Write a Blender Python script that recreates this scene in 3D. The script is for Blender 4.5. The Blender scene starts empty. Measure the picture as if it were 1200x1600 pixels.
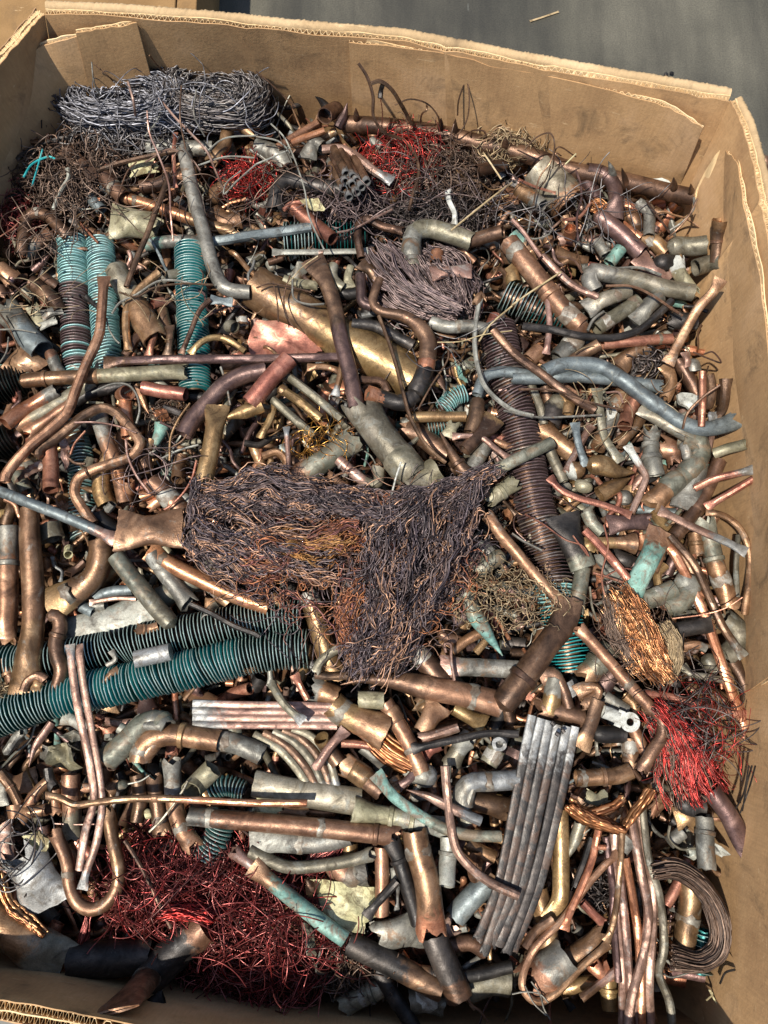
import bpy, math, random
import numpy as np
from mathutils import Vector, Matrix, Euler
R = math.radians
SC = bpy.context.scene
COL = SC.collection
rng = np.random.default_rng(7)
random.seed(7)

# ---------------------------------------------------------------- camera, sky, sun, exposure
FPX, TILT, CZ = 1202.0, R(12.0), 2.0          # focal length (photo pixels), tilt off straight down, camera height
cd_ = bpy.data.cameras.new('camera')
cam = bpy.data.objects.new('camera', cd_)
COL.objects.link(cam)
cam.location = (0, 0, CZ)
cam.rotation_euler = (TILT, 0, 0)
cd_.sensor_fit = 'VERTICAL'; cd_.sensor_height = 36.0; cd_.lens = 36.0 * FPX / 1600.0
cd_.clip_start = 0.02; cd_.clip_end = 200
SC.camera = cam

SUN_TRAVEL = Vector((0.36, 0.22, -1.0)).normalized()
to_sun = -SUN_TRAVEL
elev = math.asin(to_sun.z)
azim = math.atan2(to_sun.x, to_sun.y)
w = bpy.data.worlds.new('World'); SC.world = w; w.use_nodes = True
nt = w.node_tree; bg = nt.nodes['Background']
sky = nt.nodes.new('ShaderNodeTexSky'); sky.sky_type = 'NISHITA'; sky.sun_disc = False
sky.sun_elevation = elev; sky.sun_rotation = azim
nt.links.new(sky.outputs[0], bg.inputs[0]); bg.inputs[1].default_value = 0.105
sd = bpy.data.lights.new('sun', 'SUN'); sd.energy = 4.8; sd.angle = R(1.0); sd.color = (1.0, 0.95, 0.87)
so = bpy.data.objects.new('sun', sd); COL.objects.link(so)
so.location = (-2, -1.5, 5); so.rotation_euler = SUN_TRAVEL.to_track_quat('-Z', 'Y').to_euler()
SC.view_settings.view_transform = 'Standard'; SC.view_settings.look = 'None'
SC.view_settings.exposure = 0.66; SC.view_settings.gamma = 1.0
SC.cycles.use_denoising = True
SC.cycles.max_bounces = 6

# ---------------------------------------------------------------- helpers
ZP, ZR = 0.76, 0.95                            # height of the scrap's top, height of the box rim
CT, ST = math.cos(TILT), math.sin(TILT)
def at(u, v, z):
    """the point of the plane at height z that the photograph shows at (u, v)"""
    dx, dy = (u - 600.0) / FPX, (800.0 - v) / FPX
    wy, wz = dy * CT + ST, dy * ST - CT
    k = (z - CZ) / wz
    return Vector((dx * k, wy * k, z))
def scale_at(u, v, z):
    """metres per photograph pixel near that point"""
    dy = (800.0 - v) / FPX
    return (z - CZ) / (dy * ST - CT) / FPX
def lin(h):
    h = h.lstrip('#'); c = [int(h[i:i+2], 16) / 255 for i in (0, 2, 4)]
    return tuple((x / 12.92 if x <= 0.04045 else ((x + 0.055) / 1.055) ** 2.4) for x in c) + (1.0,)

TOL = 0
def tag(o, label=None, cat=None, group=None, kind=None):
    if label: o['label'] = label
    if cat: o['category'] = cat
    if group: o['group'] = group
    if kind: o['kind'] = kind
    return o
def mesh_from(name, V, F, mats, mi=None, sharp=35, smooth=True):
    me = bpy.data.meshes.new(name)
    me.from_pydata([tuple(p) for p in V], [], F)
    for m in mats: me.materials.append(m)
    if mi is not None: me.polygons.foreach_set('material_index', np.asarray(mi, dtype=np.int32))
    if smooth:
        me.polygons.foreach_set('use_smooth', np.ones(len(me.polygons), dtype=bool))
        if sharp: me.set_sharp_from_angle(angle=R(sharp))
    me.update()
    return me
def link(name, me, parent=None, loc=None):
    o = bpy.data.objects.new(name, me); COL.objects.link(o)
    if parent is not None: o.parent = parent
    if loc is not None: o.location = loc
    return o
def centred(name, V, F, mats, parent=None, mi=None, sharp=35, smooth=True):
    """one mesh object whose origin is the middle of its points (V in world coordinates; the parent must be unrotated)"""
    V = np.asarray(V, dtype=float)
    c = (V.min(0) + V.max(0)) / 2
    me = mesh_from(name, V - c, F, mats, mi, sharp, smooth)
    p = Vector(c)
    if parent is not None:
        q = parent
        while q is not None: p = p - q.location; q = q.parent
    return link(name, me, parent, p)
def empty(name, loc):
    o = bpy.data.objects.new(name, None); o.empty_display_size = 0.02
    COL.objects.link(o); o.location = loc
    return o

# ---------------------------------------------------------------- materials
def node(nt, t, **kw):
    n = nt.nodes.new(t)
    for k, v in kw.items(): setattr(n, k, v)
    return n
def ramp(nt, stops, fac, interp='LINEAR'):
    r = node(nt, 'ShaderNodeValToRGB'); r.color_ramp.interpolation = interp
    e = r.color_ramp.elements
    while len(e) < len(stops): e.new(0.5)
    for el, (p, c) in zip(e, stops): el.position = p; el.color = c if len(c) == 4 else tuple(c) + (1,)
    nt.links.new(fac, r.inputs[0]); return r
def noise(nt, vec, scale, detail=5, rough=0.6, dist=0.0):
    n = node(nt, 'ShaderNodeTexNoise'); n.inputs['Scale'].default_value = scale
    n.inputs['Detail'].default_value = detail; n.inputs['Roughness'].default_value = rough
    n.inputs['Distortion'].default_value = dist
    nt.links.new(vec, n.inputs['Vector']); return n
def mixc(nt, fac, a, b, mode='MIX'):
    m = node(nt, 'ShaderNodeMix'); m.data_type = 'RGBA'; m.blend_type = mode
    for s, v in ((0, fac), (6, a), (7, b)):
        if isinstance(v, bpy.types.NodeSocket): nt.links.new(v, m.inputs[s])
        else: m.inputs[s].default_value = v
    return m.outputs[2]
def offset_coords(nt, spread=37.0):
    tc = node(nt, 'ShaderNodeTexCoord'); oi = node(nt, 'ShaderNodeObjectInfo')
    mul = node(nt, 'ShaderNodeMath', operation='MULTIPLY'); mul.inputs[1].default_value = spread
    nt.links.new(oi.outputs['Random'], mul.inputs[0])
    add = node(nt, 'ShaderNodeVectorMath', operation='ADD')
    nt.links.new(tc.outputs['Object'], add.inputs[0]); nt.links.new(mul.outputs[0], add.inputs[1])
    return add.outputs[0], oi.outputs['Random']
M = {}
GROUPS = {}
def metal(key, dark, mid, light, patch='#8f9490', amt=0.25, metallic=0.6, rough=0.42, hue=0.007, val=0.3, bump=0.2, spot=None):
    """a weathered metal as a node group (so that two finishes can meet on one pipe) and a material of it"""
    metallic = min(0.88, metallic * 1.22); rough = rough + 0.03
    nt = bpy.data.node_groups.new('finish_' + key, 'ShaderNodeTree')
    nt.interface.new_socket('BSDF', in_out='OUTPUT', socket_type='NodeSocketShader')
    out = node(nt, 'NodeGroupOutput'); b = node(nt, 'ShaderNodeBsdfPrincipled')
    nt.links.new(b.outputs[0], out.inputs[0])
    vec, rnd = offset_coords(nt, 0.02 if key.startswith('fin') else 37.0)   # fins on one tube weather alike
    n1 = noise(nt, vec, 26, 6, 0.6, 0.8)
    base = ramp(nt, [(0.30, lin(dark)), (0.50, lin(mid)), (0.70, lin(light))], n1.outputs['Fac']).outputs[0]
    hs = node(nt, 'ShaderNodeHueSaturation')
    mh = node(nt, 'ShaderNodeMapRange'); mh.inputs[3].default_value = 0.5 - hue; mh.inputs[4].default_value = 0.5 + hue
    mul = node(nt, 'ShaderNodeMath', operation='MULTIPLY'); mul.inputs[1].default_value = 7.31
    fr = node(nt, 'ShaderNodeMath', operation='FRACT')
    nt.links.new(rnd, mul.inputs[0]); nt.links.new(mul.outputs[0], fr.inputs[0])
    nt.links.new(fr.outputs[0], mh.inputs[0]); nt.links.new(mh.outputs[0], hs.inputs['Hue'])
    mv = node(nt, 'ShaderNodeMapRange'); mv.inputs[3].default_value = 1.0 - val; mv.inputs[4].default_value = 1.0 + val
    nt.links.new(rnd, mv.inputs[0]); nt.links.new(mv.outputs[0], hs.inputs['Value'])
    nt.links.new(base, hs.inputs['Color'])
    col = hs.outputs[0]
    # oxide blotches
    n2 = noise(nt, vec, 30, 9, 0.72, 1.4)
    lo = 0.68 - amt * 0.5
    mask = ramp(nt, [(lo, (0, 0, 0)), (lo + 0.12, (0.85, 0.85, 0.85))], n2.outputs['Fac']).outputs[0]
    n4 = noise(nt, vec, 300, 4, 0.7)
    pc = mixc(nt, n4.outputs['Fac'], lin(patch), tuple(0.4 * x for x in lin(patch)[:3]) + (1,))
    col = mixc(nt, mask, col, pc)
    # dark tarnish and specks
    n6 = noise(nt, vec, 28, 7, 0.66, 2.2)
    dk = ramp(nt, [(0.52, (0, 0, 0)), (0.66, (0.2, 0.2, 0.2) if key.startswith('fin') else (0.75, 0.75, 0.75))], n6.outputs['Fac']).outputs[0]
    col = mixc(nt, dk, col, mixc(nt, 1.0, col, (0.34, 0.30, 0.28, 1), 'MULTIPLY'))
    n3 = noise(nt, vec, 520, 3, 0.6)
    sp = ramp(nt, [(0.38, (0.45, 0.45, 0.45)), (0.56, (1, 1, 1))], n3.outputs['Fac']).outputs[0]
    col = mixc(nt, 0.4, col, mixc(nt, 1.0, col, sp, 'MULTIPLY'))
    if spot:
        n5 = noise(nt, vec, 24, 8, 0.74, 1.5)
        k5 = ramp(nt, [(0.56, (0, 0, 0)), (0.66, (0.9, 0.9, 0.9))], n5.outputs['Fac']).outputs[0]
        col = mixc(nt, k5, col, lin(spot))
    nt.links.new(col, b.inputs['Base Color'])
    mm = node(nt, 'ShaderNodeMapRange'); mm.inputs[3].default_value = metallic; mm.inputs[4].default_value = metallic * 0.25
    nt.links.new(mask, mm.inputs[0]); nt.links.new(mm.outputs[0], b.inputs['Metallic'])
    rr = node(nt, 'ShaderNodeMapRange'); rr.inputs[1].default_value = 0.3; rr.inputs[2].default_value = 0.7
    rr.inputs[3].default_value = max(0.18, rough - 0.16); rr.inputs[4].default_value = rough + 0.2
    nt.links.new(n6.outputs['Fac'], rr.inputs[0]); nt.links.new(rr.outputs[0], b.inputs['Roughness'])
    bp = node(nt, 'ShaderNodeBump'); bp.inputs['Strength'].default_value = bump; bp.inputs['Distance'].default_value = 0.0018
    add = node(nt, 'ShaderNodeMath', operation='ADD')
    nt.links.new(n2.outputs['Fac'], add.inputs[0]); nt.links.new(n3.outputs['Fac'], add.inputs[1])
    add2 = node(nt, 'ShaderNodeMath', operation='ADD'); nt.links.new(add.outputs[0], add2.inputs[0]); nt.links.new(n1.outputs['Fac'], add2.inputs[1])
    nt.links.new(add2.outputs[0], bp.inputs['Height']); nt.links.new(bp.outputs[0], b.inputs['Normal'])
    GROUPS[key] = nt
    m = bpy.data.materials.new('metal_' + key); m.use_nodes = True
    t = m.node_tree; t.nodes.remove(t.nodes['Principled BSDF'])
    gn = node(t, 'ShaderNodeGroup'); gn.node_tree = nt
    t.links.new(gn.outputs[0], t.nodes['Material Output'].inputs[0])
    M[key] = m
    return m
PAIRS = {}
def pair(k1, k2, t0):
    """finish k1 up to the fraction t0 of the length, k2 beyond, with an uneven border"""
    key = (k1, k2, round(t0, 3))
    if key in PAIRS: return PAIRS[key]
    m = bpy.data.materials.new(f'metal_{k1}_{k2}'); m.use_nodes = True
    t = m.node_tree; t.nodes.remove(t.nodes['Principled BSDF'])
    g1 = node(t, 'ShaderNodeGroup'); g1.node_tree = GROUPS[k1]; g2 = node(t, 'ShaderNodeGroup'); g2.node_tree = GROUPS[k2]
    vec, rnd = offset_coords(t)
    nz = noise(t, vec, 60, 7, 0.7, 0.8)
    at_ = node(t, 'ShaderNodeAttribute'); at_.attribute_name = 'along'
    mr = node(t, 'ShaderNodeMapRange'); mr.inputs[1].default_value = 0.25; mr.inputs[2].default_value = 0.75; mr.inputs[3].default_value = -0.15; mr.inputs[4].default_value = 0.15
    t.links.new(nz.outputs['Fac'], mr.inputs[0])
    ad = node(t, 'ShaderNodeMath', operation='ADD'); t.links.new(at_.outputs['Fac'], ad.inputs[0]); t.links.new(mr.outputs[0], ad.inputs[1])
    st = node(t, 'ShaderNodeMapRange'); st.inputs[1].default_value = t0 - 0.05; st.inputs[2].default_value = t0 + 0.05
    t.links.new(ad.outputs[0], st.inputs[0])
    mx = node(t, 'ShaderNodeMixShader'); t.links.new(st.outputs[0], mx.inputs[0]); t.links.new(g1.outputs[0], mx.inputs[1]); t.links.new(g2.outputs[0], mx.inputs[2])
    t.links.new(mx.outputs[0], t.nodes['Material Output'].inputs[0])
    PAIRS[key] = m
    return m
metal('cu',  '#543b2a', '#86634a', '#b08b6d', '#8f8d83', 0.2, 0.48, 0.40)
metal('cub', '#85543a', '#b27a59', '#d2a383', '#96938a', 0.1, 0.55, 0.32, val=0.2)
metal('cud', '#36291f', '#5e4635', '#876951', '#7b7a70', 0.16, 0.5, 0.38)
metal('pur', '#3f2f2c', '#644d47', '#896e64', '#8a7a70', 0.1, 0.52, 0.36)
metal('och', '#553f2b', '#826245', '#ac8a68', '#8f8e84', 0.2, 0.48, 0.36)
metal('bra', '#5f4a30', '#8a6e49', '#b2956a', '#857858', 0.16, 0.5, 0.34, val=0.18)
metal('oli', '#4b4638', '#706957', '#958d7b', '#85857a', 0.3, 0.4, 0.46)
metal('yel', '#605a44', '#878065', '#aaa289', '#6f6d5a', 0.3, 0.3, 0.52, val=0.15)
metal('gry', '#45423b', '#6c6960', '#948f82', '#a9a99f', 0.25, 0.38, 0.46, spot='#6a523c')
metal('gpl', '#5f5c52', '#87857a', '#abaa9c', '#8d988e', 0.25, 0.3, 0.52, val=0.15, spot='#735f4b')
metal('blu', '#474c4c', '#687070', '#8b9290', '#9a9480', 0.2, 0.4, 0.5, val=0.15)
metal('ver', '#3d5c55', '#65897d', '#93b5a6', '#7d6450', 0.4, 0.2, 0.65, val=0.15)
metal('grn', '#46473c', '#69695b', '#8e8d7d', '#7a654c', 0.4, 0.32, 0.48, val=0.2)
metal('pnk', '#5f473c', '#8a6b5c', '#b29383', '#a09a92', 0.25, 0.48, 0.4, val=0.2)
metal('red', '#623b2f', '#96624e', '#bd8a70', '#6a5e56', 0.16, 0.5, 0.36, val=0.2)
metal('straw', '#7a6848', '#a08c66', '#bfae8a', '#6d5a40', 0.2, 0.0, 0.7, val=0.1)
metal('blk', '#1b1a19', '#34302d', '#524b45', '#6e6b66', 0.16, 0.5, 0.45)
metal('sil', '#555554', '#7d7d7a', '#a8a7a2', '#6b6254', 0.35, 0.42, 0.46, val=0.12)
metal('steel', '#1e1c1b', '#383532', '#5d5852', '#5a4231', 0.45, 0.45, 0.42, val=0.12)
metal('wht', '#83837b', '#b3b3a9', '#d2d2c8', '#7f7868', 0.34, 0.05, 0.7, val=0.1)
metal('pyel', '#8f8962', '#bcb58a', '#d0c9a2', '#7d6a48', 0.42, 0.0, 0.8, val=0.1)
metal('solder', '#5c574c', '#827d70', '#a8a498', '#6a543e', 0.5, 0.3, 0.5, val=0.15)
metal('lead', '#77736a', '#a09d92', '#c4c2b6', '#75604a', 0.5, 0.25, 0.55, val=0.15)
metal('fin', '#0d3a38', '#17605c', '#2a7e79', '#2a3029', 0.34, 0.45, 0.38, val=0.1)
metal('finlight', '#5f9494', '#8fc0bc', '#bfded8', '#86685a', 0.3, 0.2, 0.45, val=0.1)
metal('finteal', '#167073', '#2ba0a2', '#6cc4c0', '#4a5a4a', 0.2, 0.3, 0.4, val=0.1)
metal('finblk', '#101211', '#1d2220', '#333a36', '#1f4f4a', 0.25, 0.5, 0.38, val=0.1)
metal('finpur', '#3f3130', '#5f4c4b', '#80706c', '#5f8a86', 0.25, 0.35, 0.42, val=0.1)
metal('finedge', '#7a8f88', '#a5bcb3', '#c8d8d0', '#7a6d5d', 0.1, 0.5, 0.35, val=0.1)
metal('finedgecu', '#6a5a50', '#93857a', '#b9aca0', '#5f9a98', 0.2, 0.6, 0.35, val=0.25)
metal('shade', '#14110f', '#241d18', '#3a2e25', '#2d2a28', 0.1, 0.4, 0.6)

def wire_mat(key, stops, metallic=0.7, rough=0.35):
    """each strand carries its own tone (mesh attribute 'tone')"""
    m = bpy.data.materials.new('wire_' + key); m.use_nodes = True
    nt = m.node_tree; b = nt.nodes['Principled BSDF']
    a = node(nt, 'ShaderNodeAttribute'); a.attribute_name = 'tone'
    n = len(stops)
    rp = ramp(nt, [((i + 0.5) / n, lin(c)) for i, c in enumerate(stops)], a.outputs['Fac'])
    tc = node(nt, 'ShaderNodeTexCoord')
    nz = noise(nt, tc.outputs['Object'], 90, 4, 0.6)
    k = ramp(nt, [(0.35, (0.45, 0.45, 0.45)), (0.6, (1.15, 1.15, 1.15))], nz.outputs['Fac']).outputs[0]
    nt.links.new(mixc(nt, 1.0, rp.outputs[0], k, 'MULTIPLY'), b.inputs['Base Color'])
    b.inputs['Metallic'].default_value = metallic; b.inputs['Roughness'].default_value = rough
    M['w' + key] = m; return m
wire_mat('coil', ['#454345', '#66656a', '#8c8c92', '#757478', '#4c4846', '#a5a5ac'], 0.5, 0.45)
wire_mat('coildark', ['#3a3534', '#554f4d', '#6e6866', '#8b8783', '#4a3f38'], 0.5, 0.45)
wire_mat('wad', ['#3c3435', '#4f4546', '#605454', '#6d5d58', '#584e54', '#7d665c', '#9c7862', '#ba8f70'], 0.5, 0.42)
wire_mat('wadred', ['#6d4640', '#94604f', '#a5683f', '#5a4445', '#b5794a', '#8a5a55'], 0.5, 0.48)
wire_mat('wadgold', ['#8a5f36', '#a9773f', '#7c5432', '#b98a50', '#6a4a3c'], 0.5, 0.48)
wire_mat('red', ['#6b221e', '#a82c26', '#c03c34', '#5a2422', '#903a32', '#b5332c', '#8a4a40'], 0.6, 0.32)
wire_mat('nest', ['#5a2622', '#7a3230', '#8a4440', '#a56058', '#42221f', '#8f2f2c', '#6a4640'], 0.65, 0.32)
wire_mat('cu', ['#7a4c30', '#a86e46', '#c58c5c', '#5f4230', '#b87c4c', '#dcae80'], 0.75, 0.32)
wire_mat('brown', ['#43352c', '#5e4a3c', '#786050', '#382d26', '#87705f', '#53453c'], 0.5, 0.45)
wire_mat('tan', ['#8a7658', '#a48e6c', '#6d5c45', '#b8a27e', '#7a6048'], 0.4, 0.5)
wire_mat('purple', ['#4f4244', '#6a5956', '#7f6c66', '#423837', '#75625c'], 0.5, 0.42)
wire_mat('black', ['#2a2523', '#3c3532', '#554b46', '#6b5f58'], 0.5, 0.42)
wire_mat('gold', ['#a06a28', '#c98f3c', '#e0b060', '#8a5a2a'], 0.8, 0.3)

def cardboard(key, c1, c2, c3, rough=0.85, stain=0.5, zscale=1.0):
    m = bpy.data.materials.new('cardboard_' + key); m.use_nodes = True
    nt = m.node_tree; b = nt.nodes['Principled BSDF']
    tc = node(nt, 'ShaderNodeTexCoord')
    n1 = noise(nt, tc.outputs['Object'], 5, 6, 0.65, 0.3)
    col = ramp(nt, [(0.3, lin(c1)), (0.52, lin(c2)), (0.75, lin(c3))], n1.outputs['Fac']).outputs[0]
    mp = node(nt, 'ShaderNodeMapping'); mp.inputs['Scale'].default_value = (320, 320, 28)
    nt.links.new(tc.outputs['Object'], mp.inputs[0])
    n2 = noise(nt, mp.outputs[0], 1.0, 4, 0.6)
    fib = ramp(nt, [(0.3, (0.88, 0.88, 0.88)), (0.7, (1.06, 1.06, 1.06))], n2.outputs['Fac']).outputs[0]
    col = mixc(nt, 1.0, col, fib, 'MULTIPLY')
    n3 = noise(nt, tc.outputs['Object'], 14, 7, 0.7, 0.8)
    st = ramp(nt, [(0.54, (0, 0, 0)), (0.74, (stain, stain, stain))], n3.outputs['Fac']).outputs[0]
    col = mixc(nt, st, col, lin('#4e4030'))
    ms = node(nt, 'ShaderNodeMapping'); ms.inputs['Scale'].default_value = (16, 70, 120); ms.inputs['Rotation'].default_value = (0.3, 0.5, 0.6)
    nt.links.new(tc.outputs['Object'], ms.inputs[0])
    n7 = noise(nt, ms.outputs[0], 1.0, 5, 0.7, 0.4)
    sf = ramp(nt, [(0.63, (0, 0, 0)), (0.72, (0.55, 0.55, 0.55))], n7.outputs['Fac']).outputs[0]
    col = mixc(nt, sf, col, lin('#c9ad85'))
    nt.links.new(col, b.inputs['Base Color']); b.inputs['Roughness'].default_value = rough
    b.inputs['Specular IOR Level'].default_value = 0.25
    n4 = noise(nt, tc.outputs['Object'], 180, 4, 0.6)
    bp = node(nt, 'ShaderNodeBump'); bp.inputs['Strength'].default_value = 0.25; bp.inputs['Distance'].default_value = 0.002
    ad = node(nt, 'ShaderNodeMath', operation='ADD'); nt.links.new(n4.outputs['Fac'], ad.inputs[0]); nt.links.new(n1.outputs['Fac'], ad.inputs[1])
    nt.links.new(ad.outputs[0], bp.inputs['Height']); nt.links.new(bp.outputs[0], b.inputs['Normal'])
    M[key] = m; return m
cardboard('card', '#84664a', '#9d7b58', '#af8f6b')
cardboard('cardin', '#8b6b4a', '#a7845c', '#b99670', stain=0.75)
cardboard('cardraw', '#b8986c', '#cdb084', '#dcc39a', stain=0.25)
cardboard('cardlip', '#8d7657', '#a68c68', '#bba27d', stain=0.55)
cardboard('cardshade', '#6d5333', '#80633f', '#8f7049')  # shade on the next box put into its colour as a darker cardboard

def floor_mat():
    m = bpy.data.materials.new('concrete_floor'); m.use_nodes = True
    nt = m.node_tree; b = nt.nodes['Principled BSDF']
    tc = node(nt, 'ShaderNodeTexCoord')
    n1 = noise(nt, tc.outputs['Object'], 1.6, 7, 0.6, 0.6)
    col = ramp(nt, [(0.3, lin('#2f2d26')), (0.5, lin('#403d34')), (0.7, lin('#524e44'))], n1.outputs['Fac']).outputs[0]
    mp = node(nt, 'ShaderNodeMapping'); mp.inputs['Scale'].default_value = (5.5, 0.8, 1); mp.inputs['Rotation'].default_value = (0, 0, R(-30))
    nt.links.new(tc.outputs['Object'], mp.inputs[0])
    n2 = noise(nt, mp.outputs[0], 1.0, 5, 0.6)
    k = ramp(nt, [(0.36, (0.55, 0.54, 0.5)), (0.62, (1.25, 1.25, 1.18))], n2.outputs['Fac']).outputs[0]
    col = mixc(nt, 1.0, col, k, 'MULTIPLY')
    mp2 = node(nt, 'ShaderNodeMapping'); mp2.inputs['Scale'].default_value = (40, 7, 1); mp2.inputs['Rotation'].default_value = (0, 0, R(-33))
    nt.links.new(tc.outputs['Object'], mp2.inputs[0])
    n3 = noise(nt, mp2.outputs[0], 1.0, 3, 0.7)
    sc_ = ramp(nt, [(0.70, (0, 0, 0)), (0.78, (0.25, 0.25, 0.25))], n3.outputs['Fac']).outputs[0]
    col = mixc(nt, sc_, col, lin('#a3a69d'))
    n9 = noise(nt, tc.outputs['Object'], 210, 5, 0.8)
    gr = ramp(nt, [(0.35, (0.62, 0.62, 0.62)), (0.62, (1.25, 1.25, 1.25))], n9.outputs['Fac']).outputs[0]
    col = mixc(nt, 1.0, col, gr, 'MULTIPLY')
    n5 = noise(nt, tc.outputs['Object'], 30, 6, 0.75)
    dk = ramp(nt, [(0.68, (0, 0, 0)), (0.76, (0.6, 0.6, 0.6))], n5.outputs['Fac']).outputs[0]
    col = mixc(nt, dk, col, lin('#2c2c28'))
    nt.links.new(col, b.inputs['Base Color']); b.inputs['Roughness'].default_value = 0.55
    M['floor'] = m
floor_mat()

# ---------------------------------------------------------------- shapes
def catmull(P, n):
    P = [np.asarray(p, float) for p in P]
    if len(P) == 2:
        t = np.linspace(0, 1, n)[:, None]; return P[0] * (1 - t) + P[1] * t
    Q = [2 * P[0] - P[1]] + P + [2 * P[-1] - P[-2]]
    out = []
    for i in range(1, len(Q) - 2):
        p0, p1, p2, p3 = Q[i-1], Q[i], Q[i+1], Q[i+2]
        # centripetal parametrisation keeps the curve from looping
        d = [max(np.linalg.norm(b_ - a_) ** 0.5, 1e-4) for a_, b_ in ((p0, p1), (p1, p2), (p2, p3))]
        t0 = 0; t1 = d[0]; t2 = t1 + d[1]; t3 = t2 + d[2]
        t = np.linspace(t1, t2, 16, endpoint=False)[:, None]
        A1 = (t1-t)/(t1-t0)*p0 + (t-t0)/(t1-t0)*p1; A2 = (t2-t)/(t2-t1)*p1 + (t-t1)/(t2-t1)*p2; A3 = (t3-t)/(t3-t2)*p2 + (t-t2)/(t3-t2)*p3
        B1 = (t2-t)/(t2-t0)*A1 + (t-t0)/(t2-t0)*A2; B2 = (t3-t)/(t3-t1)*A2 + (t-t1)/(t3-t1)*A3
        out.append((t2-t)/(t2-t1)*B1 + (t-t1)/(t2-t1)*B2)
    out.append(P[-1][None])
    X = np.vstack(out)
    s = np.concatenate([[0], np.cumsum(np.linalg.norm(np.diff(X, axis=0), axis=1))])
    si = np.linspace(0, s[-1], n)
    return np.stack([np.interp(si, s, X[:, k]) for k in range(3)], 1)
def kinked(P, n):
    """straight legs with tight corners"""
    P = [np.asarray(p, float) for p in P]
    Q = [P[0]]
    for i in range(1, len(P) - 1):
        a, b, c = P[i-1], P[i], P[i+1]
        la, lc = np.linalg.norm(b - a), np.linalg.norm(c - b)
        k = 0.22
        p, q = b + (a - b) * k * min(1, lc / la), b + (c - b) * k * min(1, la / lc)
        for t in (0, .25, .5, .75, 1): Q.append(p * (1-t)**2 + 2*b*t*(1-t) + q*t*t)
    Q.append(P[-1]); X = np.array(Q)
    s = np.concatenate([[0], np.cumsum(np.linalg.norm(np.diff(X, axis=0), axis=1))])
    si = np.linspace(0, s[-1], n)
    return np.stack([np.interp(si, s, X[:, k]) for k in range(3)], 1)
def frames(P):
    T = np.gradient(P, axis=0); T /= np.linalg.norm(T, axis=1)[:, None] + 1e-12
    up = np.array([0, 0, 1.0])
    S = np.cross(T, up); L = np.linalg.norm(S, axis=1)
    S[L < 0.15] = np.array([1.0, 0.2, 0]); S /= np.linalg.norm(S, axis=1)[:, None]
    for i in range(1, len(S)):
        if np.dot(S[i], S[i-1]) < 0: S[i] = -S[i]
    U = np.cross(S, T); U /= np.linalg.norm(U, axis=1)[:, None] + 1e-12
    return T, S, U
def smooth(x): x = np.clip(x, 0, 1); return x * x * (3 - 2 * x)
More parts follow.
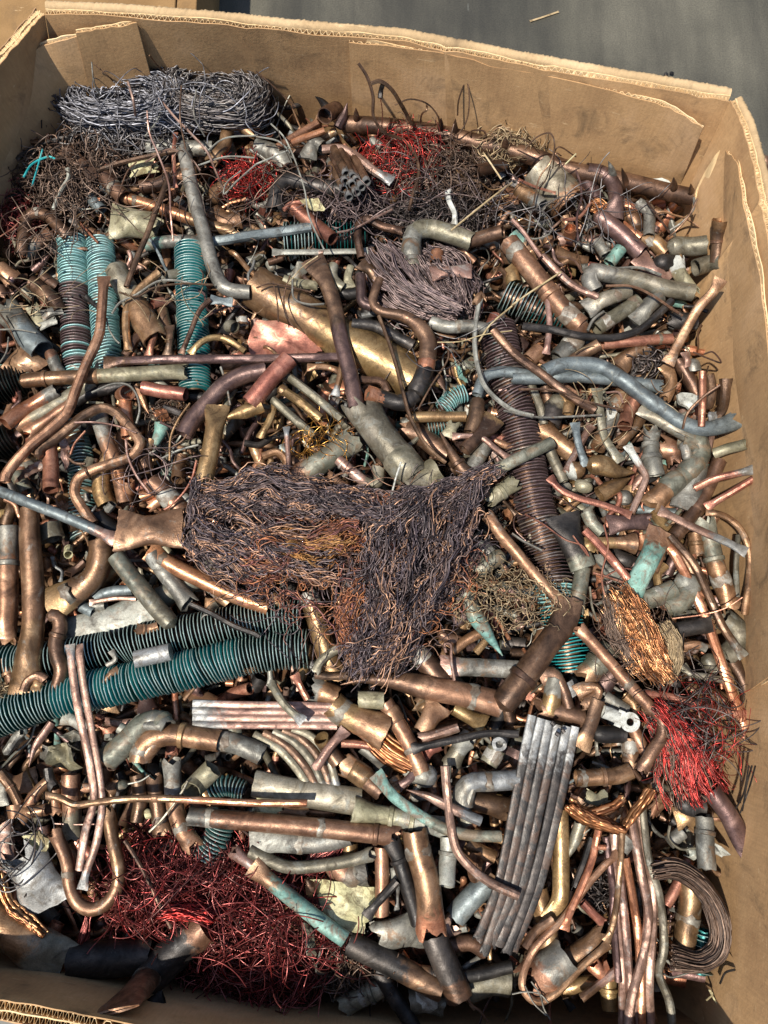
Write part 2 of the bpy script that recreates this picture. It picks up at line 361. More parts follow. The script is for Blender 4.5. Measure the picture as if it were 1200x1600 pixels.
def sweep(P, rad, ends='oo', flat=1.0, sides=14, thick=0.16, dent=0.04, seed=0, roll=0.0, sq=1.0):
    """a tube along P with worked ends. o open, c domed, d cut flat, f crimped flat, p duck-billed, s pointed, x flared, t torn, b bulged collar"""
    g = np.random.default_rng(seed)
    n = len(P); T, S, U = frames(P)
    s = np.concatenate([[0], np.cumsum(np.linalg.norm(np.diff(P, axis=0), axis=1))]); Ltot = s[-1]
    rad = np.broadcast_to(np.asarray(rad, float), (n,)).copy()
    r0 = float(np.median(rad))
    wd = np.ones(n); ht = np.full(n, flat, float)
    if flat < 0.75: wd *= 1.0
    for e, d in ((ends[0], s), (ends[1], Ltot - s)):
        if e == 'f':
            k = smooth(1 - d / min(3.0 * r0, Ltot * 0.45)); wd *= 1 + 0.4 * k; ht *= 1 - 0.86 * k
        elif e == 'p':
            k = smooth(1 - d / min(4.5 * r0, Ltot * 0.6)); wd *= 1 + 0.55 * k; ht *= 1 - 0.8 * k
        elif e == 's':
            k = np.clip(1 - d / min(7.0 * r0, Ltot * 0.6), 0, 1) ** 1.25; wd *= 1 - 0.94 * k; ht *= 1 - 0.94 * k
        elif e == 'x':
            k = smooth(1 - d / min(2.4 * r0, Ltot * 0.5)) ; wd *= 1 + 0.38 * k; ht *= 1 + 0.3 * k
        elif e == 'c':
            k = np.clip(1 - d / (1.0 * r0), 0, 1); c_ = np.sqrt(np.clip(1 - k * k, 0.0, 1)); wd *= np.maximum(c_, 0.05); ht *= np.maximum(c_, 0.05)
        elif e == 't':
            k = smooth(1 - d / min(2.0 * r0, Ltot * 0.4)); wd *= 1 + 0.18 * k; ht *= 1 - 0.4 * k
    th = np.linspace(0, 2 * np.pi, sides, endpoint=False) + roll
    ph = g.uniform(0, 6.28, 6)
    A = 1 + dent * (np.sin(2 * th[None] + s[:, None] / (r0 * 4) + ph[0]) * np.sin(s[:, None] / (r0 * 5.3) + ph[1]) * 0.8
                    + np.sin(3 * th[None] - s[:, None] / (r0 * 2.3) + ph[2]) * 0.35 + np.sin(s[:, None] / (r0 * 3.1) + ph[3]) * 0.3)
    CX = np.sign(np.cos(th)) * np.abs(np.cos(th)) ** sq; CY = np.sign(np.sin(th)) * np.abs(np.sin(th)) ** sq
    cx = CX[None] * (wd * rad)[:, None] * A; cy = CY[None] * (ht * rad)[:, None] * A
    V = P[:, None, :] + cx[..., None] * S[:, None, :] + cy[..., None] * U[:, None, :]
    for e, i, sg in ((ends[0], 0, -1), (ends[1], n - 1, 1)):
        if e == 't': V[i] += T[i] * (sg * r0 * g.uniform(-0.55, 0.6, sides))[:, None]
        elif e == 'j': V[i] += T[i] * (sg * r0 * g.uniform(-0.22, 0.3, sides))[:, None]
        elif e in 'oxfp': V[i] += T[i] * (r0 * 0.05 * g.normal(0, 1, sides))[:, None]
    Vl = [V.reshape(-1, 3)]
    idx = np.arange(n * sides).reshape(n, sides)
    a = idx[:-1]; b = np.roll(idx, -1, axis=1)[:-1]; c = np.roll(idx, -1, axis=1)[1:]; d = idx[1:]
    F = [tuple(q) for q in np.stack([a, b, c, d], -1).reshape(-1, 4).tolist()]
    nb = n * sides
    inner = []
    for e, i, sg in ((ends[0], 0, -1), (ends[1], n - 1, 1)):
        ring = idx[i].tolist()
        if e in 'oxtfp':
            cth = min(thick, 0.5)
            dep = min(3.2 * r0, Ltot * 0.42)
            j = int(np.argmin(np.abs((s if i == 0 else Ltot - s) - dep)))
            if j == i: j = i + (1 if i == 0 else -1)
            w_i = np.clip(1 - cth, 0.3, 1)
            hi = max(0.0, ht[i] * rad[i] - cth * r0) / max(1e-9, ht[i] * rad[i]); wi = max(0.0, wd[i] * rad[i] - cth * r0) / (wd[i] * rad[i])
            if e in 'fp': hi = max(hi, 0.18)
            cc = V[i].mean(0)
            loc = V[i] - cc
            q1 = cc + (loc @ S[i])[:, None] * wi * S[i] + (loc @ U[i])[:, None] * hi * U[i] + (loc @ T[i])[:, None] * T[i]
            rj = min(1.0, ht[j]) 
            q2 = P[j] + (np.cos(th) * wd[j] * rad[j] * w_i)[:, None] * S[j] + (np.sin(th) * ht[j] * rad[j] * w_i)[:, None] * U[j]
            Vl += [q1, q2, P[j][None]]
            r1 = list(range(nb, nb + sides)); r2 = list(range(nb + sides, nb + 2 * sides)); cidx = nb + 2 * sides
            nb += 2 * sides + 1
            for k in range(sides):
                k2 = (k + 1) % sides
                fs = [(ring[k], ring[k2], r1[k2], r1[k]), (r1[k], r1[k2], r2[k2], r2[k]), (r2[k], r2[k2], cidx)]
                if i == 0: fs = [tuple(reversed(f)) for f in fs]
                F += fs; inner += [len(F) - 2, len(F) - 1]
        else:
            F.append(tuple(ring) if i == 0 else tuple(reversed(ring)))
    return np.vstack(Vl), F, inner

LAYER = 0.016
OX = OY = 0.0; ZO = 3.0
def tile(x, y, z=3.0):
    global OX, OY, ZO
    OX, OY, ZO = float(x), float(y), float(z)
def px(pts):
    if isinstance(pts, str): pts = [float(q) for q in pts.split()]
    return [(OX + pts[i] / ZO, OY + pts[i+1] / ZO) for i in range(0, len(pts), 2)]
LABELS = {}
NEAR = []                                  # (world x, y, what it is) of things that other labels may refer to
SEED = [100]
def nseed(): SEED[0] += 1; return SEED[0]
def T(pts, w, m, L=1, e='oo', lab='', k='copper_pipe', j='', f=1.0, kink=0, ws=None, hs=None, cat=None, grp=None, parent=None, two=None, sides=None, dent=0.022, dz=0.0, thick=0.13, near=None, sq=1.0, wob=0.55):
    """a tube, rod or strip: pts in the current tile's units, w its width there, L the layer it lies in"""
    q = px(pts)
    z = ZP + L * LAYER + dz
    H = hs if hs is not None else [0] * len(q)
    Pw = [np.array(at(u, v, z + h)) for (u, v), h in zip(q, H)]
    mu = sum(p[0] for p in q) / len(q); mv = sum(p[1] for p in q) / len(q)
    r = w / ZO * scale_at(mu, mv, z) / 2 * (0.89 if parent is None else 1.0)
    ln = sum(np.linalg.norm(b - a) for a, b in zip(Pw, Pw[1:]))
    n = int(np.clip(ln / (0.55 * r), 7 if 'c' not in e else 12, 64))
    P = (kinked if kink else catmull)(Pw, n)
    s = np.linspace(0, 1, n)
    rad = r * (np.interp(s, np.linspace(0, 1, len(ws)), ws) if ws else np.ones(n))
    wpx = w / ZO
    sd_ = sides or (18 if wpx > 36 else 14 if wpx > 18 else 10 if wpx > 9 else 7)
    seed = nseed()
    if k in ('copper_pipe', 'bent_pipe', 'pipe_fitting') and parent is None and not any(w_ in lab for w_ in ('open', 'mouth', 'round', 'ring', 'can ', 'golden copper')):
        gg = np.random.default_rng(seed + 7)      # sawn and torn ends
        e = ''.join('t' if c_ == 'o' and gg.uniform() < 0.28 else c_ for c_ in e)
    # hand-worked pieces are never quite straight
    g = np.random.default_rng(seed)
    if n > 8:
        T_, S_, U_ = frames(P)
        P = P + S_ * (np.sin(s * g.uniform(3, 9) + g.uniform(0, 6)) * r * 0.10 * wob)[:, None] + U_ * (np.sin(s * g.uniform(3, 8) + g.uniform(0, 6)) * r * 0.15 * wob)[:, None]
    V, F, inn = sweep(P, rad, e, f, sd_, thick, dent, seed, 0.0, sq)
    mats = [M[m]]; mi = np.zeros(len(F), int)
    if two:                                # second finish beyond a fraction of the length
        key, t0 = two.split('@'); t0 = float(t0)
        mats = [pair(m, key, t0) if t0 >= 0 else pair(key, m, -t0)]
    o = centred(k, V, F, mats, parent, mi)
    if two:
        al = np.zeros(len(V), np.float32); al[:n * sd_] = np.repeat(np.linspace(0, 1, n), sd_)
        if e[0] in 'oxtfp': al[n * sd_:n * sd_ + 2 * sd_ + 1] = 0.0
        rest = n * sd_ + (2 * sd_ + 1 if e[0] in 'oxtfp' else 0); al[rest:] = 1.0
        o.data.attributes.new('along', 'FLOAT', 'POINT').data.foreach_set('value', al)
    if parent is None:
        tag(o, lab, cat or CAT.get(k, 'pipe'), grp)
        if near: NEAR.append((o.location.x, o.location.y, near))
    # rings and collars along the pipe
    for it in (j.split() if j else []):
        kd, t = it[0], float(it[1:])
        ic = t * (n - 1); half = {'s': 0.34, 'k': 0.95, 'b': 0.5, 'w': 0.62, 'g': 0.3}[kd] * r
        step = ln / (n - 1)
        i0, i1 = max(0.0, ic - half / step), min(n - 1.0, ic + half / step)
        ii = np.linspace(i0, i1, 7)
        Pj = np.stack([np.interp(ii, np.arange(n), P[:, c]) for c in range(3)], 1)
        rj = np.interp(ii, np.arange(n), rad)
        lift = {'s': 1.035, 'k': 1.13, 'b': 1.03, 'w': 1.05, 'g': 1.16}[kd]
        prof = np.array([1.0, lift, lift * 1.01, lift, lift * 1.01, lift, 1.0]) if kd != 'k' else np.array([0.99, lift, lift, lift, lift, lift, 0.99])
        Vj, Fj, _ = sweep(Pj, rj * prof, 'jj' if kd in 'swb' else 'dd', f, sd_, 0.1, 0.05, nseed())
        mk = {'s': 'solder', 'k': m, 'b': 'cub', 'w': 'lead', 'g': m}[kd]
        nm = {'s': 'solder_joint', 'k': 'coupling', 'b': 'bright_band', 'w': 'white_band', 'g': 'bead'}[kd]
        centred(nm, Vj, Fj, [M[mk]], o)
    return o
CAT = dict(copper_pipe='pipe', pipe_elbow='pipe elbow', copper_rod='copper rod', metal_strip='metal strip', loose_wire='wire', pipe_fitting='pipe fitting',
           crushed_pipe='crushed pipe', bent_pipe='bent pipe', pipe_tee='pipe tee', metal_sheet='metal sheet', capped_fitting='pipe cap', grey_rod='metal rod')
def slab(poly, th, m, L=1, lab='', k='metal_sheet', bend=0.006, hs=None, cat=None, parent=None, dz=0.0, grid=9, seed=None):
    """a bent piece of sheet: outline in tile units, real thickness, buckled"""
    q = px(poly); z = ZP + L * LAYER + dz
    H = hs if hs is not None else [0] * len(q)
    W = np.array([at(u, v, z + h) for (u, v), h in zip(q, H)])
    # outline subdivided, fanned in rings to the middle
    O = []
    g = np.random.default_rng(seed or nseed())
    for i in range(len(W)):
        a, b = W[i], W[(i + 1) % len(W)]
        for t in (0, .25, .5, .75): O.append(a + (b - a) * t)
    O = np.array(O); n = len(O); c = O.mean(0)
    rings = [c + (O - c) * k_ for k_ in (1, 0.78, 0.52, 0.26)]
    V = np.vstack(rings + [c[None]])
    ph = g.uniform(0, 6.28, 4); fr = 2 * np.pi / max(0.03, np.ptp(O[:, 0]) + np.ptp(O[:, 1])) * 2
    V[:, 2] += bend * (np.sin(V[:, 0] * fr + ph[0]) + np.sin(V[:, 1] * fr * 1.3 + ph[1]) + 0.5 * np.sin((V[:, 0] + V[:, 1]) * fr * 2.2 + ph[2]))
    V[:n] += g.normal(0, 0.0007, (n, 3))
    nt_ = len(V); VB = V - np.array([0, 0, th])
    F = []
    for r_ in range(3):
        for i in range(n):
            i2 = (i + 1) % n
            F.append((r_*n+i, r_*n+i2, (r_+1)*n+i2, (r_+1)*n+i))
    for i in range(n): F.append((3*n+i, 3*n+(i+1) % n, 4*n))
    F2 = [tuple(x + nt_ for x in reversed(f_)) for f_ in F]
    E = [(i, i + nt_, (i+1) % n + nt_, (i+1) % n) for i in range(n)]
    o = centred(k, np.vstack([V, VB]), F + F2 + E, [M[m]], parent)
    if parent is None: tag(o, lab, cat or CAT.get(k, 'metal sheet'))
    return o

def strands_mesh(name, X, rad, mat, tones, K=4):
    """many wires in one mesh; X (N, M, 3)"""
    N, Mn, _ = X.shape
    Tn = np.gradient(X, axis=1); Tn /= np.linalg.norm(Tn, axis=2, keepdims=True) + 1e-12
    ref = np.array([0.12, 0.07, 1.0]); ref /= np.linalg.norm(ref)
    S = np.cross(Tn, ref); S /= np.linalg.norm(S, axis=2, keepdims=True) + 1e-9
    U = np.cross(S, Tn)
    th = np.arange(K) / K * 2 * np.pi
    rad = np.broadcast_to(np.asarray(rad, float).reshape(-1, 1), (N, Mn))
    V = X[:, :, None, :] + rad[:, :, None, None] * (np.cos(th)[None, None, :, None] * S[:, :, None, :] + np.sin(th)[None, None, :, None] * U[:, :, None, :])
    c = V.reshape(-1, 3); mid = (c.min(0) + c.max(0)) / 2
    Vf = (c - mid).astype(np.float32)
    idx = np.arange(N * Mn * K).reshape(N, Mn, K)
    a = idx[:, :-1]; b = np.roll(idx, -1, 2)[:, :-1]; cc = np.roll(idx, -1, 2)[:, 1:]; d = idx[:, 1:]
    Fq = np.stack([a, b, cc, d], -1).reshape(-1).astype(np.int32)
    nf = len(Fq) // 4
    me = bpy.data.meshes.new(name)
    me.vertices.add(len(Vf)); me.vertices.foreach_set('co', Vf.ravel())
    me.loops.add(len(Fq)); me.loops.foreach_set('vertex_index', Fq)
    me.polygons.add(nf); me.polygons.foreach_set('loop_start', np.arange(nf, dtype=np.int32) * 4)
    me.polygons.foreach_set('use_smooth', np.ones(nf, dtype=bool))
    at_ = me.attributes.new('tone', 'FLOAT', 'POINT')
    at_.data.foreach_set('value', np.repeat(np.asarray(tones, np.float32), Mn * K))
    me.materials.append(M[mat]); me.update(); me.validate()
    return me, mid
def wire_thing(name, label, cat, sets, group=None, singles=14, near=None):
    """sets: list of (X, radius, material). The wires one can follow are parts, the rest one mass"""
    allm = np.vstack([s[0].reshape(-1, 3) for s in sets]); c = (allm.min(0) + allm.max(0)) / 2; c[2] = allm[:, 2].min()
    root = empty(name, Vector(c)); tag(root, label, cat, group)
    if near: NEAR.append((c[0], c[1], near))
    for X, r, m in sets:
        N = len(X); mid_ = X[:, X.shape[1] // 2]
        tones = np.clip(0.5 + 0.22 * np.sin(mid_[:, 0] * 95 + 1.3 * np.sin(mid_[:, 1] * 60)) + 0.16 * np.sin(mid_[:, 1] * 130 + mid_[:, 0] * 40) + rng.normal(0, 0.2, N), 0, 1)
        # the highest wires are the ones that can be followed
        order = np.argsort(-X[:, :, 2].mean(1)); ns = min(max(2, singles // len(sets)), N)
        r = np.broadcast_to(np.asarray(r, float), (N,))
        for i in order[:ns]:
            me, mid = strands_mesh('strand', X[i:i+1], r[i:i+1], m, tones[i:i+1])
            link('strand', me, root, Vector(mid - c))
        rest = order[ns:]
        if len(rest):
            me, mid = strands_mesh('strand_mass', X[rest], r[rest], m, tones[rest])
            o = link('strand_mass', me, root, Vector(mid - c)); o['kind'] = 'stuff'
    return root
def crinkle(N, Mn, ln, amp, wl, g):
    t = np.linspace(0, 1, Mn)[None, :, None] * np.asarray(ln).reshape(-1, 1, 1)
    out = np.zeros((N, Mn, 3))
    for k, a in ((0.35, 1.6), (1.0, 1.0), (2.3, 0.55)):
        p = g.uniform(0, 6.28, (N, 1, 3)); f_ = 2 * np.pi * k / wl * g.uniform(0.7, 1.3, (N, 1, 3))
        out += a * np.sin(t * f_ + p)
    return out * amp * 0.5
def hank(pts, hw, n, th, L=1, dome=0.02, amp=0.003, wl=0.03, span=(0.3, 0.8), Mn=40, spread=0.55, drift=0.25, dz=0.0, seed=1, locks=0, loose=0.16):
    """wires running along an axis: hw half widths in tile units"""
    g = np.random.default_rng(seed)
    q = px(pts); z = ZP + L * LAYER + dz
    Pw = [np.array(at(u, v, z)) for u, v in q]
    A = catmull(Pw, 240); T_, S_, U_ = frames(A)
    sc = scale_at(sum(p[0] for p in q) / len(q), sum(p[1] for p in q) / len(q), z)
    HW = np.interp(np.linspace(0, 1, 240), np.linspace(0, 1, len(hw)), np.array(hw, float)) / ZO * sc
    sp = g.uniform(span[0], span[1], n); t0 = g.uniform(-0.06, 1.06 - sp * 0.94)
    t = np.clip(t0[:, None] + sp[:, None] * np.linspace(0, 1, Mn)[None], 0, 1)
    rr = np.clip(g.normal(0, spread, n), -1.05, 1.05)
    ss = rr[:, None] + drift * np.sin(t * g.uniform(2, 7, (n, 1)) + g.uniform(0, 6.28, (n, 1))) * g.uniform(0.2, 1, (n, 1))
    ti = t * 239
    def samp(Y): return np.stack([np.interp(ti, np.arange(240), Y[:, c]) for c in range(3)], -1)
    hwv = np.interp(ti, np.arange(240), HW)
    depth = g.uniform(-0.25, 1, n) ** 1
    zz = dome * np.sqrt(np.clip(1 - np.clip(ss, -1, 1) ** 2, 0, 1)) * (0.25 + 0.75 * depth[:, None])
    LT = np.linalg.norm(np.diff(A, axis=0), axis=1).sum()
    X = samp(A) + samp(S_) * (ss * hwv)[..., None] + np.array([0, 0, 1.0]) * zz[..., None]
    C = crinkle(n, Mn, sp * LT, amp, wl, g)
    if locks:                              # wires cling together in locks that wander as one
        own = g.integers(0, locks, n); own[:locks] = np.arange(locks)
        big = crinkle(locks, Mn, (sp * LT)[:locks], amp * 1.6, wl * 2.2, g)
        off = g.normal(0, 1, (n, 3)) * np.median(HW) * loose * np.array([1, 1, 0.5])
        X = X[:locks][own] + off[:, None, :] * (0.5 + np.abs(np.linspace(-1, 1, Mn)))[None, :, None] + big[own] + 0.55 * C
        sh = g.uniform(-0.12, 0.12, n)
        return X
    return X + C
def tangle(cx, cy, rx, ry, n, ln=0.1, L=1, dome=0.03, curl=1.2, Mn=26, seed=1, amp=0.0, dz=0.0, low=-0.02):
    """loose curling wires heaped in an ellipse (tile units)"""
    g = np.random.default_rng(seed)
    (u, v), = px([cx, cy]); z = ZP + L * LAYER + dz
    c = np.array(at(u, v, z)); sc = scale_at(u, v, z); ax, ay = rx / ZO * sc, ry / ZO * sc
    lens = ln * g.uniform(0.45, 1.4, n); st = lens[:, None] / (Mn - 1)
    h0 = g.uniform(0, 6.28, (n, 1))
    k = g.normal(0, curl, (n, 1)) + np.cumsum(g.normal(0, 0.55 * curl, (n, Mn)), axis=1) * 0.5
    hd = h0 + np.cumsum(k, axis=1) / Mn * 2.2
    el = g.normal(0, 0.25, (n, 1)) + 0.55 * np.sin(np.linspace(0, 1, Mn)[None] * g.uniform(2, 7, (n, 1)) + g.uniform(0, 6.28, (n, 1)))
    d = np.stack([np.cos(hd) * np.cos(el), np.sin(hd) * np.cos(el), np.sin(el)], -1) * st[..., None]
    X = np.cumsum(d, axis=1); X -= X.mean(1, keepdims=True)
    a = g.uniform(0, 6.28, n); rad = np.sqrt(g.uniform(0, 1, n)) * 0.95
    X += np.stack([np.cos(a) * rad * ax, np.sin(a) * rad * ay, g.uniform(low, 0, n)], -1)[:, None, :]
    e = np.sqrt((X[..., 0] / ax) ** 2 + (X[..., 1] / ay) ** 2)
    X[..., 2] = np.maximum(X[..., 2], low) + dome * np.sqrt(np.clip(1 - e ** 2, 0, 1)) * g.uniform(0, 1, (n, 1))
    ov = np.maximum(e, 1.0); k_ = (1 + (ov - 1) * 0.6) / ov
    X[..., 0] *= k_; X[..., 1] *= k_
    if amp: X += crinkle(n, Mn, lens, amp, 0.02, g)
    return X + c
def W(pts, w, m, L=3, lab='', hs=None, cat='wire', grp=None, e='dd', k='loose_wire'):
    """a single loose wire"""
    return T(pts, w, m, L, e, lab, k, hs=hs, cat=cat, grp=grp, sides=6, dent=0.02)
FINMESH = {}
def fin_mesh(r, core, m, edge):
    key = (round(r, 4), m, edge)
    if key in FINMESH: return FINMESH[key]
    g = np.random.default_rng(len(FINMESH) + 5); n = 22
    th = np.linspace(0, 2 * np.pi, n, endpoint=False); h = r * (0.029 if m in ('finlight', 'finpur') else 0.022)
    ro = r * (1 + 0.012 * g.normal(0, 1, n)); ri = core
    wav = 0.035 * r * np.sin(3 * th + 1) * 0.5
    def ring(rad, z): return np.stack([np.cos(th) * rad, np.sin(th) * rad, np.broadcast_to(z, (n,))], 1)
    V = np.vstack([ring(ri, -h), ring(ro * 0.985, -h + wav), ring(ro, wav), ring(ro * 0.985, h + wav), ring(ri, h)])
    F = []; mi = []
    for r_ in range(4):
        for i in range(n):
            F.append((r_*n+i, r_*n+(i+1) % n, (r_+1)*n+(i+1) % n, (r_+1)*n+i)); mi.append(1 if r_ in (1, 2) else 0)
    FINMESH[key] = mesh_from('fin', V, F, [M[m], M[edge]], mi, 50)
    return FINMESH[key]
def finned(pts, w, m, L, lab, edge='finedge', pitch=5.6, core='cud', mix=None, ends='oo', near=None, hs=None, dz=0.0, ext=0.0):
    q = px(pts); z = ZP + L * LAYER + dz
    H = hs if hs is not None else [0] * len(q)
    Pw = [np.array(at(u, v, z + h)) for (u, v), h in zip(q, H)]
    mu = sum(p[0] for p in q) / len(q); mv = sum(p[1] for p in q) / len(q); sc = scale_at(mu, mv, z)
    r = w / ZO * sc / 2
    P = catmull(Pw, 80); ln = np.linalg.norm(np.diff(P, axis=0), axis=1).sum()
    V, F, _ = sweep(P, r * 0.62, ends, 1.0, 14, 0.12, 0.01, nseed())
    o = centred('finned_tube', V, F, [M[core]]); tag(o, lab, 'finned tube')
    if near: NEAR.append((o.location.x, o.location.y, near))
    nf = int(ln / (pitch * 0.88 * sc)); T_, S_, U_ = frames(P)
    g = np.random.default_rng(nseed())
    dents = [(g.uniform(0, nf), g.uniform(2, 5), g.normal(0, 0.12), g.normal(0, 0.12)) for _ in range(max(1, nf // 14))]
    for i in range(nf):
        t = (i + 0.5) / nf * 79
        p = np.array([np.interp(t, np.arange(80), P[:, c]) for c in range(3)]); tg = Vector(T_[int(round(t))])
        mm, ee = m, edge
        if mix:
            for key, e2, a, b in mix:
                if a <= i / nf < b and g.uniform() < 0.85: mm, ee = key, e2
        f_ = link('fin', fin_mesh(r, r * 0.6, mm, ee), o, Vector(p) - o.location)
        tg = tg + Vector(g.normal(0, 0.018, 3))
        for dc, dw, da, db in dents:
            k_ = math.exp(-((i - dc) / dw) ** 2); tg = tg + Vector((da * k_, db * k_, 0))
        tg = tg.normalized()
        qn = tg.to_track_quat('Z', 'Y'); f_.rotation_mode = 'QUATERNION'; f_.rotation_quaternion = qn
        k_ = g.normal(1, 0.012); f_.scale = (k_, k_, 1)
    return o

# ================================================================ the setting
def quadsheet(name, pts, mat, kind='structure'):
    me = mesh_from(name, pts, [tuple(range(len(pts)))], [mat], smooth=False)
    o = link(name, me); o['kind'] = kind; return o
fl = quadsheet('floor', [(-40, -40, 0), (40, -40, 0), (40, 40, 0), (-40, 40, 0)], M['floor'])

def resample(P, n):
    P = np.asarray(P, float); s = np.concatenate([[0], np.cumsum(np.linalg.norm(np.diff(P, axis=0), axis=1))])
    si = np.linspace(0, s[-1], n); return np.stack([np.interp(si, s, P[:, k]) for k in range(3)], 1)
def board(name, top, bot, offs, mats, parent, low=0.02, fl_h=0.05, rag=0.0012, waves=True, pitch=0.0085, base=None, bulge=0.0, exact=False, creases=()):
    """corrugated board between two edge lines: liner sheets at the given outward distances with fluting between them.
    top, bot: world points; the board's inner face is the first sheet"""
    tp, bt = np.array(top, float), np.array(bot, float)
    ln = np.linalg.norm(np.diff(tp, axis=0), axis=1).sum(); n = max(24, int(ln / 0.012))
    if exact:
        tt = np.linspace(0, 1, n); ks = np.linspace(0, 1, len(tp))
        A = np.stack([np.interp(tt, ks, tp[:, k]) for k in range(3)], 1); B = np.stack([np.interp(tt, ks, bt[:, k]) for k in range(3)], 1)
    else:
        A, B = resample(tp, n), resample(bt, n)
    d = np.gradient(A, axis=0); d[:, 2] = 0; nrm = np.stack([d[:, 1], -d[:, 0], np.zeros(n)], 1)
    mid = (A + B) / 2
    nrm /= np.linalg.norm(nrm, axis=1)[:, None]
    if (nrm * (A - np.array([0.05, 0.15, 0]))).sum() < 0: nrm = -nrm          # outward: away from the middle of the box
    for _ in range(3): nrm[1:-1] = (nrm[:-2] + nrm[1:-1] * 2 + nrm[2:]) / 4
    g = np.random.default_rng(nseed())
    first = None; th = 0.0016
    for si, of in enumerate(offs):
        rows = []
        jag = g.normal(0, rag, n); jag = np.convolve(jag, [.25, .5, .25], 'same') + rag * np.sin(np.arange(n) * 0.35 + si)
        for t in (0.0, 0.12, 0.3, 0.5, 0.75, 1.0):
            p = A * (1 - t) + B * t + nrm * of
            p = p + nrm * (0.0014 * np.sin(np.arange(n) * 0.11) + bulge * math.sin(t * 3.14))[:, None]
            for cr in creases: p = p - nrm * (0.0035 * np.exp(-((np.linspace(0, 1, n) - cr - 0.01 * t) / 0.008) ** 2))[:, None]
            if t == 0: p[:, 2] += jag
            rows.append(p)
        if base is not None:
            q = rows[-1].copy(); q[:, 2] = base; rows.append(q)
        G = np.array(rows); nr = len(rows)
        Vi = G.reshape(-1, 3); Vo = (G + nrm[None] * th).reshape(-1, 3); V = np.vstack([Vi, Vo]); N = nr * n
        F = []
        for r_ in range(nr - 1):
            for i in range(n - 1):
                a = r_ * n + i
                F.append((a, a + 1, a + n + 1, a + n)); F.append((a + N, a + n + N, a + n + 1 + N, a + 1 + N))
        for i in range(n - 1):
            F.append((i, i + N, i + 1 + N, i + 1))
            b_ = (nr - 1) * n + i; F.append((b_, b_ + 1, b_ + 1 + N, b_ + N))
        for r_ in range(nr - 1):
            a = r_ * n; F.append((a, a + n, a + n + N, a + N)); a = r_ * n + n - 1; F.append((a, a + N, a + n + N, a + n))
        o = centred(name if si == 0 else 'liner', V, F, [mats[min(si, len(mats) - 1)]], parent if si == 0 else first, sharp=40)
        if si == 0: first = o
    if waves:
        for of0, of1 in zip(offs, offs[1:]):
            m = int(ln / pitch * 8); s = np.linspace(0, 1, m)
            def ip(Y): return np.stack([np.interp(s * (n - 1), np.arange(n), Y[:, k]) for k in range(3)], 1)
            a_, n_ = ip(A), ip(nrm); b_ = ip(B); dn = (b_ - a_) / np.linalg.norm(b_ - a_, axis=1)[:, None]
            ph = s * ln / pitch * 2 * np.pi
            o_ = (of0 + th + of1) / 2 + (of1 - of0 - th) / 2 * 0.95 * np.clip(np.sin(ph) * 1.35, -1, 1)
            wob = 0.0014 * np.sin(s * (n - 1) * 0.11)
            base_ = a_ + n_ * (o_ + wob)[:, None]
            low_ = base_ + dn * fl_h
            tj = base_.copy(); tj[:, 2] += np.convolve(g.normal(0, 0.0012, m), np.ones(5) / 5, 'same') - 0.0012
            th2 = n_ * 0.0005
            V = np.vstack([tj - th2, low_ - th2, tj + th2, low_ + th2]); F = []
            for i in range(m - 1):
                F += [(i, i + 1, m + i + 1, m + i), (2*m + i, 3*m + i, 3*m + i + 1, 2*m + i + 1), (i, 2*m + i, 2*m + i + 1, i + 1)]
            c = centred('fluting', V, F, [M['cardraw']], first, sharp=60)
    return first
def wp(*p): return [at(u, v, z) for u, v, z in p]
box = empty('cardboard_box', Vector((0.02, 0.2, 0.0)))
tag(box, 'big open brown corrugated cardboard box filled with scrap copper', 'cardboard box')
OF = [0.0, 0.0085, 0.017]
cm = [M['cardin'], M['cardraw'], M['card']]
rimB = [(70, 22), (200, 28), (330, 39), (480, 52), (625, 64), (720, 82), (800, 100), (950, 127), (1060, 145), (1140, 158)]
conB = [(96, 170), (250, 150), (400, 152), (480, 165), (650, 200), (720, 218), (800, 237), (980, 284), (1040, 300), (1070, 306)]
rimR = [(1140, 158), (1158, 195), (1183, 290), (1198, 360), (1222, 520), (1238, 900), (1232, 1300), (1222, 1560), (1212, 1690)]
conR = [(1070, 306), (1078, 350), (1092, 430), (1100, 480), (1118, 590), (1146, 900), (1134, 1200), (1112, 1470), (1090, 1600)]
rimF = [(-150, 1536), (-70, 1549), (0, 1561), (75, 1575), (150, 1591), (400, 1636), (800, 1685), (1212, 1690)]
conF = [(-100, 1470), (-40, 1480), (60, 1498), (110, 1507), (170, 1520), (420, 1566), (760, 1598), (1090, 1600)]
rimL = [(-150, 1536), (-190, 1200), (-195, 700), (-150, 330), (-60, 165), (0, 100), (40, 52), (70, 22)]
conL = [(-100, 1470), (-120, 1200), (-120, 750), (-70, 430), (-5, 320), (30, 270), (65, 210), (96, 170)]
def P3(l, z): return [at(u, v, z) for u, v in l]
for nm, rm, cn, zr in (('back_wall', rimB, conB, ZR), ('right_wall', rimR, conR, ZR), ('front_wall', rimF, conF, ZR), ('left_wall', rimL, conL, ZR)):
    top, bot = P3(rm, zr), P3(cn, ZP)
    # the wall goes on down a little further inward, then straight to the floor
    low = [b + (b - t) * 0.9 for t, b in zip(top, bot)]
    board(nm, top, low, [0, .011, .022] if nm == 'front_wall' else OF, cm, box, pitch=.017 if nm == 'front_wall' else .0085, base=0.004, exact=True, creases=(0.26, 0.53, 0.7) if nm == 'back_wall' else (0.3, 0.62) if nm == 'right_wall' else ())
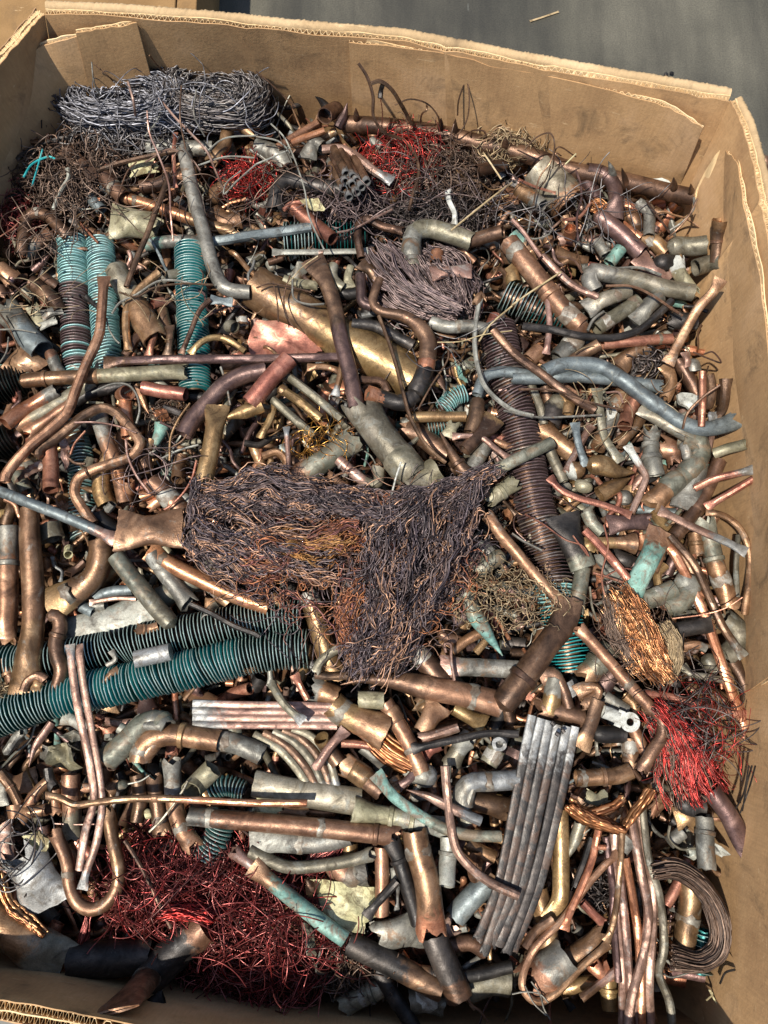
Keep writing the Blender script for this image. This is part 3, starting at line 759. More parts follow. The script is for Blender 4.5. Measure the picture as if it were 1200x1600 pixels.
# folded, frayed outer lip along the back and the right
def lip(rm, o0, o1, zt, name='rim_lip'):
    A = resample(P3(rm, ZR), 420); n = 420
    d = np.gradient(A, axis=0); nrm = np.stack([d[:, 1], -d[:, 0], np.zeros(n)], 1); nrm /= np.linalg.norm(nrm, axis=1)[:, None]
    if (nrm * (A - np.array([0.05, 0.15, 0]))).sum() < 0: nrm = -nrm
    g = np.random.default_rng(nseed()); rows = []
    fr = g.normal(0, 0.0005, n); fr2 = g.normal(0, 0.0005, n) + 0.0004 * np.sin(np.arange(n) * 0.07)
    prof = [(o0 + 0.0004, -0.03), (o0, 0.0), (o0 + 0.0022, zt), ((o0 + o1) / 2, zt + 0.0022), (o1 - 0.002, zt), (o1, -0.006), (o1 - 0.0005, -0.10)]
    for k, (o_, z_) in enumerate(prof):
        p = A + nrm * (o_ + 0.0014 * np.sin(np.arange(n) / n * 90 * 0.11) + (fr if k in (3, 4, 5) else fr2 * 0.4))[:, None]; p[:, 2] += z_ + (fr2 if k in (2, 3, 4) else 0) ; rows.append(p)
    G = np.array(rows); F = []
    for r_ in range(len(prof) - 1):
        for i in range(n - 1):
            a = r_ * n + i; F.append((a, a + n, a + n + 1, a + 1))
    return centred(name, G.reshape(-1, 3), F, [M['cardlip']], box, sharp=70)
lip(rimB, 0.0095, 0.024, 0.004); lip(rimR[:7], 0.0095, 0.022, 0.003)
# torn and folded inner panels
pl = board('inner_panel', wp((545, 66, .945), (700, 87, .944), (800, 109, .94), (900, 131, .938), (1023, 158, .936), (1062, 178, .931), (1098, 200, .925)),
      wp((552, 198, .745), (690, 222, .745), (800, 250, .745), (900, 275, .745), (978, 290, .745), (1020, 296, .75), (1058, 302, .755)), [0, 0.006], cm, box, exact=True, rag=0.002)
pl['label'] = 'long inner panel torn off at its right end'
pl = board('inner_panel', wp((119, 53, .935), (140, 50, .936), (160, 46, .938), (190, 42, .94), (214, 38, .942)),
      wp((150, 184, .76), (170, 180, .76), (192, 176, .76), (222, 172, .76), (248, 168, .76)), [0, 0.006], cm, box, exact=True, rag=0.001)
pl['label'] = 'short upright inner panel behind the grey wire coil'
pl = board('inner_panel', wp((-60, 190, .90), (-20, 150, .90), (0, 124, .90), (30, 92, .905), (63, 73, .915), (90, 69, .92), (123, 60, .925)),
      wp((-60, 430, .74), (-10, 340, .75), (35, 290, .76), (72, 240, .76), (108, 205, .76), (140, 188, .76), (160, 184, .76)), [0, 0.007], cm, box, exact=True, rag=0.002)
pl['label'] = 'folded inner panel with crushed top edge in the back corner'
pl = board('inner_panel', wp((1085, 338, .77), (1098, 292, .81), (1114, 261, .85), (1133, 226, .90), (1152, 262, .925), (1170, 345, .932), (1196, 520, .935), (1212, 800, .935), (1210, 1050, .935)),
      wp((1083, 342, .74), (1085, 346, .74), (1088, 354, .74), (1091, 372, .74), (1093, 400, .74), (1100, 460, .74), (1117, 600, .74), (1144, 850, .74), (1140, 1100, .74)), [0, 0.006], cm, box, exact=True, rag=0.0035)
pl['label'] = 'inner panel on the right wall with a ragged torn peak'
# the next box behind
nb = empty('cardboard_box', Vector((-1.2, 1.6, 0))); tag(nb, 'dull brown cardboard box standing behind the back left corner', 'cardboard box')
def prism(name, x0, x1, y0, y1, z0, z1, m, parent, bev=0.004):
    V = []; 
    for z, i in ((z0, 0), (z1 - bev, 0), (z1, bev)):
        V += [(x0+i, y0+i, z), (x1-i, y0+i, z), (x1-i, y1-i, z), (x0+i, y1-i, z)]
    F = [(4, 5, 6, 7)[::-1]] and []
    for r_ in (0, 4):
        for k in range(4): F.append((r_+k, r_+(k+1) % 4, r_+4+(k+1) % 4, r_+4+k))
    F += [(8, 9, 10, 11), (3, 2, 1, 0)]
    return centred(name, V, F, [m], parent, sharp=20)
prism('box_body', -2.2, -0.508, 1.14, 2.9, 0.004, 0.25, M['cardshade'], nb)
prism('top_flap', -2.2, -0.562, 1.138, 2.9, 0.252, 0.258, M['cardshade'], nb, 0.002)
prism('top_flap', -0.557, -0.505, 1.138, 2.9, 0.252, 0.258, M['cardshade'], nb, 0.002)

# ================================================================ the scrap, thing by thing
# ---- back left: the grey coil and what lies round it
tile(0, 0)
def loop_coil(cx, cy, ax, ay, n, seed, Lz=2.2, rot=0.0, Mn=64, amp=0.003, kmin=0.38):
    g = np.random.default_rng(seed)
    a = g.uniform(0, 6.28, (n, 1)); sp = g.uniform(1.6, 5.5, (n, 1)); t = a + sp * np.linspace(0, 1, Mn)[None]
    k = g.uniform(kmin, 1.0, (n, 1)) ** 0.7 * (1 + 0.05 * np.sin(3 * t + g.uniform(0, 6, (n, 1))))
    sq = np.sign(np.cos(t)) * np.abs(np.cos(t)) ** 0.8
    u = cx + ax * k * sq; v = cy + ay * k * np.sin(t)
    u, v = cx + (u - cx) * math.cos(rot) - (v - cy) * math.sin(rot), cy + (u - cx) * math.sin(rot) + (v - cy) * math.cos(rot)
    z = ZP + Lz * LAYER; c = at(OX + cx / ZO, OY + cy / ZO, z); sc = scale_at(OX + cx / ZO, OY + cy / ZO, z) / ZO
    h = 0.045 * np.sqrt(np.clip(1 - (k - 0.72) ** 2 / 0.16, 0, 1)) * g.uniform(-0.3, 1, (n, 1))
    X = np.stack([c[0] + (u - cx) * sc, c[1] - (v - cy) * sc * 1.15, c[2] + h], -1)
    X += np.stack([g.normal(0, 0.004, n), g.normal(0, 0.004, n), np.zeros(n)], -1)[:, None]
    return X + crinkle(n, Mn, sp[:, 0] * ax * sc, amp, 0.05, g)
wire_thing('wire_coil', 'large silvery grey coil of loose wire in the back left corner', 'wire coil',
           [(loop_coil(600, 495, 330, 115, 400, 3, amp=.0022, kmin=.12), rng.uniform(.0010, .0015, 400), 'wcoil'), (loop_coil(1010, 470, 270, 135, 420, 4, 2.2, 0.15, amp=.0022, kmin=.1), rng.uniform(.0009, .0014, 420), 'wcoildark'), (tangle(800, 480, 480, 120, 36, .22, 4.0, .05, .7, 40, 5), .0009, 'wcoil')], near='the grey wire coil', singles=30)
wire_thing('wire_tangle', 'dark frizzy nest of brown wire below the grey coil', 'wire tangle',
           [(tangle(330, 800, 270, 190, 420, .12, 1.2, .035, 2.2, 30, 11), rng.uniform(.0006, .0013, 420), 'wbrown'), (tangle(560, 650, 330, 60, 160, .10, 1.8, .02, 1.2, 24, 12), rng.uniform(.0007, .0012, 160), 'wcoildark')], near='the dark frizzy wire nest')
wire_thing('wire_tangle', 'bright red enamelled wire tangle beside the grey white pipe', 'wire tangle',
           [(tangle(1150, 820, 130, 80, 110, .10, 1.6, .02, 1.0, 24, 13), rng.uniform(.0005, .0009, 110), 'wred')])
wire_thing('wire_tangle', 'copper brown wire clump at the left wall above the elbow', 'wire tangle',
           [(tangle(90, 1000, 80, 170, 120, .09, 0.8, .02, 1.6, 24, 14), rng.uniform(.0006, .0011, 120), 'wnest')])
T('35 655 205 672', 34, 'cu', 2, 'oo', 'short brown copper pipe poking out at the left wall')
T('75 745 150 700 260 655 340 640', 24, 'blk', 2.4, 'ft', 'crusty black wire stub below the grey coil', 'copper_rod', dent=.12)
T('300 690 380 760 450 835', 62, 'cud', 2.6, 'ff', 'folded dark brown strip under the grey coil', 'metal_strip', f=.22)
T('495 830 530 875 585 930', 88, 'cud', 2.0, 'ko'.replace('k', 'd'), 'short dark coupling with a pale copper pipe in its mouth', 'pipe_fitting', j='s0.5')
T('575 925 770 985 1000 1060 1110 1090', 62, 'cub/'.rstrip('/'), 1.6, 'oo', 'pale copper pipe with ochre end running under the grey white pipe', j='s0.12', two='och@0.62', near='the pale copper pipe')
T('858 680 905 900 960 1110 1005 1270 1060 1350 1175 1368', 74, 'gry', 3.4, 'co', 'long grey white pipe standing out below the grey coil, bent at its foot', 'bent_pipe', near='the long grey white pipe')
T('520 1040 620 1045 725 1060', 130, 'yel', 1.6, 'pt', 'crumpled olive yellow pipe end above the teal finned tubes', 'crushed_pipe', dent=.12)
T('95 1190 112 1080 135 1010 200 1005 330 1110', 62, 'cud', 2.2, 'oo', 'brown pipe bent into a hook near the left wall', 'bent_pipe', j='s0.55', near='the brown hook pipe by the left wall')
T('120 1200 230 1085', 66, 'cu', 1.2, 'oo', 'grey brown pipe below the hook at the left wall', two='gry@-0.45')
T('798 815 735 980 680 1120 645 1200 592 1345', 30, 'cud', 3.6, 'oo', 'thin dark brown tube leaning beside the grey white pipe', 'copper_rod')
T('822 620 815 720 822 880', 22, 'red', 2.6, 'ff', 'short reddish wire beside the grey white pipe', 'copper_rod')
T('960 1135 1050 1128 1200 1100 1460 1066', 52, 'blu', 2.4, 'oo', 'straight blue grey pipe above the round copper wire nest', near='the blue grey pipe')
T('680 1150 780 1135 900 1130 960 1140', 66, 'ver', 1.4, 'ot', 'greenish grey pipe end above the bright teal finned tube', two='gry@0.3')
T('450 800 560 765 690 735 800 715 900 720', 26, 'cud', 2.8, 'oo', 'dark brown rod crossing the wire nest', 'copper_rod')
T('690 690 840 690 1000 700', 78, 'gry', 1.2, 'oo', 'grey pipe lying under the loose wires below the coil')
T('1190 620 1110 590 1070 610 1050 680 990 760', 66, 'och', 2.2, 'oo', 'ochre bent pipe right of the coil', 'bent_pipe')
T('990 960 1010 900 1100 860', 70, 'och', 1.0, 'co', 'rounded ochre pipe end under the pale wires', 'pipe_elbow')
T('1000 1000 1060 1040 1130 1030', 90, 'och', .8, 'to', 'bulging ochre fitting below the red tangle', 'pipe_fitting', dent=.12)
T('660 880 760 860 800 830', 75, 'cud', .9, 'oo', 'dark brown pipe under the thin leaning tube')
T('620 790 720 770', 90, 'pyel', 1.1, 'tt', 'torn pale tan scrap under the loose wires', 'crushed_pipe', f=.5)
T('425 930 480 985', 60, 'blu', 1.1, 'oo', 'short blue grey pipe next to the crumpled olive piece')
W('690 520 700 620 740 720 790 860 800 1000 812 1130', 11, 'pnk', 4.6, 'thin pale wire hanging over the grey white pipe', hs=[.03, .02, 0, 0, 0, -.02])
W('745 460 830 560 900 630 970 710 1010 800 1045 880', 13, 'pnk', 4.4, 'pinkish wire running down from the coil', hs=[.03, .02, .01, 0, 0, -.02])
W('760 520 720 590 680 640', 9, 'gpl', 4.2, 'short pale wire on the coil')
W('850 400 845 560 870 700', 9, 'cud', 4.6, 'thin dark wire arching over the coil', hs=[.04, .03, 0])
W('920 420 910 540 960 640', 8, 'gry', 4.6, 'thin grey wire curling off the right end of the coil', hs=[.04, .03, 0])
W('960 720 1050 650 1200 635', 9, 'gpl', 4.0, 'pale wire looping right of the coil')
W('930 775 1060 735 1200 740', 9, 'gpl', 4.0, 'pale wire crossing above the red tangle')
W('1200 770 1110 850 1050 910 1060 860 1130 800', 9, 'gpl', 4.2, 'pale wire bent into a narrow loop at the red tangle')
W('600 385 625 470 635 540', 14, 'pnk', 4.4, 'pinkish tie wire across the coil', hs=[.035, .03, .0])
W('430 290 440 380 470 450', 8, 'gry', 4.4, 'upright thin wire left of the coil top', hs=[.07, .05, .02])
W('700 260 740 310 780 350', 8, 'och', 4.6, 'thin wire sticking up against the back wall', hs=[.06, .03, .0])
W('440 300 500 350 530 380', 7, 'cud', 4.6, 'fine dark wire against the short upright panel', hs=[.05, .04, .02])
W('195 600 200 530 250 470 300 560', 8, 'blk', 3, 'dark wire hooked up at the left of the coil')
W('110 830 150 770 230 735 260 745', 11, 'finteal', 3.2, 'teal coated wire arching over the dark nest')
W('150 870 180 770 200 700', 9, 'finteal', 3.2, 'second teal coated wire left in the dark nest')
W('250 980 280 900 320 830 315 790', 20, 'gpl', 3.0, 'crusty pale stick standing in the dark nest', e='tt')
W('680 760 800 700 900 750 940 800', 10, 'pnk', 3.8, 'curved pink wire right of the dark nest')
W('540 960 600 800 640 760', 8, 'cud', 3.4, 'thin wire rising beside the dark coupling')
W('380 1050 460 1140', 14, 'cub', 2.2, 'bright copper wire stub by the crumpled olive piece')
W('0 1110 60 1070 90 1040', 7, 'red', 2.6, 'fine red wire by the left wall')
# ---- back middle
tile(400, 0)
mf = T('410 580 600 592 860 625 1060 672 1200 705 1330 745 1470 795 1720 850 1960 908 2040 925', 88, 'cud', 2.6, 'do', 'long dark glossy header pipe with pointed stubs along the back wall', 'pipe_manifold', cat='header pipe', near='the dark header pipe', sides=18)
for x, y, x2, y2, w_ in ((470, 575, 468, 505, 30), (862, 620, 868, 552, 30), (930, 640, 935, 555, 30), (1165, 705, 1170, 640, 34), (1685, 845, 1650, 755, 36), (1738, 870, 1715, 785, 28), (1955, 905, 1960, 830, 36), (2035, 920, 2040, 860, 28)):
    T(f'{x} {y} {(x+x2)/2} {(y+y2)/2} {x2} {y2}', w_, 'cud' if x != 1685 else 'gry', 2.8, 'ds', '', 'stub', parent=mf, hs=[0, .02, .04])
T('320 545 355 525 400 500', 84, 'cud', 3.4, 'oc', 'dark open pipe end facing out below the back wall', hs=[.015, 0, -.01], near='the dark open pipe end')
T('278 452 320 490 360 540', 46, 'blk', 3.2, 'sd', 'grey black pinched spike behind the dark open pipe end', 'crushed_pipe', hs=[.03, .01, 0])
T('430 482 415 530 385 600', 52, 'pur', 3.2, 'so', 'purple brown pinched tip right of the dark open pipe end', 'crushed_pipe', hs=[.02, .01, 0])
T('165 672 240 640 320 612', 34, 'cub', 2.8, 'oo', 'short pale copper rod left of the tiny tube bundle', 'copper_rod')
T('100 690 180 640 290 575', 38, 'cu', 2.4, 'oo', 'brown tube reaching up to the dark open pipe end')
T('310 700 400 698 490 748 560 805 640 850', 46, 'pnk', 3.4, 'of', 'pinkish bent tube with a grey crimped end over the red wire', 'bent_pipe', two='sil@0.86', near='the pinkish bent tube')
tb = empty('tube_bundle', at(545, 287, ZP + .03)); tag(tb, 'bundle of tiny grey rimmed tubes packed like a honeycomb', 'tube bundle'); NEAR.append((tb.location.x, tb.location.y, 'the honeycomb tube bundle'))
for i, (x, y) in enumerate(((423, 815), (457, 830), (419, 853), (452, 866), (413, 888), (497, 880), (520, 855), (472, 905), (437, 925), (475, 848))):
    o = T(f'{x} {y} {x-25} {y-50} {x-60} {y-120}', 38, 'sil', 3.9 + (925 - y) * .006, 'od', '', 'tube', parent=tb, hs=[.012, 0, -.015], thick=.22, two='cud@0.12')
T('90 985 100 900 135 850 200 848 300 875 410 895', 80, 'blk', 2.2, 'oo', 'glossy black bent pipe below the white wires', 'bent_pipe', j='g0.78 g0.88')
T('165 965 240 1025 362 1120', 72, 'red', 2.2, 'oo', 'bright copper pipe with its open end facing down', hs=[0, 0, .012], near='the bright copper open pipe')
slab('205 945 250 935 290 930 325 985 320 1000 270 985', .0012, 'pyel', 3.6, 'yellow leaf like flake by the black bent pipe', 'metal_sheet', .003)
T('130 985 160 955 230 945', 22, 'red', 3.0, 'of', 'orange copper stem beside the yellow flake', 'copper_rod')
T('495 1210 478 1110 485 1050 520 1028 590 1060 685 1082', 42, 'cud', 2.8, 'oo', 'brown tube hooked over at the purple wire hank', 'bent_pipe')
T('728 1235 728 1150 745 1090 800 1072 900 1095 1010 1135', 100, 'gry', 3.2, 'oo', 'thick grey olive elbow above the purple wire hank', 'pipe_elbow', j='k0.14', two='oli@0.35', near='the grey olive elbow')
T('1030 798 1090 790 1180 770', 64, 'cud', 2.6, 'oc', 'dark pipe with an open round end in the brown tangle', hs=[.012, 0, -.01])
T('1158 1085 1090 1105 1000 1128', 74, 'cud', 3.2, 'oo', 'dark pipe end with tan rim right of the grey olive elbow', hs=[.01, 0, 0], thick=.22)
W('480 298 520 360 548 450 552 550 600 618 700 662 752 740 762 820 738 900 718 985', 17, 'cud', 4.4, 'long brown wire arching up high against the back wall', hs=[.10, .09, .07, .04, .02, 0, 0, 0, 0, 0])
W('538 392 580 382 630 415 680 490 730 582', 20, 'cud', 4.2, 'brown wire bent like a hoop against the back wall', hs=[.09, .09, .08, .05, .01], e='oo')
W('592 402 585 430 582 460', 26, 'blk', 4.2, 'short dark piece hanging from the hoop wire', hs=[.085, .075, .07], e='dd')
W('582 455 592 520 590 600', 6, 'red', 4, 'fine red wire hanging from the hoop', hs=[.065, .04, .01])
W('985 370 950 470 945 540', 8, 'cud', 4.2, 'upright loop of thin dark wire at the back wall', hs=[.07, .04, .01])
W('990 372 1000 470 985 570 940 632 900 610', 8, 'cud', 4.2, 'thin dark wire curving down the back wall', hs=[.07, .05, .02, 0, 0])
W('650 492 720 465 800 485 850 540 862 600', 8, 'cud', 4.2, 'thin wire bowed over the header pipe', hs=[.05, .06, .05, .03, 0])
W('800 490 800 515 780 530 770 575', 10, 'cud', 4.1, 'kinked dark wire scrap over the header pipe', hs=[.04, .04, .03, 0])
W('0 335 60 385 130 450 185 500', 7, 'cud', 4.3, 'thin dark wire rising right of the coil', hs=[.06, .05, .03, .02])
W('1005 640 1010 615 1070 615 1080 640', 9, 'cud', 3.8, 'small hooked wire over the header pipe')
W('915 1080 1000 1010 1100 930 1200 855', 10, 'straw', 4.2, 'straw coloured stalk across the brown tangle', cat='stalk')
W('70 580 130 640 170 720 200 800 230 900 245 1000 290 1110 320 1170', 9, 'gpl', 4.6, 'pale grey wire trailing down from the coil end')
W('0 640 100 660 140 690 160 720', 9, 'gpl', 4.4, 'pale wire joining the trailing grey wire')
W('0 770 70 740 150 705', 9, 'gpl', 4.4, 'pale wire at the end of the red tangle')
W('900 890 905 940 932 1000 930 1050', 28, 'wht', 3.6, 'crusty white stick in the brown tangle', e='tt')
W('1065 715 1110 780 1150 840', 9, 'straw', 4, 'thin tan wire by the open pipe ends')
W('380 1090 450 1075 560 1020 640 980', 12, 'pnk', 3.6, 'thin pinkish wire over the dark finned tube')
wire_thing('wire_tangle', 'bright red enamelled wire nest beside the honeycomb bundle', 'wire tangle',
           [(tangle(700, 740, 200, 160, 230, .11, 2.0, .04, .8, 26, 21), rng.uniform(.0004, .0008, 230), 'wred'), (tangle(720, 760, 210, 170, 80, .13, 2.2, .04, .8, 28, 27), .0006, 'wbrown'), (tangle(790, 640, 80, 50, 120, .05, 2.8, .02, 2.6, 24, 22), rng.uniform(.0005, .0009, 120), 'wred')], near='the red wire nest at the back')
wire_thing('wire_tangle', 'brown curly wire tangle right of the red nest', 'wire tangle',
           [(tangle(900, 800, 210, 190, 330, .11, 1.8, .03, 2.0, 28, 23), rng.uniform(.0006, .0011, 330), 'wbrown'), (tangle(1180, 680, 160, 70, 120, .11, 2.6, .03, 1.6, 28, 24), rng.uniform(.0006, .0011, 120), 'wtan')], near='the brown curly tangle')
wire_thing('wire_tangle', 'dark purple wire mat under the honeycomb bundle', 'wire tangle',
           [(tangle(470, 960, 250, 110, 240, .12, 1.0, .02, 1.2, 28, 25), rng.uniform(.0007, .0012, 240), 'wpurple')])
wire_thing('wire_tangle', 'loose dark brown wire round the purple hank', 'wire tangle',
           [(tangle(850, 1010, 260, 110, 220, .14, 1.6, .02, 1.2, 30, 26), rng.uniform(.0006, .0011, 220), 'wblack')])
finned('130 1130 330 1125 520 1120', 175, 'finblk', 0.2, 'dark finned tube under the blue grey pipe', 'fin', 6, mix=[('fin', 'finedge', 0, .4)])
T('75 1182 300 1180 525 1178', 32, 'gpl', 1.8, 'ff', 'pale grey flat bar beneath the dark finned tube', 'metal_strip', f=.4)
T('540 660 590 690', 50, 'gry', 2.6, 'oo', 'small grey double tube end above the red nest')
T('240 745 255 700 280 670 310 690', 70, 'gry', 1.8, 'po', 'grey crumpled end left of the honeycomb', 'crushed_pipe', dent=.12)
T('0 690 90 720 150 770', 90, 'gry', 1.3, 'oo', 'grey pipe end under the white wires at the red tangle')
# ---- back right
tile(800, 0)
T('125 800 190 870 275 965', 205, 'oli', 1.6, 'oo', 'wide dull brown can shaped pipe near the back right', 'copper_pipe', two='och@0.8', near='the wide dull brown can')
T('30 885 85 925 142 968', 80, 'och', 3.0, 'oo', 'copper pipe with grey open mouth before the brown can', two='gry@0.62', hs=[0, .005, .012], near='the grey mouthed pipe')
T('350 800 420 810 470 850 485 930 472 1020', 78, 'pur', 3.0, 'of', 'purple brown bent pipe beside the brown can', 'bent_pipe', j='g0.3', near='the purple brown bent pipe')
T('345 845 375 900 400 945', 84, 'pur', 2.0, 'oo', 'short reddish purple pipe behind the bent one')
T('385 1000 460 1060 540 1120 610 1190', 92, 'pur', 2.4, 'co', 'thick purple brown pipe running down right', near='the thick purple brown pipe')
wire_thing('wire_bundle', 'small bright copper wire twist by the purple pipe', 'wire bundle', [(hank('360 960 400 965 440 985', [30, 34, 22], 60, .001, 2.6, .012, .001, .03, (.6, 1), 16, seed=31), .0009, 'wcu')], singles=8)
T('590 950 635 985 645 1050 640 1110', 62, 'gry', 2.2, 'oo', 'grey elbow near the right back corner', 'pipe_elbow', j='s0.3')
T('515 1030 560 1020 600 1080', 86, 'och', 1.4, 'cc', 'rounded ochre elbow near the right back corner', 'pipe_elbow')
T('520 950 590 985', 40, 'cub', 1.9, 'ff', 'bright copper pinched end near the grey elbow', 'crushed_pipe')
T('512 1060 560 1090 600 1120', 56, 'cub', 1.9, 'fo', 'bright copper torn strip below the ochre elbow', 'crushed_pipe')
T('600 1120 660 1130 720 1190', 78, 'och', 1.4, 'oo', 'brass coloured pipe end below the grey elbow', j='w0.3')
T('272 1110 272 1070', 62, 'cub', 2.2, 'oo', 'small upright bright copper ring', 'pipe_fitting', hs=[-.01, .012])
T('725 1160 800 1155 915 1150', 100, 'oli', 2.2, 'co', 'dark olive pipe with a black open mouth by the right wall', hs=[0, 0, .01], near='the black mouthed olive pipe')
T('980 1030 968 1110 960 1230', 68, 'cud', 3.0, 'xo', 'flared dark brass pipe standing against the right wall', j='b0.15 g0.5', two='och@-0.2', hs=[.05, .03, .01], near='the flared dark pipe')
T('0 1030 60 1095 135 1205', 22, 'pnk', 4.0, 'oo', 'thin pink tube near the grey mouthed pipe', 'copper_rod')
T('0 1110 50 1150 100 1200', 95, 'ver', 1.6, 'oo', 'short verdigris pipe under the thin pink tube', two='cu@.5')
T('150 1120 190 1150', 90, 'och', 1.2, 'cc', 'rounded brown cap under the wires', 'capped_fitting')
T('400 1130 440 1195', 60, 'gry', 2, 'oo', 'grey pipe end beneath the thick purple pipe')
W('855 925 850 980 800 1040 740 1080', 14, 'gry', 3.6, 'grey wire curving down from the header pipe end', hs=[.03, .02, .01, 0])
W('870 930 830 1010 770 1080 735 1110', 10, 'cud', 3.6, 'brown wire next to the header pipe end', hs=[.03, .02, .01, 0])
W('630 940 680 1010 740 1090', 12, 'cud', 3.6, 'thin brown wire below the header pipe')
W('0 640 70 660 130 720', 8, 'cud', 3.9, 'thin wire loop left of the brown can', hs=[.04, .05, .02])
W('60 700 120 640 180 625 200 680 180 760 130 830 100 960', 9, 'cud', 4.6, 'thin wire looping up over the brown can', hs=[.03, .05, .06, .05, .03, .02, .01])
W('130 880 160 840 180 780', 7, 'cud', 4.4, 'fine wire against the side of the can')
W('300 800 320 860 325 930 305 1010 310 1130', 12, 'pur', 4, 'thin bent wire right of the can')
W('240 1030 310 1020 370 950', 18, 'red', 3.6, 'copper wire reaching under the can', e='oo')
W('30 840 120 880 205 905', 14, 'red', 4.2, 'red frayed wire across the can', e='ff')
W('140 1000 170 1030 180 1090 110 1120 60 1110', 10, 'gry', 3.8, 'grey wire ring below the grey mouthed pipe')
W('90 990 80 1060 60 1130', 10, 'gry', 3.9, 'short grey wire at the grey mouthed pipe')
W('355 1130 360 1080 400 1060', 10, 'cud', 3.6, 'small hooked wire by the thick purple pipe')
W('1010 1190 1050 1120 1110 1030', 9, 'cud', 3.0, 'thin wire leaning on the right wall', hs=[0, .05, .10])
for i, (a, b) in enumerate((('190 740 215 690 300 735', 'tangled thin wires'), ('250 770 300 720', 'short straw'), ('230 730 205 720 190 790', 'curl of fine wire'))):
    W(a, 7, 'pyel' if i == 1 else 'cud', 4.4, b + ' on the header pipe behind the can', hs=[.02, .04, .01][:len(a.split()) // 2])
slab('555 825 600 820 700 840 755 865 750 885 640 870', .0015, 'wht', 2.8, 'flaking white and green paint patch by the header pipe', 'paint_flake', .002, cat='paint flake')
# wire outside the box
z_ = 0.03
V, F, inn = sweep(catmull([np.array(at(u, v, z_ + h)) for u, v, h in ((1174, 262, .0), (1182, 249, .03), (1194, 250, .05), (1202, 270, .03), (1196, 300, .0), (1210, 350, .0))], 30), .013, 'oo', 1, 10)
tag(centred('bent_pipe', V, F, [M['cud']]), 'dark pipe hook on the floor outside the right wall', 'pipe')

tile(0, 0, 1.0)
for i_, (cx_, cy_, rx_, ry_, n_, lb_) in enumerate(((300, 300, 230, 60, 44, 'sparse thin brown wires strewn below the grey coil'), (620, 310, 200, 70, 46, 'sparse thin wires strewn over the honeycomb bundle and red nest'), (900, 320, 130, 60, 34, 'sparse thin wires strewn round the wide dull brown can'),
        (200, 470, 200, 60, 16, 'sparse thin dark wires over the teal finned tubes'), (70, 360, 60, 60, 26, 'sparse thin wires at the left wall by the brown hook pipe'), (230, 740, 90, 50, 18, 'sparse thin wires over the small fittings above the pillow'),
        (700, 560, 120, 90, 20, 'sparse thin wires right of the thick brown S pipe'), (960, 620, 120, 70, 18, 'sparse thin wires over the fittings below the blue grey pipe'))):
    wire_thing('wire_tangle', lb_, 'wire tangle', [(tangle(cx_, cy_, rx_, ry_, n_, .15, 3.4, .03, .9, 34, 300 + i_), rng.uniform(.0005, .0010, n_), ('wbrown', 'wpurple', 'wcoildark', 'wtan')[i_ % 4])], singles=12)

V, F, inn = sweep(catmull([np.array(at(u, v, .004)) for u, v in ((828, 33), (850, 26), (873, 18))], 12), .003, 'ff', .4, 8)
tag(centred('loose_straw', V, F, [M['straw']]), 'pale straw lying on the floor behind the box', 'straw')
for i_, (u_, v_, r_) in enumerate(((1040, 117, .006), (1049, 115, .005))):
    V, F, inn = sweep(catmull([np.array(at(u_ - 3, v_, .006)), np.array(at(u_, v_ - 1, .008)), np.array(at(u_ + 4, v_ + 1, .006))], 8), r_, 'cc', .6, 8, dent=.2, seed=i_)
    tag(centred('floor_crumb', V, F, [M['blk']]), ('dark crumb on the floor, left of a close pair', 'dark crumb on the floor, right of a close pair')[i_], 'crumb')
# ---- left, upper middle
tile(0, 400)
mx = [('finlight', 'finlight', 0, .45), ('finpur', 'finpur', .45, 1)]
finned('338 -80 352 200 368 500 380 640', 145, 'finlight', 0.6, 'left one of the two pale teal finned tubes standing side by side', 'finlight', 5.4, mix=[('finlight', 'finlight', 0, .3), ('finpur', 'finpur', .3, .85)], near='the pale teal finned tubes')
finned('468 -70 485 200 505 500 520 620', 135, 'finlight', 0.5, 'right one of the two pale teal finned tubes standing side by side', 'finlight', 5.4, mix=[('finlight', 'finlight', 0, .7)])
finned('890 -45 898 200 908 420 915 640', 150, 'finteal', 0.8, 'single bright teal finned tube below the long grey white pipe', 'finedge', 5.4, near='the bright teal finned tube')
finned('330 780 370 900 385 1100 380 1230 390 1320', 120, 'finlight', -1.0, 'pale teal finned tube deep under the bent brown hook', 'finedge', 6)
finned('-20 620 60 590 150 560', 170, 'finblk', 0.2, 'black finned tube at the left wall', 'finblk', 6)
finned('-30 900 60 850', 150, 'finblk', -0.2, 'short black finned tube at the left under the copper pipes', 'finblk', 6)
T('487 95 478 250 465 370 400 520 360 620 310 740 225 820 140 890 30 1020 20 1060', 54, 'cu', 4.4, 'fo', 'long bent copper tube slanting from the finned tubes to the left wall', 'bent_pipe', near='the long slanting copper tube')
T('88 590 200 578 420 565 640 555 868 540', 78, 'och', 3.0, 'co', 'straight brass pipe with yellowed right half across the finned tubes', j='k0.44 g0.16', two='yel@0.46', near='the yellowed brass pipe')
T('485 500 620 490 900 485 1200 484 1400 478 1650 470', 48, 'pur', 3.4, 'pd', 'long thin purple brown pipe lying across the middle', two='cud@-.1', near='the long purple pipe')
T('545 60 590 150 640 215', 120, 'oli', 2.2, 'oo', 'olive bronze pipe neck between the finned tubes')
T('630 200 670 290 735 400', 138, 'och', 2.4, 'co', 'fat bronze reducer between the finned tubes', 'pipe_fitting', ws=[.9, 1.05, 1.0], near='the fat bronze reducer')
T('600 440 590 330 600 240 650 160 745 75', 40, 'och', 3.2, 'oo', 'thin ochre tube curving over the bronze reducer', 'bent_pipe')
T('695 470 712 410 722 370 712 335', 36, 'red', 2.8, 'fc', 'short bent copper tube left of the bright teal fins', 'bent_pipe')
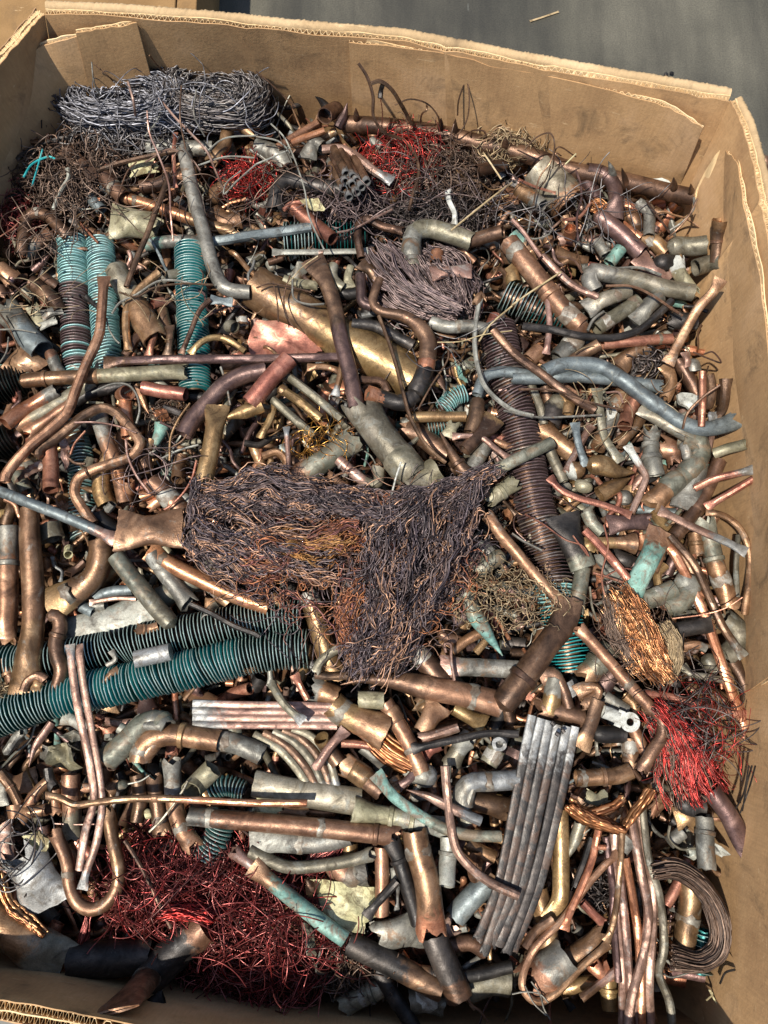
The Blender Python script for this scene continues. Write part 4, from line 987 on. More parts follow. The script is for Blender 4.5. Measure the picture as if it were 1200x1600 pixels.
T('780 470 795 420 798 370 795 325', 38, 'cud', 2.8, 'ff', 'short bent brown tube beside the bright teal fins', 'bent_pipe')
T('590 470 630 400 650 370', 50, 'cud', 2.4, 'ot', 'crushed dark tube below the reducer', 'crushed_pipe')
T('760 250 775 320 790 360', 60, 'cu', 1.6, 'oo', 'brown pipe behind the two short bent tubes')
T('715 225 770 210', 50, 'red', 2.0, 'oo', 'small red copper tube end by the reducer', hs=[.01, 0])
T('870 650 780 636 668 620', 74, 'red', 2.8, 'oo', 'short bright red copper pipe with dark open end', near='the short red copper pipe')
T('598 640 575 650', 84, 'cub', 2.2, 'oo', 'open red copper coupling under the curved wire', 'pipe_fitting', hs=[.012, -.01])
T('585 680 592 760 600 850', 72, 'cub', 2.0, 'oo', 'bright copper pipe standing below the open coupling', near='the upright bright copper pipe')
T('865 840 900 770 960 700 1050 605 1140 560 1250 540', 96, 'pur', 3.0, 'oo', 'dark purple pipe in a wide curve', 'bent_pipe', near='the dark purple curved pipe')
T('180 955 185 905 260 855 400 745 480 712 545 735 620 820 655 880 620 935 530 970 430 1005 370 1040 350 1110 400 1200 440 1255', 54, 'cud', 3.6, 'co', 'brown tube bent into a big S below the finned tubes', 'bent_pipe', j='g0.76', two='cu@.4', near='the big S bent brown tube')
T('462 750 500 870 545 980 590 1160', 84, 'gry', 1.8, 'oo', 'pipe with whitened top under the S bent tube', two='cu@0.3', near='the white topped pipe')
T('22 785 110 725 270 635', 82, 'cub', 2.8, 'oo', 'copper pipe with round open end at the left wall', two='gry@.78', hs=[.012, 0, 0], near='the open copper pipe at the left wall')
T('80 805 200 735 440 590', 84, 'oli', 2.2, 'oo', 'dull grey brown pipe beside the open copper one', two='cu@-.2')
T('125 830 190 790 330 700', 64, 'cu', 2.6, 'to', 'small copper pipe with torn lip at the left')
T('330 690 470 630 620 600', 66, 'blk', 1.8, 'oo', 'dark pipe running under the yellowed brass pipe', 'copper_pipe')
T('232 860 236 960 240 1095', 80, 'red', 2.6, 'oo', 'upright red copper pipe with open foot', hs=[0, 0, .012], near='the red pipe with open foot')
slab('60 1060 120 990 185 960 200 985 140 1040', .0015, 'pnk', 2.4, 'pale pink copper shard at the left', bend=.004)
slab('280 880 310 850 330 930 300 1010', .0014, 'pnk', 2.2, 'small pink shard right of the red pipe', bend=.004)
T('-60 1085 0 1105 120 1150 300 1220 540 1330', 58, 'blu', 4.2, 'of', 'long blue grey tube with a flattened pink tip', 'copper_pipe', two='pnk@0.86', near='the blue grey tube with pink tip')
T('1018 700 1005 830 985 930 960 1020 925 1130', 96, 'bra', 3.6, 'fc', 'golden brass tube with its top pinched shut', 'crushed_pipe', near='the golden pinched tube')
T('1035 772 1100 745 1230 700', 78, 'bra', 3.4, 'sd', 'golden spike pointing at the pinched brass tube', 'crushed_pipe', ws=[.7, 1, 1])
T('720 890 745 840 765 785', 76, 'ver', 2.4, 'co', 'small green grey cone shaped cap', 'capped_fitting', ws=[.55, .8, 1.1])
T('715 1060 790 1130 860 1200 900 1240', 106, 'cu', 2.6, 'do', 'copper coupling with a broad white band above the wire wad', 'pipe_fitting', j='w0.42', near='the white banded coupling')
T('475 1030 480 1110 500 1170', 100, 'bra', 1.6, 'oo', 'yellow brass pipe end below the S bent tube')
T('20 240 90 330 200 450', 130, 'gry', 1.6, 'oo', 'wide dark grey pipe at the left wall', two='blu@.5', near='the wide dark grey pipe')
T('230 440 250 490 285 560', 66, 'gry', 2.2, 'co', 'grey copper stub by the left fins', two='cu@-.35')
slab('0 520 95 400 225 495 190 530 60 560 0 580', .0016, 'cu', 1.8, 'dull copper plate above the black fins', bend=.005)
T('145 125 200 165 260 220 280 260', 78, 'cud', 2.0, 'oo', 'dark brown elbow by the left fins', 'pipe_elbow', j='k0.5')
T('195 175 215 245', 44, 'red', 1.6, 'oo', 'small reddish tube left of the fins')
T('205 100 275 150', 60, 'cud', 1.5, 'oo', 'dark stub above the brown elbow')
T('195 280 290 245', 46, 'gry', 2.2, 'ff', 'grey ragged flat strip by the left fins', 'crushed_pipe')
T('190 330 260 300', 40, 'gpl', 2.0, 'tt', 'pale grey crumpled foil strip by the left fins', 'crushed_pipe', f=.5)
T('150 240 190 320', 60, 'yel', 1.4, 'tt', 'olive flake left of the fins', 'crushed_pipe', f=.3)
T('0 60 60 110', 90, 'cu', 1.2, 'oo', 'brown pipe at the left wall above the grey pipe')
T('0 150 20 200', 60, 'cud', 1.8, 'oo', 'dark stub at the left wall')
W('0 270 40 330 80 420', 9, 'cud', 3.4, 'thin dark wire on the wide grey pipe')
W('0 345 80 345 170 360', 9, 'gry', 3.4, 'thin grey wire across the wide grey pipe')
W('0 90 80 150 150 210', 11, 'cud', 3.2, 'dark wire above the wide grey pipe')
W('40 380 30 450 0 500', 9, 'gry', 3.0, 'grey wire hanging at the left wall')
W('525 270 560 220 640 180 740 120 820 115 900 130', 13, 'gry', 4.2, 'grey wire bowed across to the teal fins')
W('560 170 640 190 720 150 860 130 1000 135', 12, 'cud', 4.4, 'dark wire crossing above the reducer')
W('500 290 510 340 540 390 560 410', 10, 'gpl', 4.0, 'pale twisted wire on the right finned tube')
T('985 205 940 250 895 350 850 460', 28, 'cud', 3.6, 'of', 'thin dark rod in front of the teal fins', 'copper_rod')
T('985 205 1090 215', 40, 'blu', 3.4, 'ff', 'flat grey bar end above the teal fins', 'metal_strip', f=.4)
T('890 460 950 400 1010 380 1080 400 1150 450', 34, 'bra', 3.6, 'fo', 'brass rod bent over beside the teal fins', 'bent_pipe')
T('1060 325 1100 335', 66, 'oli', 2.4, 'co', 'olive cap right of the teal fins', 'capped_fitting', hs=[0, .012])
T('1130 280 1140 330', 62, 'och', 2.2, 'co', 'white capped ochre fitting right of the fins', 'capped_fitting', j='w0.5')
T('640 610 680 700 700 740', 50, 'och', 2.0, 'os', 'ochre pointed tube by the short red pipe', 'crushed_pipe')
W('430 640 530 600 600 605 640 650 655 720 640 785', 13, 'gry', 4.0, 'grey wire arched over the open coupling')
W('350 780 450 780 560 800 640 830', 10, 'pnk', 4.2, 'thin pinkish wire across the S bent tube')
W('330 930 350 880 400 820', 12, 'red', 3.4, 'short red wire inside the S bend')
W('325 950 350 970 400 975', 16, 'cud', 3.4, 'brown wire curl inside the S bend')
W('590 860 600 940 640 1030 700 1110', 14, 'pnk', 4.2, 'pink wire crossing the foot of the S bend')
W('795 960 800 850 840 760 890 690', 12, 'och', 3.6, 'curved ochre wire left of the dark purple curve')
W('755 950 840 910 930 885', 12, 'gpl', 3.4, 'straight pale wire above the banded coupling')
W('800 900 860 860 900 780', 10, 'cud', 3.4, 'thin brown wire left of the golden tube')
W('905 1030 920 960 900 1040 860 1110 800 1170 770 1190', 12, 'red', 4.2, 'red wire curling over the banded coupling')
W('1035 520 1060 600 1080 700', 13, 'gry', 3.2, 'grey wire by the dark purple curve')
wire_thing('wire_tangle', 'fine brown wire tuft left of the dark purple curve', 'wire tangle', [(tangle(770, 760, 90, 110, 70, .07, 1.6, .02, 1.6, 22, 34), .0007, 'wbrown')], singles=10)
T('690 920 700 890 710 860', 50, 'och', 2.6, 'co', 'small golden cap beside the S bend', 'capped_fitting')
T('650 900 680 960 690 1000', 66, 'cud', 2.2, 'oo', 'dark brown small elbow in the pile of fittings', 'pipe_elbow', j='k0.7')
T('560 1010 570 1050', 56, 'cub', 2.4, 'oo', 'bright copper ring at the foot of the S bend', 'pipe_fitting')
T('600 1050 605 1110', 66, 'cub', 2.2, 'oo', 'bright copper coupling standing on end below the S bend', 'pipe_fitting', hs=[.015, -.01])
T('660 1130 720 1110', 56, 'cub', 2.2, 'oo', 'bright copper coupling by the pillow shaped pipe', 'pipe_fitting')
T('700 1170 780 1130', 60, 'cub', 1.9, 'oo', 'bright copper coupling under the white banded one', 'pipe_fitting')
T('640 1090 700 1060', 50, 'red', 1.7, 'oo', 'reddish copper stub among the small fittings')
T('830 1050 840 980 850 930', 66, 'och', 2.2, 'oo', 'brown fitting with slotted end right of the banded one', 'pipe_fitting', hs=[.015, 0, 0])
T('860 1130 900 1170 920 1200', 60, 'gry', 2.2, 'oo', 'grey pipe stub below the golden tube', j='g0.5')
T('530 1160 500 1200', 44, 'gry', 2.8, 'oc', 'grey ring shaped coupling above the flattened pink tip', 'pipe_fitting', hs=[.01, 0])
slab('700 700 780 720 800 760 760 780 720 740', .001, 'cub', 2.2, 'torn copper flake by the green cone', bend=.006)
T('770 710 850 740', 40, 'blk', 2.4, 'dd', 'black plug below the short red pipe', 'pipe_fitting')
# ---- centre upper
tile(400, 400)
T('-5 150 60 195 200 270 420 400 580 480 745 590', 225, 'och', 1.4, 'oo', 'very wide golden copper pipe lying slantwise in the middle', two='bra@.42', near='the very wide golden pipe', sides=24, dent=.015, thick=.06)
slab('-45 400 0 300 100 305 270 385 310 440 230 460 -20 470', .002, 'red', 2.2, 'rust and yellow stained flat plate', bend=.003)
T('262 10 330 130 370 250 395 370 440 540 470 710', 84, 'cud', 4.0, 'po', 'dark squashed tube with a wide flat top over the golden pipe', 'crushed_pipe', f=.7, two='pur@.5', near='the dark squashed tube')
T('405 500 390 580 372 655', 34, 'och', 3.0, 'of', 'short stick with grey crimped foot', 'copper_rod', two='sil@.7')
T('240 520 320 520 410 545', 34, 'och', 2.6, 'ff', 'pale brass strip under the purple pipe', 'metal_strip')
T('-30 690 60 590 155 480', 100, 'red', 3.8, 'oo', 'reddish brown straight pipe below the purple one', near='the reddish straight pipe')
T('150 565 270 655 400 765', 46, 'oli', 2.8, 'oo', 'upper one of three parallel small open olive tubes', near='the three parallel tubes')
T('112 620 200 680 305 765', 50, 'bra', 2.8, 'oo', 'middle, golden one of the three parallel small tubes', j='k0.05')
T('75 670 170 755 275 845', 46, 'oli', 2.6, 'oo', 'lowest of the three parallel small open tubes')
T('20 850 60 780 90 690', 40, 'bra', 2.0, 'oo', 'brass tube crossing behind the three parallel ones')
T('30 940 100 920 140 960 150 1020', 44, 'och', 2.0, 'oo', 'ochre tube with a bend near the wire wad', 'bent_pipe')
T('490 90 492 170 500 215 545 235', 56, 'pur', 3.6, 'oo', 'left purple tube leading into the S pipes', 'bent_pipe')
T('580 110 555 170 548 230 590 265 680 282 750 320 802 390 805 470 785 560 740 660', 78, 'cud', 3.8, 'oc', 'thick brown pipe in an S with taped dark foot', 'bent_pipe', ws=[.6, .62, .65, .75, .9, 1.15, 1.2, 1.15, 1.25, 1.25], j='b0.78', two='blk@0.8', near='the thick brown S pipe')
T('520 645 600 670 690 690 745 650', 84, 'blk', 3.6, 'oo', 'dark taped pipe stub with bright copper mouth', 'pipe_fitting', two='cub@-0.18', hs=[.012, 0, 0, 0])
T('620 640 590 590 490 580', 44, 'cud', 3.0, 'oo', 'dark small tube behind the taped stub', 'bent_pipe')
T('450 320 560 330 660 380 740 420', 62, 'blk', 3.0, 'oo', 'dark grey pipe across the golden one')
T('490 700 560 800 640 910 735 1035', 170, 'oli', 3.6, 'oo', 'thick olive grey pipe above the wire wad', j='k0.84', near='the thick olive pipe', sides=22)
T('700 1080 760 1060 850 1010', 160, 'oli', 3.2, 'oo', 'olive grey elbow socket at the foot of the thick pipe', 'pipe_elbow', two='yel@.5')
T('160 1055 250 1000 380 920 460 860', 125, 'grn', 2.4, 'ot', 'pale green grey pipe left of the thick olive one', two='cu@-.25', near='the pale green pipe')
T('385 955 450 1010 540 1070 572 1060 575 990', 58, 'pnk', 3.2, 'oo', 'pink brown tube bent up by the olive pipe', 'bent_pipe', two='oli@.55', j='g0.1')
T('335 1030 400 1075 500 1130', 54, 'cu', 3.2, 'oo', 'pink brown tube with rolled lip above the wad', j='g0.05', hs=[.01, 0, 0])
T('142 800 148 880 152 1000', 28, 'pnk', 3.6, 'fo', 'thin pink stick with grey tip left of the green pipe', 'copper_rod', two='sil@-.22')
W('575 280 610 370 650 490 690 640 730 770 800 890 890 970', 21, 'cud', 4.8, 'long brown wire from the S pipes to the olive pipe', e='oo')
T('735 755 850 755 985 752', 58, 'bra', 2.6, 'oo', 'golden brass pipe right of the taped stub')
T('1045 660 1030 740 1010 830', 84, 'cud', 3.0, 'co', 'dark copper pipe leaning before the grey tubes')
T('1120 755 1060 830 975 910', 76, 'cud', 3.4, 'po', 'dark pipe with a flattened flared top', 'crushed_pipe', two='bra@-.12', near='the dark flared pipe')
T('862 825 910 910 960 990 1030 1060 1080 1140', 72, 'cud', 3.2, 'so', 'dark brown spike reaching down to the wad', 'crushed_pipe', j='g0.45', near='the dark brown spike')
T('920 845 1000 845 1060 855 1120 900 1190 950', 32, 'pnk', 3.6, 'ff', 'twisted pinkish strip by the grey pipe', 'metal_strip')
T('1060 1050 1200 965 1390 870', 66, 'grn', 3.8, 'oo', 'green grey pipe slanting right below the finned tube', two='yel@-.3', near='the green grey slanted pipe')
T('1085 1140 1140 1110 1210 1060', 84, 'yel', 3.0, 'to', 'mossy yellow fitting at the right of the wad', 'pipe_fitting', j='g0.5')
T('1010 1000 1050 930 1080 880', 80, 'gry', 2.4, 'oo', 'grey pipe under the pinkish strip', j='s0.5')
T('690 800 790 850 900 940', 110, 'cud', 1.2, 'oo', 'dark pipe deep behind the long brown wire')
T('900 850 920 800 930 780', 60, 'yel', 2.6, 'pt', 'olive torn flake above the brown spike', 'crushed_pipe')
wire_thing('wire_bundle', 'hank of purple brown wires hanging down in the middle', 'wire bundle',
           [(hank('560 0 650 90 740 190 850 270 930 300', [70, 130, 130, 90, 30], 240, .001, 2.4, .04, .0015, .05, (.5, 1), 34, seed=41, locks=40, loose=.1), rng.uniform(.0010, .0016, 240), 'wpurple'),
            (hank('760 20 860 80 930 170 960 290', [60, 110, 110, 60], 200, .001, 2.0, .03, .004, .05, (.3, .8), 34, seed=42, locks=30, loose=.12), rng.uniform(.0009, .0014, 200), 'wpurple')], near='the purple wire hank', singles=26)
T('815 310 900 330 990 330 1085 345', 68, 'gry', 3.8, 'oo', 'grey corroded pipe end at the wire hank', j='s0.5')
T('820 85 900 75 1010 70', 62, 'pnk', 3.6, 'ff', 'pink grey tube lying on the wire hank', 'crushed_pipe', f=.7)
T('735 50 740 0', 90, 'oli', 3.2, 'oc', 'olive rounded end on the wire hank', 'capped_fitting')
T('845 30 850 -20', 70, 'cub', 3.0, 'oo', 'bright copper ring behind the pink grey tube', 'pipe_fitting')
W('1050 195 1035 280 1025 400 1040 520 1080 620 1200 720 1300 750', 26, 'gpl', 4.4, 'pale grey forked wire above the long finned tube', e='fo')
T('1030 225 1055 180 1080 215', 40, 'cu', 4.4, 'ts', 'frayed brown tip on the forked wire', 'crushed_pipe')
W('850 405 960 400 1060 370 1200 350', 6, 'straw', 4.6, 'straw stalk right of the S pipes', cat='stalk')
W('1045 400 1100 320 1200 235', 10, 'straw', 4.4, 'straw coloured stick across the grey tubes', cat='stalk')
W('630 1150 650 1060 680 965', 10, 'wht', 5.0, 'white straw sticking up from the wad', hs=[.0, .02, .03], cat='stalk')
W('760 720 820 610 900 480 900 430', 11, 'cud', 4.2, 'thin dark wire right of the taped foot')
T('850 560 870 600 890 635', 36, 'cud', 3.6, 'cs', 'small dark leaf shaped piece right of the S pipe', 'crushed_pipe', f=.4)
W('170 110 180 200 240 225 320 225', 12, 'gry', 4.8, 'grey wire bow over the wide golden pipe')
W('0 150 60 130 180 150 260 170', 9, 'cud', 4.8, 'thin dark wire across the end of the golden pipe')
W('80 120 100 220 105 310', 8, 'cud', 4.7, 'thin upright wire over the golden pipe')
W('160 90 130 200 150 290 180 340', 8, 'cud', 4.7, 'second thin wire over the golden pipe')
W('150 130 220 50 290 0', 6, 'straw', 4.8, 'straw across the flat top of the squashed tube', cat='stalk')
T('130 110 200 130 290 140', 50, 'yel', 2.6, 'oo', 'yellow olive pipe behind the squashed tube')
T('370 30 355 90 375 130 410 150', 60, 'oli', 3.0, 'co', 'olive hook tube right of the squashed tube', 'bent_pipe')
T('450 40 430 100 440 150', 44, 'yel', 2.8, 'cf', 'second olive hook tube right of the squashed one', 'bent_pipe')
T('370 160 430 180 490 170', 60, 'blk', 2.4, 'oo', 'dark pipe under the olive hooks')
T('490 30 540 70 580 120', 58, 'cud', 3.4, 'ft', 'torn dark tube end above the S pipes', 'crushed_pipe')
wire_thing('wire_tangle', 'golden hair fine wire wisps by the three parallel tubes', 'wire tangle', [(tangle(300, 860, 130, 100, 34, .10, 3.4, .02, .8, 24, 43), .0005, 'wgold')], singles=20)
T('700 0 640 40', 40, 'cud', 3, 'oo', 'dark tube end on top of the wire hank')
finned('870 720 930 660 985 640', 90, 'finlight', 1.8, 'short pale teal finned bit behind the brown spike', 'finlight', 5)
finned('800 810 900 790', 80, 'finteal', 1.2, 'teal finned scrap below the brass pipe', 'finedge', 5)
slab('930 480 960 520 990 600 950 560', .0012, 'ver', 2.4, 'teal torn shard behind the S pipe', bend=.004)
slab('1120 470 1150 500 1160 560 1130 560', .0012, 'ver', 2.0, 'teal shard left of the long finned tube', bend=.004)
finned('1125 330 1170 530 1215 720 1260 940 1300 1150 1345 1330 1400 1560 1445 1760 1475 1950', 188, 'finpur', 1.0, 'very long finned tube running down the right of the middle', 'finedgecu', 5.8, mix=[('finpur', 'finpur', 0, .62), ('finblk', 'finpur', .62, .74), ('finlight', 'finlight', .76, .82), ('finteal', 'finteal', .82, 1)], near='the very long finned tube')
# ---- right, upper middle
tile(800, 400)
T('-15 -70 70 40 150 150 230 250 320 330', 108, 'cu', 3.0, 'oo', 'brown pipe with white patches slanting down to an elbow', j='s0.12 g0.62 w0.86', near='the white patched brown pipe')
T('320 320 290 400 215 485', 108, 'cu', 2.6, 'oo', 'brown elbow socket with white crust', 'pipe_elbow', j='w0.5', two='gry@.6')
finned('-40 180 80 235 250 310', 150, 'fin', 1.6, 'short teal finned tube under the patched brown pipe', 'finedge', 6.5, mix=[('finblk', 'fin', .5, 1)], near='the short teal finned tube')
T('-10 60 10 130', 80, 'bra', 2.4, 'oo', 'brass pipe end by the short finned tube')
T('395 165 365 110 380 75 440 85 600 115 720 150 850 175', 88, 'gry', 3.2, 'oo', 'crusted grey pipe with an elbow turned down', 'pipe_elbow', two='oli@.4', near='the crusted grey elbow pipe')
T('770 20 790 90 850 175', 76, 'wht', 2.8, 'tt', 'pipe caked in pale yellow crust', 'crushed_pipe', dent=.15, two='yel@.3')
T('345 250 440 200 548 165', 80, 'gry', 2.8, 'fo', 'grey brown pipe with pinched left end', two='oli@.2', j='s0.7')
T('395 345 480 285 590 210', 80, 'oli', 2.6, 'oo', 'olive pipe with a white ring', j='w0.22 s0.9', near='the white ringed olive pipe')
T('565 305 620 250 690 190', 88, 'gry', 2.6, 'po', 'grey pipe squeezed at its left mouth', 'crushed_pipe')
T('50 330 180 345 340 378 480 382 600 345 690 270 750 210', 42, 'blk', 3.8, 'oo', 'long dark rod curving up to the right wall', 'grey_rod', near='the long dark curved rod')
T('425 415 580 400 750 388', 56, 'red', 3.2, 'oo', 'pinkish copper pipe with a bright joint', j='s0.82', near='the pinkish copper pipe')
T('270 500 340 455 410 412', 66, 'cud', 3.4, 'oo', 'brown open pipe under the dark rod', hs=[0, 0, .012])
T('980 105 940 170 880 235 820 340 730 505', 50, 'cu', 4.4, 'ff', 'brown flat stick leaning on the right wall', 'metal_strip', f=.55, hs=[.05, .04, .03, .015, 0], near='the brown stick on the right wall')
T('0 572 150 572 320 568 500 585 700 612', 66, 'blu', 3.4, 'oo', 'lower blue grey tube of the long pair', near='the blue grey tube pair')
T('-165 650 -130 570 -60 545 100 560 200 545', 60, 'blu', 3.2, 'oo', 'blue grey tube bending over the long finned tube', 'bent_pipe')
T('150 545 220 515 320 505 410 515 520 580 620 660 700 720 790 785 880 812 980 800 1045 772', 84, 'blu', 4.0, 'oo', 'big blue grey pipe curving down to the right wall', 'bent_pipe', near='the big blue grey curved pipe')
T('-90 350 0 450 130 545 280 660 390 725', 48, 'cud', 4.4, 'oo', 'thin brown rod crossing the blue grey tubes', 'copper_rod')
W('30 625 200 630 330 675 420 700 520 722', 13, 'cud', 4.8, 'thin wire below the blue grey tubes')
W('-40 725 120 755 280 752 420 745', 12, 'gry', 4.8, 'second thin wire below the blue grey tubes')
T('525 795 545 740 575 670', 74, 'red', 3.0, 'oo', 'red copper pipe with a round open foot', hs=[.014, 0, 0], near='the red open footed pipe')
T('480 720 510 660 540 620', 90, 'cu', 2.2, 'oo', 'ochre copper pipe beside the red one', j='s0.2')
T('400 900 440 820 470 740', 84, 'och', 2.0, 'do', 'ochre pipe with a capped foot', two='gry@.4')
T('500 880 570 810 640 710', 60, 'och', 2.0, 'oo', 'ochre strip pipe right of the red one')
T('925 555 935 620 928 690 915 720', 48, 'cud', 3.4, 'oc', 'dark small tube standing at the right wall', hs=[.03, .02, .01, 0])
T('1003 575 1000 650 985 720 955 770', 50, 'cud', 3.4, 'xc', 'dark tube with rolled lip at the right wall', hs=[.04, .03, .01, 0], near='the dark lipped tube')
T('893 540 893 660 888 800', 38, 'red', 4.4, 'oo', 'rusty copper tube standing before the grey pipe', hs=[.03, .02, .01], near='the rusty upright tube')
slab('778 648 800 635 885 655 880 690 850 720 785 690', .006, 'wht', 3.0, 'white and pale green paper scrap', bend=.002, k='paper_scrap', cat='paper scrap')
slab('920 730 965 728 965 780 925 790', .003, 'sil', 4.0, 'small silver plate behind the rusty upright tube', bend=.001)
T('715 510 745 570 745 620 715 665', 58, 'och', 3.0, 'fo', 'ochre hook shaped tube by the big grey pipe', 'bent_pipe')
T('600 710 700 775 840 855', 66, 'oli', 3.6, 'fo', 'olive brown pipe entering the grey branch fitting', near='the grey branch fitting')
T('790 860 870 875 880 930 830 1010 740 1080 650 1165', 108, 'grn', 3.2, 'ot', 'green grey pipe branch with bulging couplings', 'pipe_tee', j='k0.45 k0.7', two='och@.75')
T('860 880 868 990 845 1080 810 1190', 104, 'grn', 3.0, 'op', 'flattened grey green pipe with a teal spot', 'crushed_pipe', two='gry@.4', j='s0.25')
T('800 870 815 920 820 960', 50, 'gry', 3.5, 'cc', 'small grey neck at the branch fitting', 'pipe_fitting')
T('655 810 650 880 655 940 665 1030', 96, 'gry', 3.0, 'to', 'stepped grey fitting with a torn white mouth', 'pipe_fitting', ws=[.85, .8, 1.0, 1.15], j='g0.35 g0.62', near='the torn grey fitting')
T('398 620 415 740 435 850 510 965', 46, 'oli', 3.8, 'ff', 'olive grey flat strip left of the torn fitting', 'metal_strip', f=.5)
T('540 885 580 950 632 1035 600 1110 560 1200', 38, 'pnk', 4.0, 'fo', 'pinkish kinked strip with white tip', 'metal_strip', kink=1, two='wht@-.25', near='the kinked pink strip')
T('345 985 430 985 480 1005 575 1015', 108, 'bra', 3.4, 'cs', 'bronze nozzle tapering to a point', 'pipe_fitting', near='the bronze nozzle')
T('410 1120 480 1080 555 1040', 90, 'bra', 3.0, 'os', 'second bronze nozzle below the first', 'pipe_fitting')
T('260 1020 330 985', 110, 'wht', 2.8, 'cc', 'whitened round cap beside the bronze nozzle', 'capped_fitting', two='och@.4')
T('330 1100 345 1050', 140, 'yel', 3.2, 'cc', 'olive knobbed disc below the whitened cap', 'capped_fitting', hs=[0, .012])
T('525 1170 535 1100', 84, 'gry', 2.2, 'cc', 'grey sparkling cap under the nozzles', 'capped_fitting')
T('175 1035 220 1090 300 1130 420 1165 560 1215', 36, 'red', 4.0, 'ff', 'red copper strip below the nozzles', 'metal_strip', f=.6)
T('250 1010 300 920 370 790', 38, 'pnk', 3.0, 'of', 'pink rod behind the bronze nozzle', 'copper_rod')
T('295 780 310 880 350 985', 40, 'blu', 3.6, 'ff', 'blue grey pinched tube above the whitened cap', 'crushed_pipe')
T('855 1090 950 1045 1050 1020 1140 1000', 40, 'red', 4.2, 'of', 'red copper rod with a silver squeezed tip', 'copper_rod', two='sil@.72', hs=[0, .01, .02, .03], near='the silver tipped rod')
T('910 1180 1040 1100 1185 1015', 38, 'red', 4.0, 'fo', 'red rod reaching the right wall', 'copper_rod', hs=[0, .015, .03])
T('945 925 1010 905 1095 880', 58, 'yel', 3.4, 'oo', 'olive pipe pointing at the right wall', hs=[0, .01, .03])
T('975 960 920 1080 850 1210', 76, 'cud', 2.8, 'oo', 'dark copper pipe near the right wall', near='the dark copper pipe by the right wall')
T('935 840 920 920 890 1010', 34, 'pnk', 3.4, 'oo', 'pink rod beside the grey branch', 'copper_rod')
T('170 790 210 700 270 680', 120, 'blk', 2.0, 'ot', 'coarse dark can with ragged foot', 'crushed_pipe', two='oli@.5')
T('245 680 268 670 262 740', 60, 'bra', 3.6, 'po', 'folded brass lip on the dark can', 'crushed_pipe')
T('140 800 210 870 290 930', 100, 'och', 1.6, 'to', 'brown pipe under the dark can')
T('90 600 130 700 150 790', 44, 'oli', 2.4, 'oo', 'olive tube by the finned tube')
T('165 880 200 960 240 1060', 56, 'oli', 2.2, 'oo', 'olive grey pipe left of the whitened cap')
T('165 190 175 320 160 460', 32, 'pnk', 3.4, 'of', 'pink strip in front of the short finned tube', 'metal_strip')
T('80 490 130 440', 86, 'cu', 2.2, 'oo', 'copper coupling left of the brown elbow socket', 'pipe_fitting')
T('140 0 220 80 290 140 400 195', 40, 'pnk', 3.2, 'oo', 'pinkish rod above the crusted elbow', 'copper_rod')
T('360 40 500 70 640 110 760 130', 32, 'red', 2.8, 'oo', 'copper rod behind the crusted elbow pipe', 'copper_rod')
T('590 0 660 60 740 110', 80, 'pnk', 2.4, 'ff', 'pink grey flat pipe above the crusted elbow', 'crushed_pipe', f=.6)
T('660 20 740 40', 90, 'blk', 2.6, 'co', 'black shiny fitting near the right wall', 'pipe_fitting')
T('990 25 930 35 860 55', 88, 'oli', 2.8, 'oo', 'olive pipe with a round mouth at the right wall', hs=[.02, 0, 0], near='the round mouthed olive pipe')
W('440 140 560 142 650 180 740 240 800 280', 14, 'cu', 4.4, 'brown wire bowed over the ringed pipes')
W('470 60 600 55 700 90', 16, 'gry', 3.6, 'grey twisted wire by the crusted elbow')
W('0 230 100 160 230 75', 10, 'straw', 4.4, 'straw stick across the patched brown pipe', cat='stalk')
W('210 0 290 20 330 80', 12, 'cud', 4, 'brown wire curl above the crusted elbow')
W('355 350 380 300 430 260', 16, 'gry', 4, 'grey wire bit left of the ringed pipe')
W('975 605 890 665 820 740 800 810', 14, 'cud', 4.8, 'thin wire bow over the paper scrap', hs=[.03, .02, .01, 0])
W('850 450 920 480 980 500 940 450 900 460', 10, 'cud', 3.8, 'looped brown wire at the right wall', hs=[0, .01, .02, .02, .01])
W('440 640 500 640 520 690', 12, 'pnk', 3.8, 'small pink hooked wire on the copper pipes')
W('420 660 460 690 460 740', 14, 'oli', 3.6, 'olive wire hook by the white flake')
slab('440 720 480 700 490 750 450 770', .002, 'wht', 3.2, 'white flake on the ochre pipes', bend=.002, k='paint_flake', cat='paint flake')
wire_thing('wire_tangle', 'dark curled wire clump right of the pinkish copper pipe', 'wire tangle', [(tangle(640, 490, 60, 70, 40, .08, 2.6, .02, 1.8, 24, 51), .0014, 'wblack')], singles=14)
T('500 520 560 460 640 440', 72, 'och', 2.4, 'po', 'brown pipe with a slit end', 'crushed_pipe')
T('780 490 820 560 880 640', 70, 'cud', 2.2, 'oo', 'brown pipe by the right wall')
T('840 480 850 540', 80, 'gry', 2.4, 'co', 'grey round cap by the right wall', 'capped_fitting')
T('810 450 830 520', 36, 'pnk', 3, 'ff', 'pink flattened tab above the grey cap', 'crushed_pipe')
T('740 300 860 310', 90, 'blk', 1.8, 'oo', 'dark grey short pipe beside the leaning stick')
T('700 890 760 920 780 960', 110, 'cu', 1.4, 'oo', 'brown pipe deep behind the branch fitting')
# ---- left, lower middle
tile(0, 800)
T('142 -20 140 100 148 250 155 420 150 560 130 700 125 850', 118, 'cu', 3.2, 'of', 'big dented copper pipe standing at the left', 'crushed_pipe', ws=[.8, .95, 1, 1, .95, 1.15, 1.1], dent=.07, two='och@.62', near='the big dented copper pipe', sides=18)
T('40 70 38 240 35 420 15 610', 108, 'gry', 2.4, 'oo', 'brown and grey pipe along the left wall', two='cu@.3', j='g0.32', near='the brown and grey pipe at the left wall')
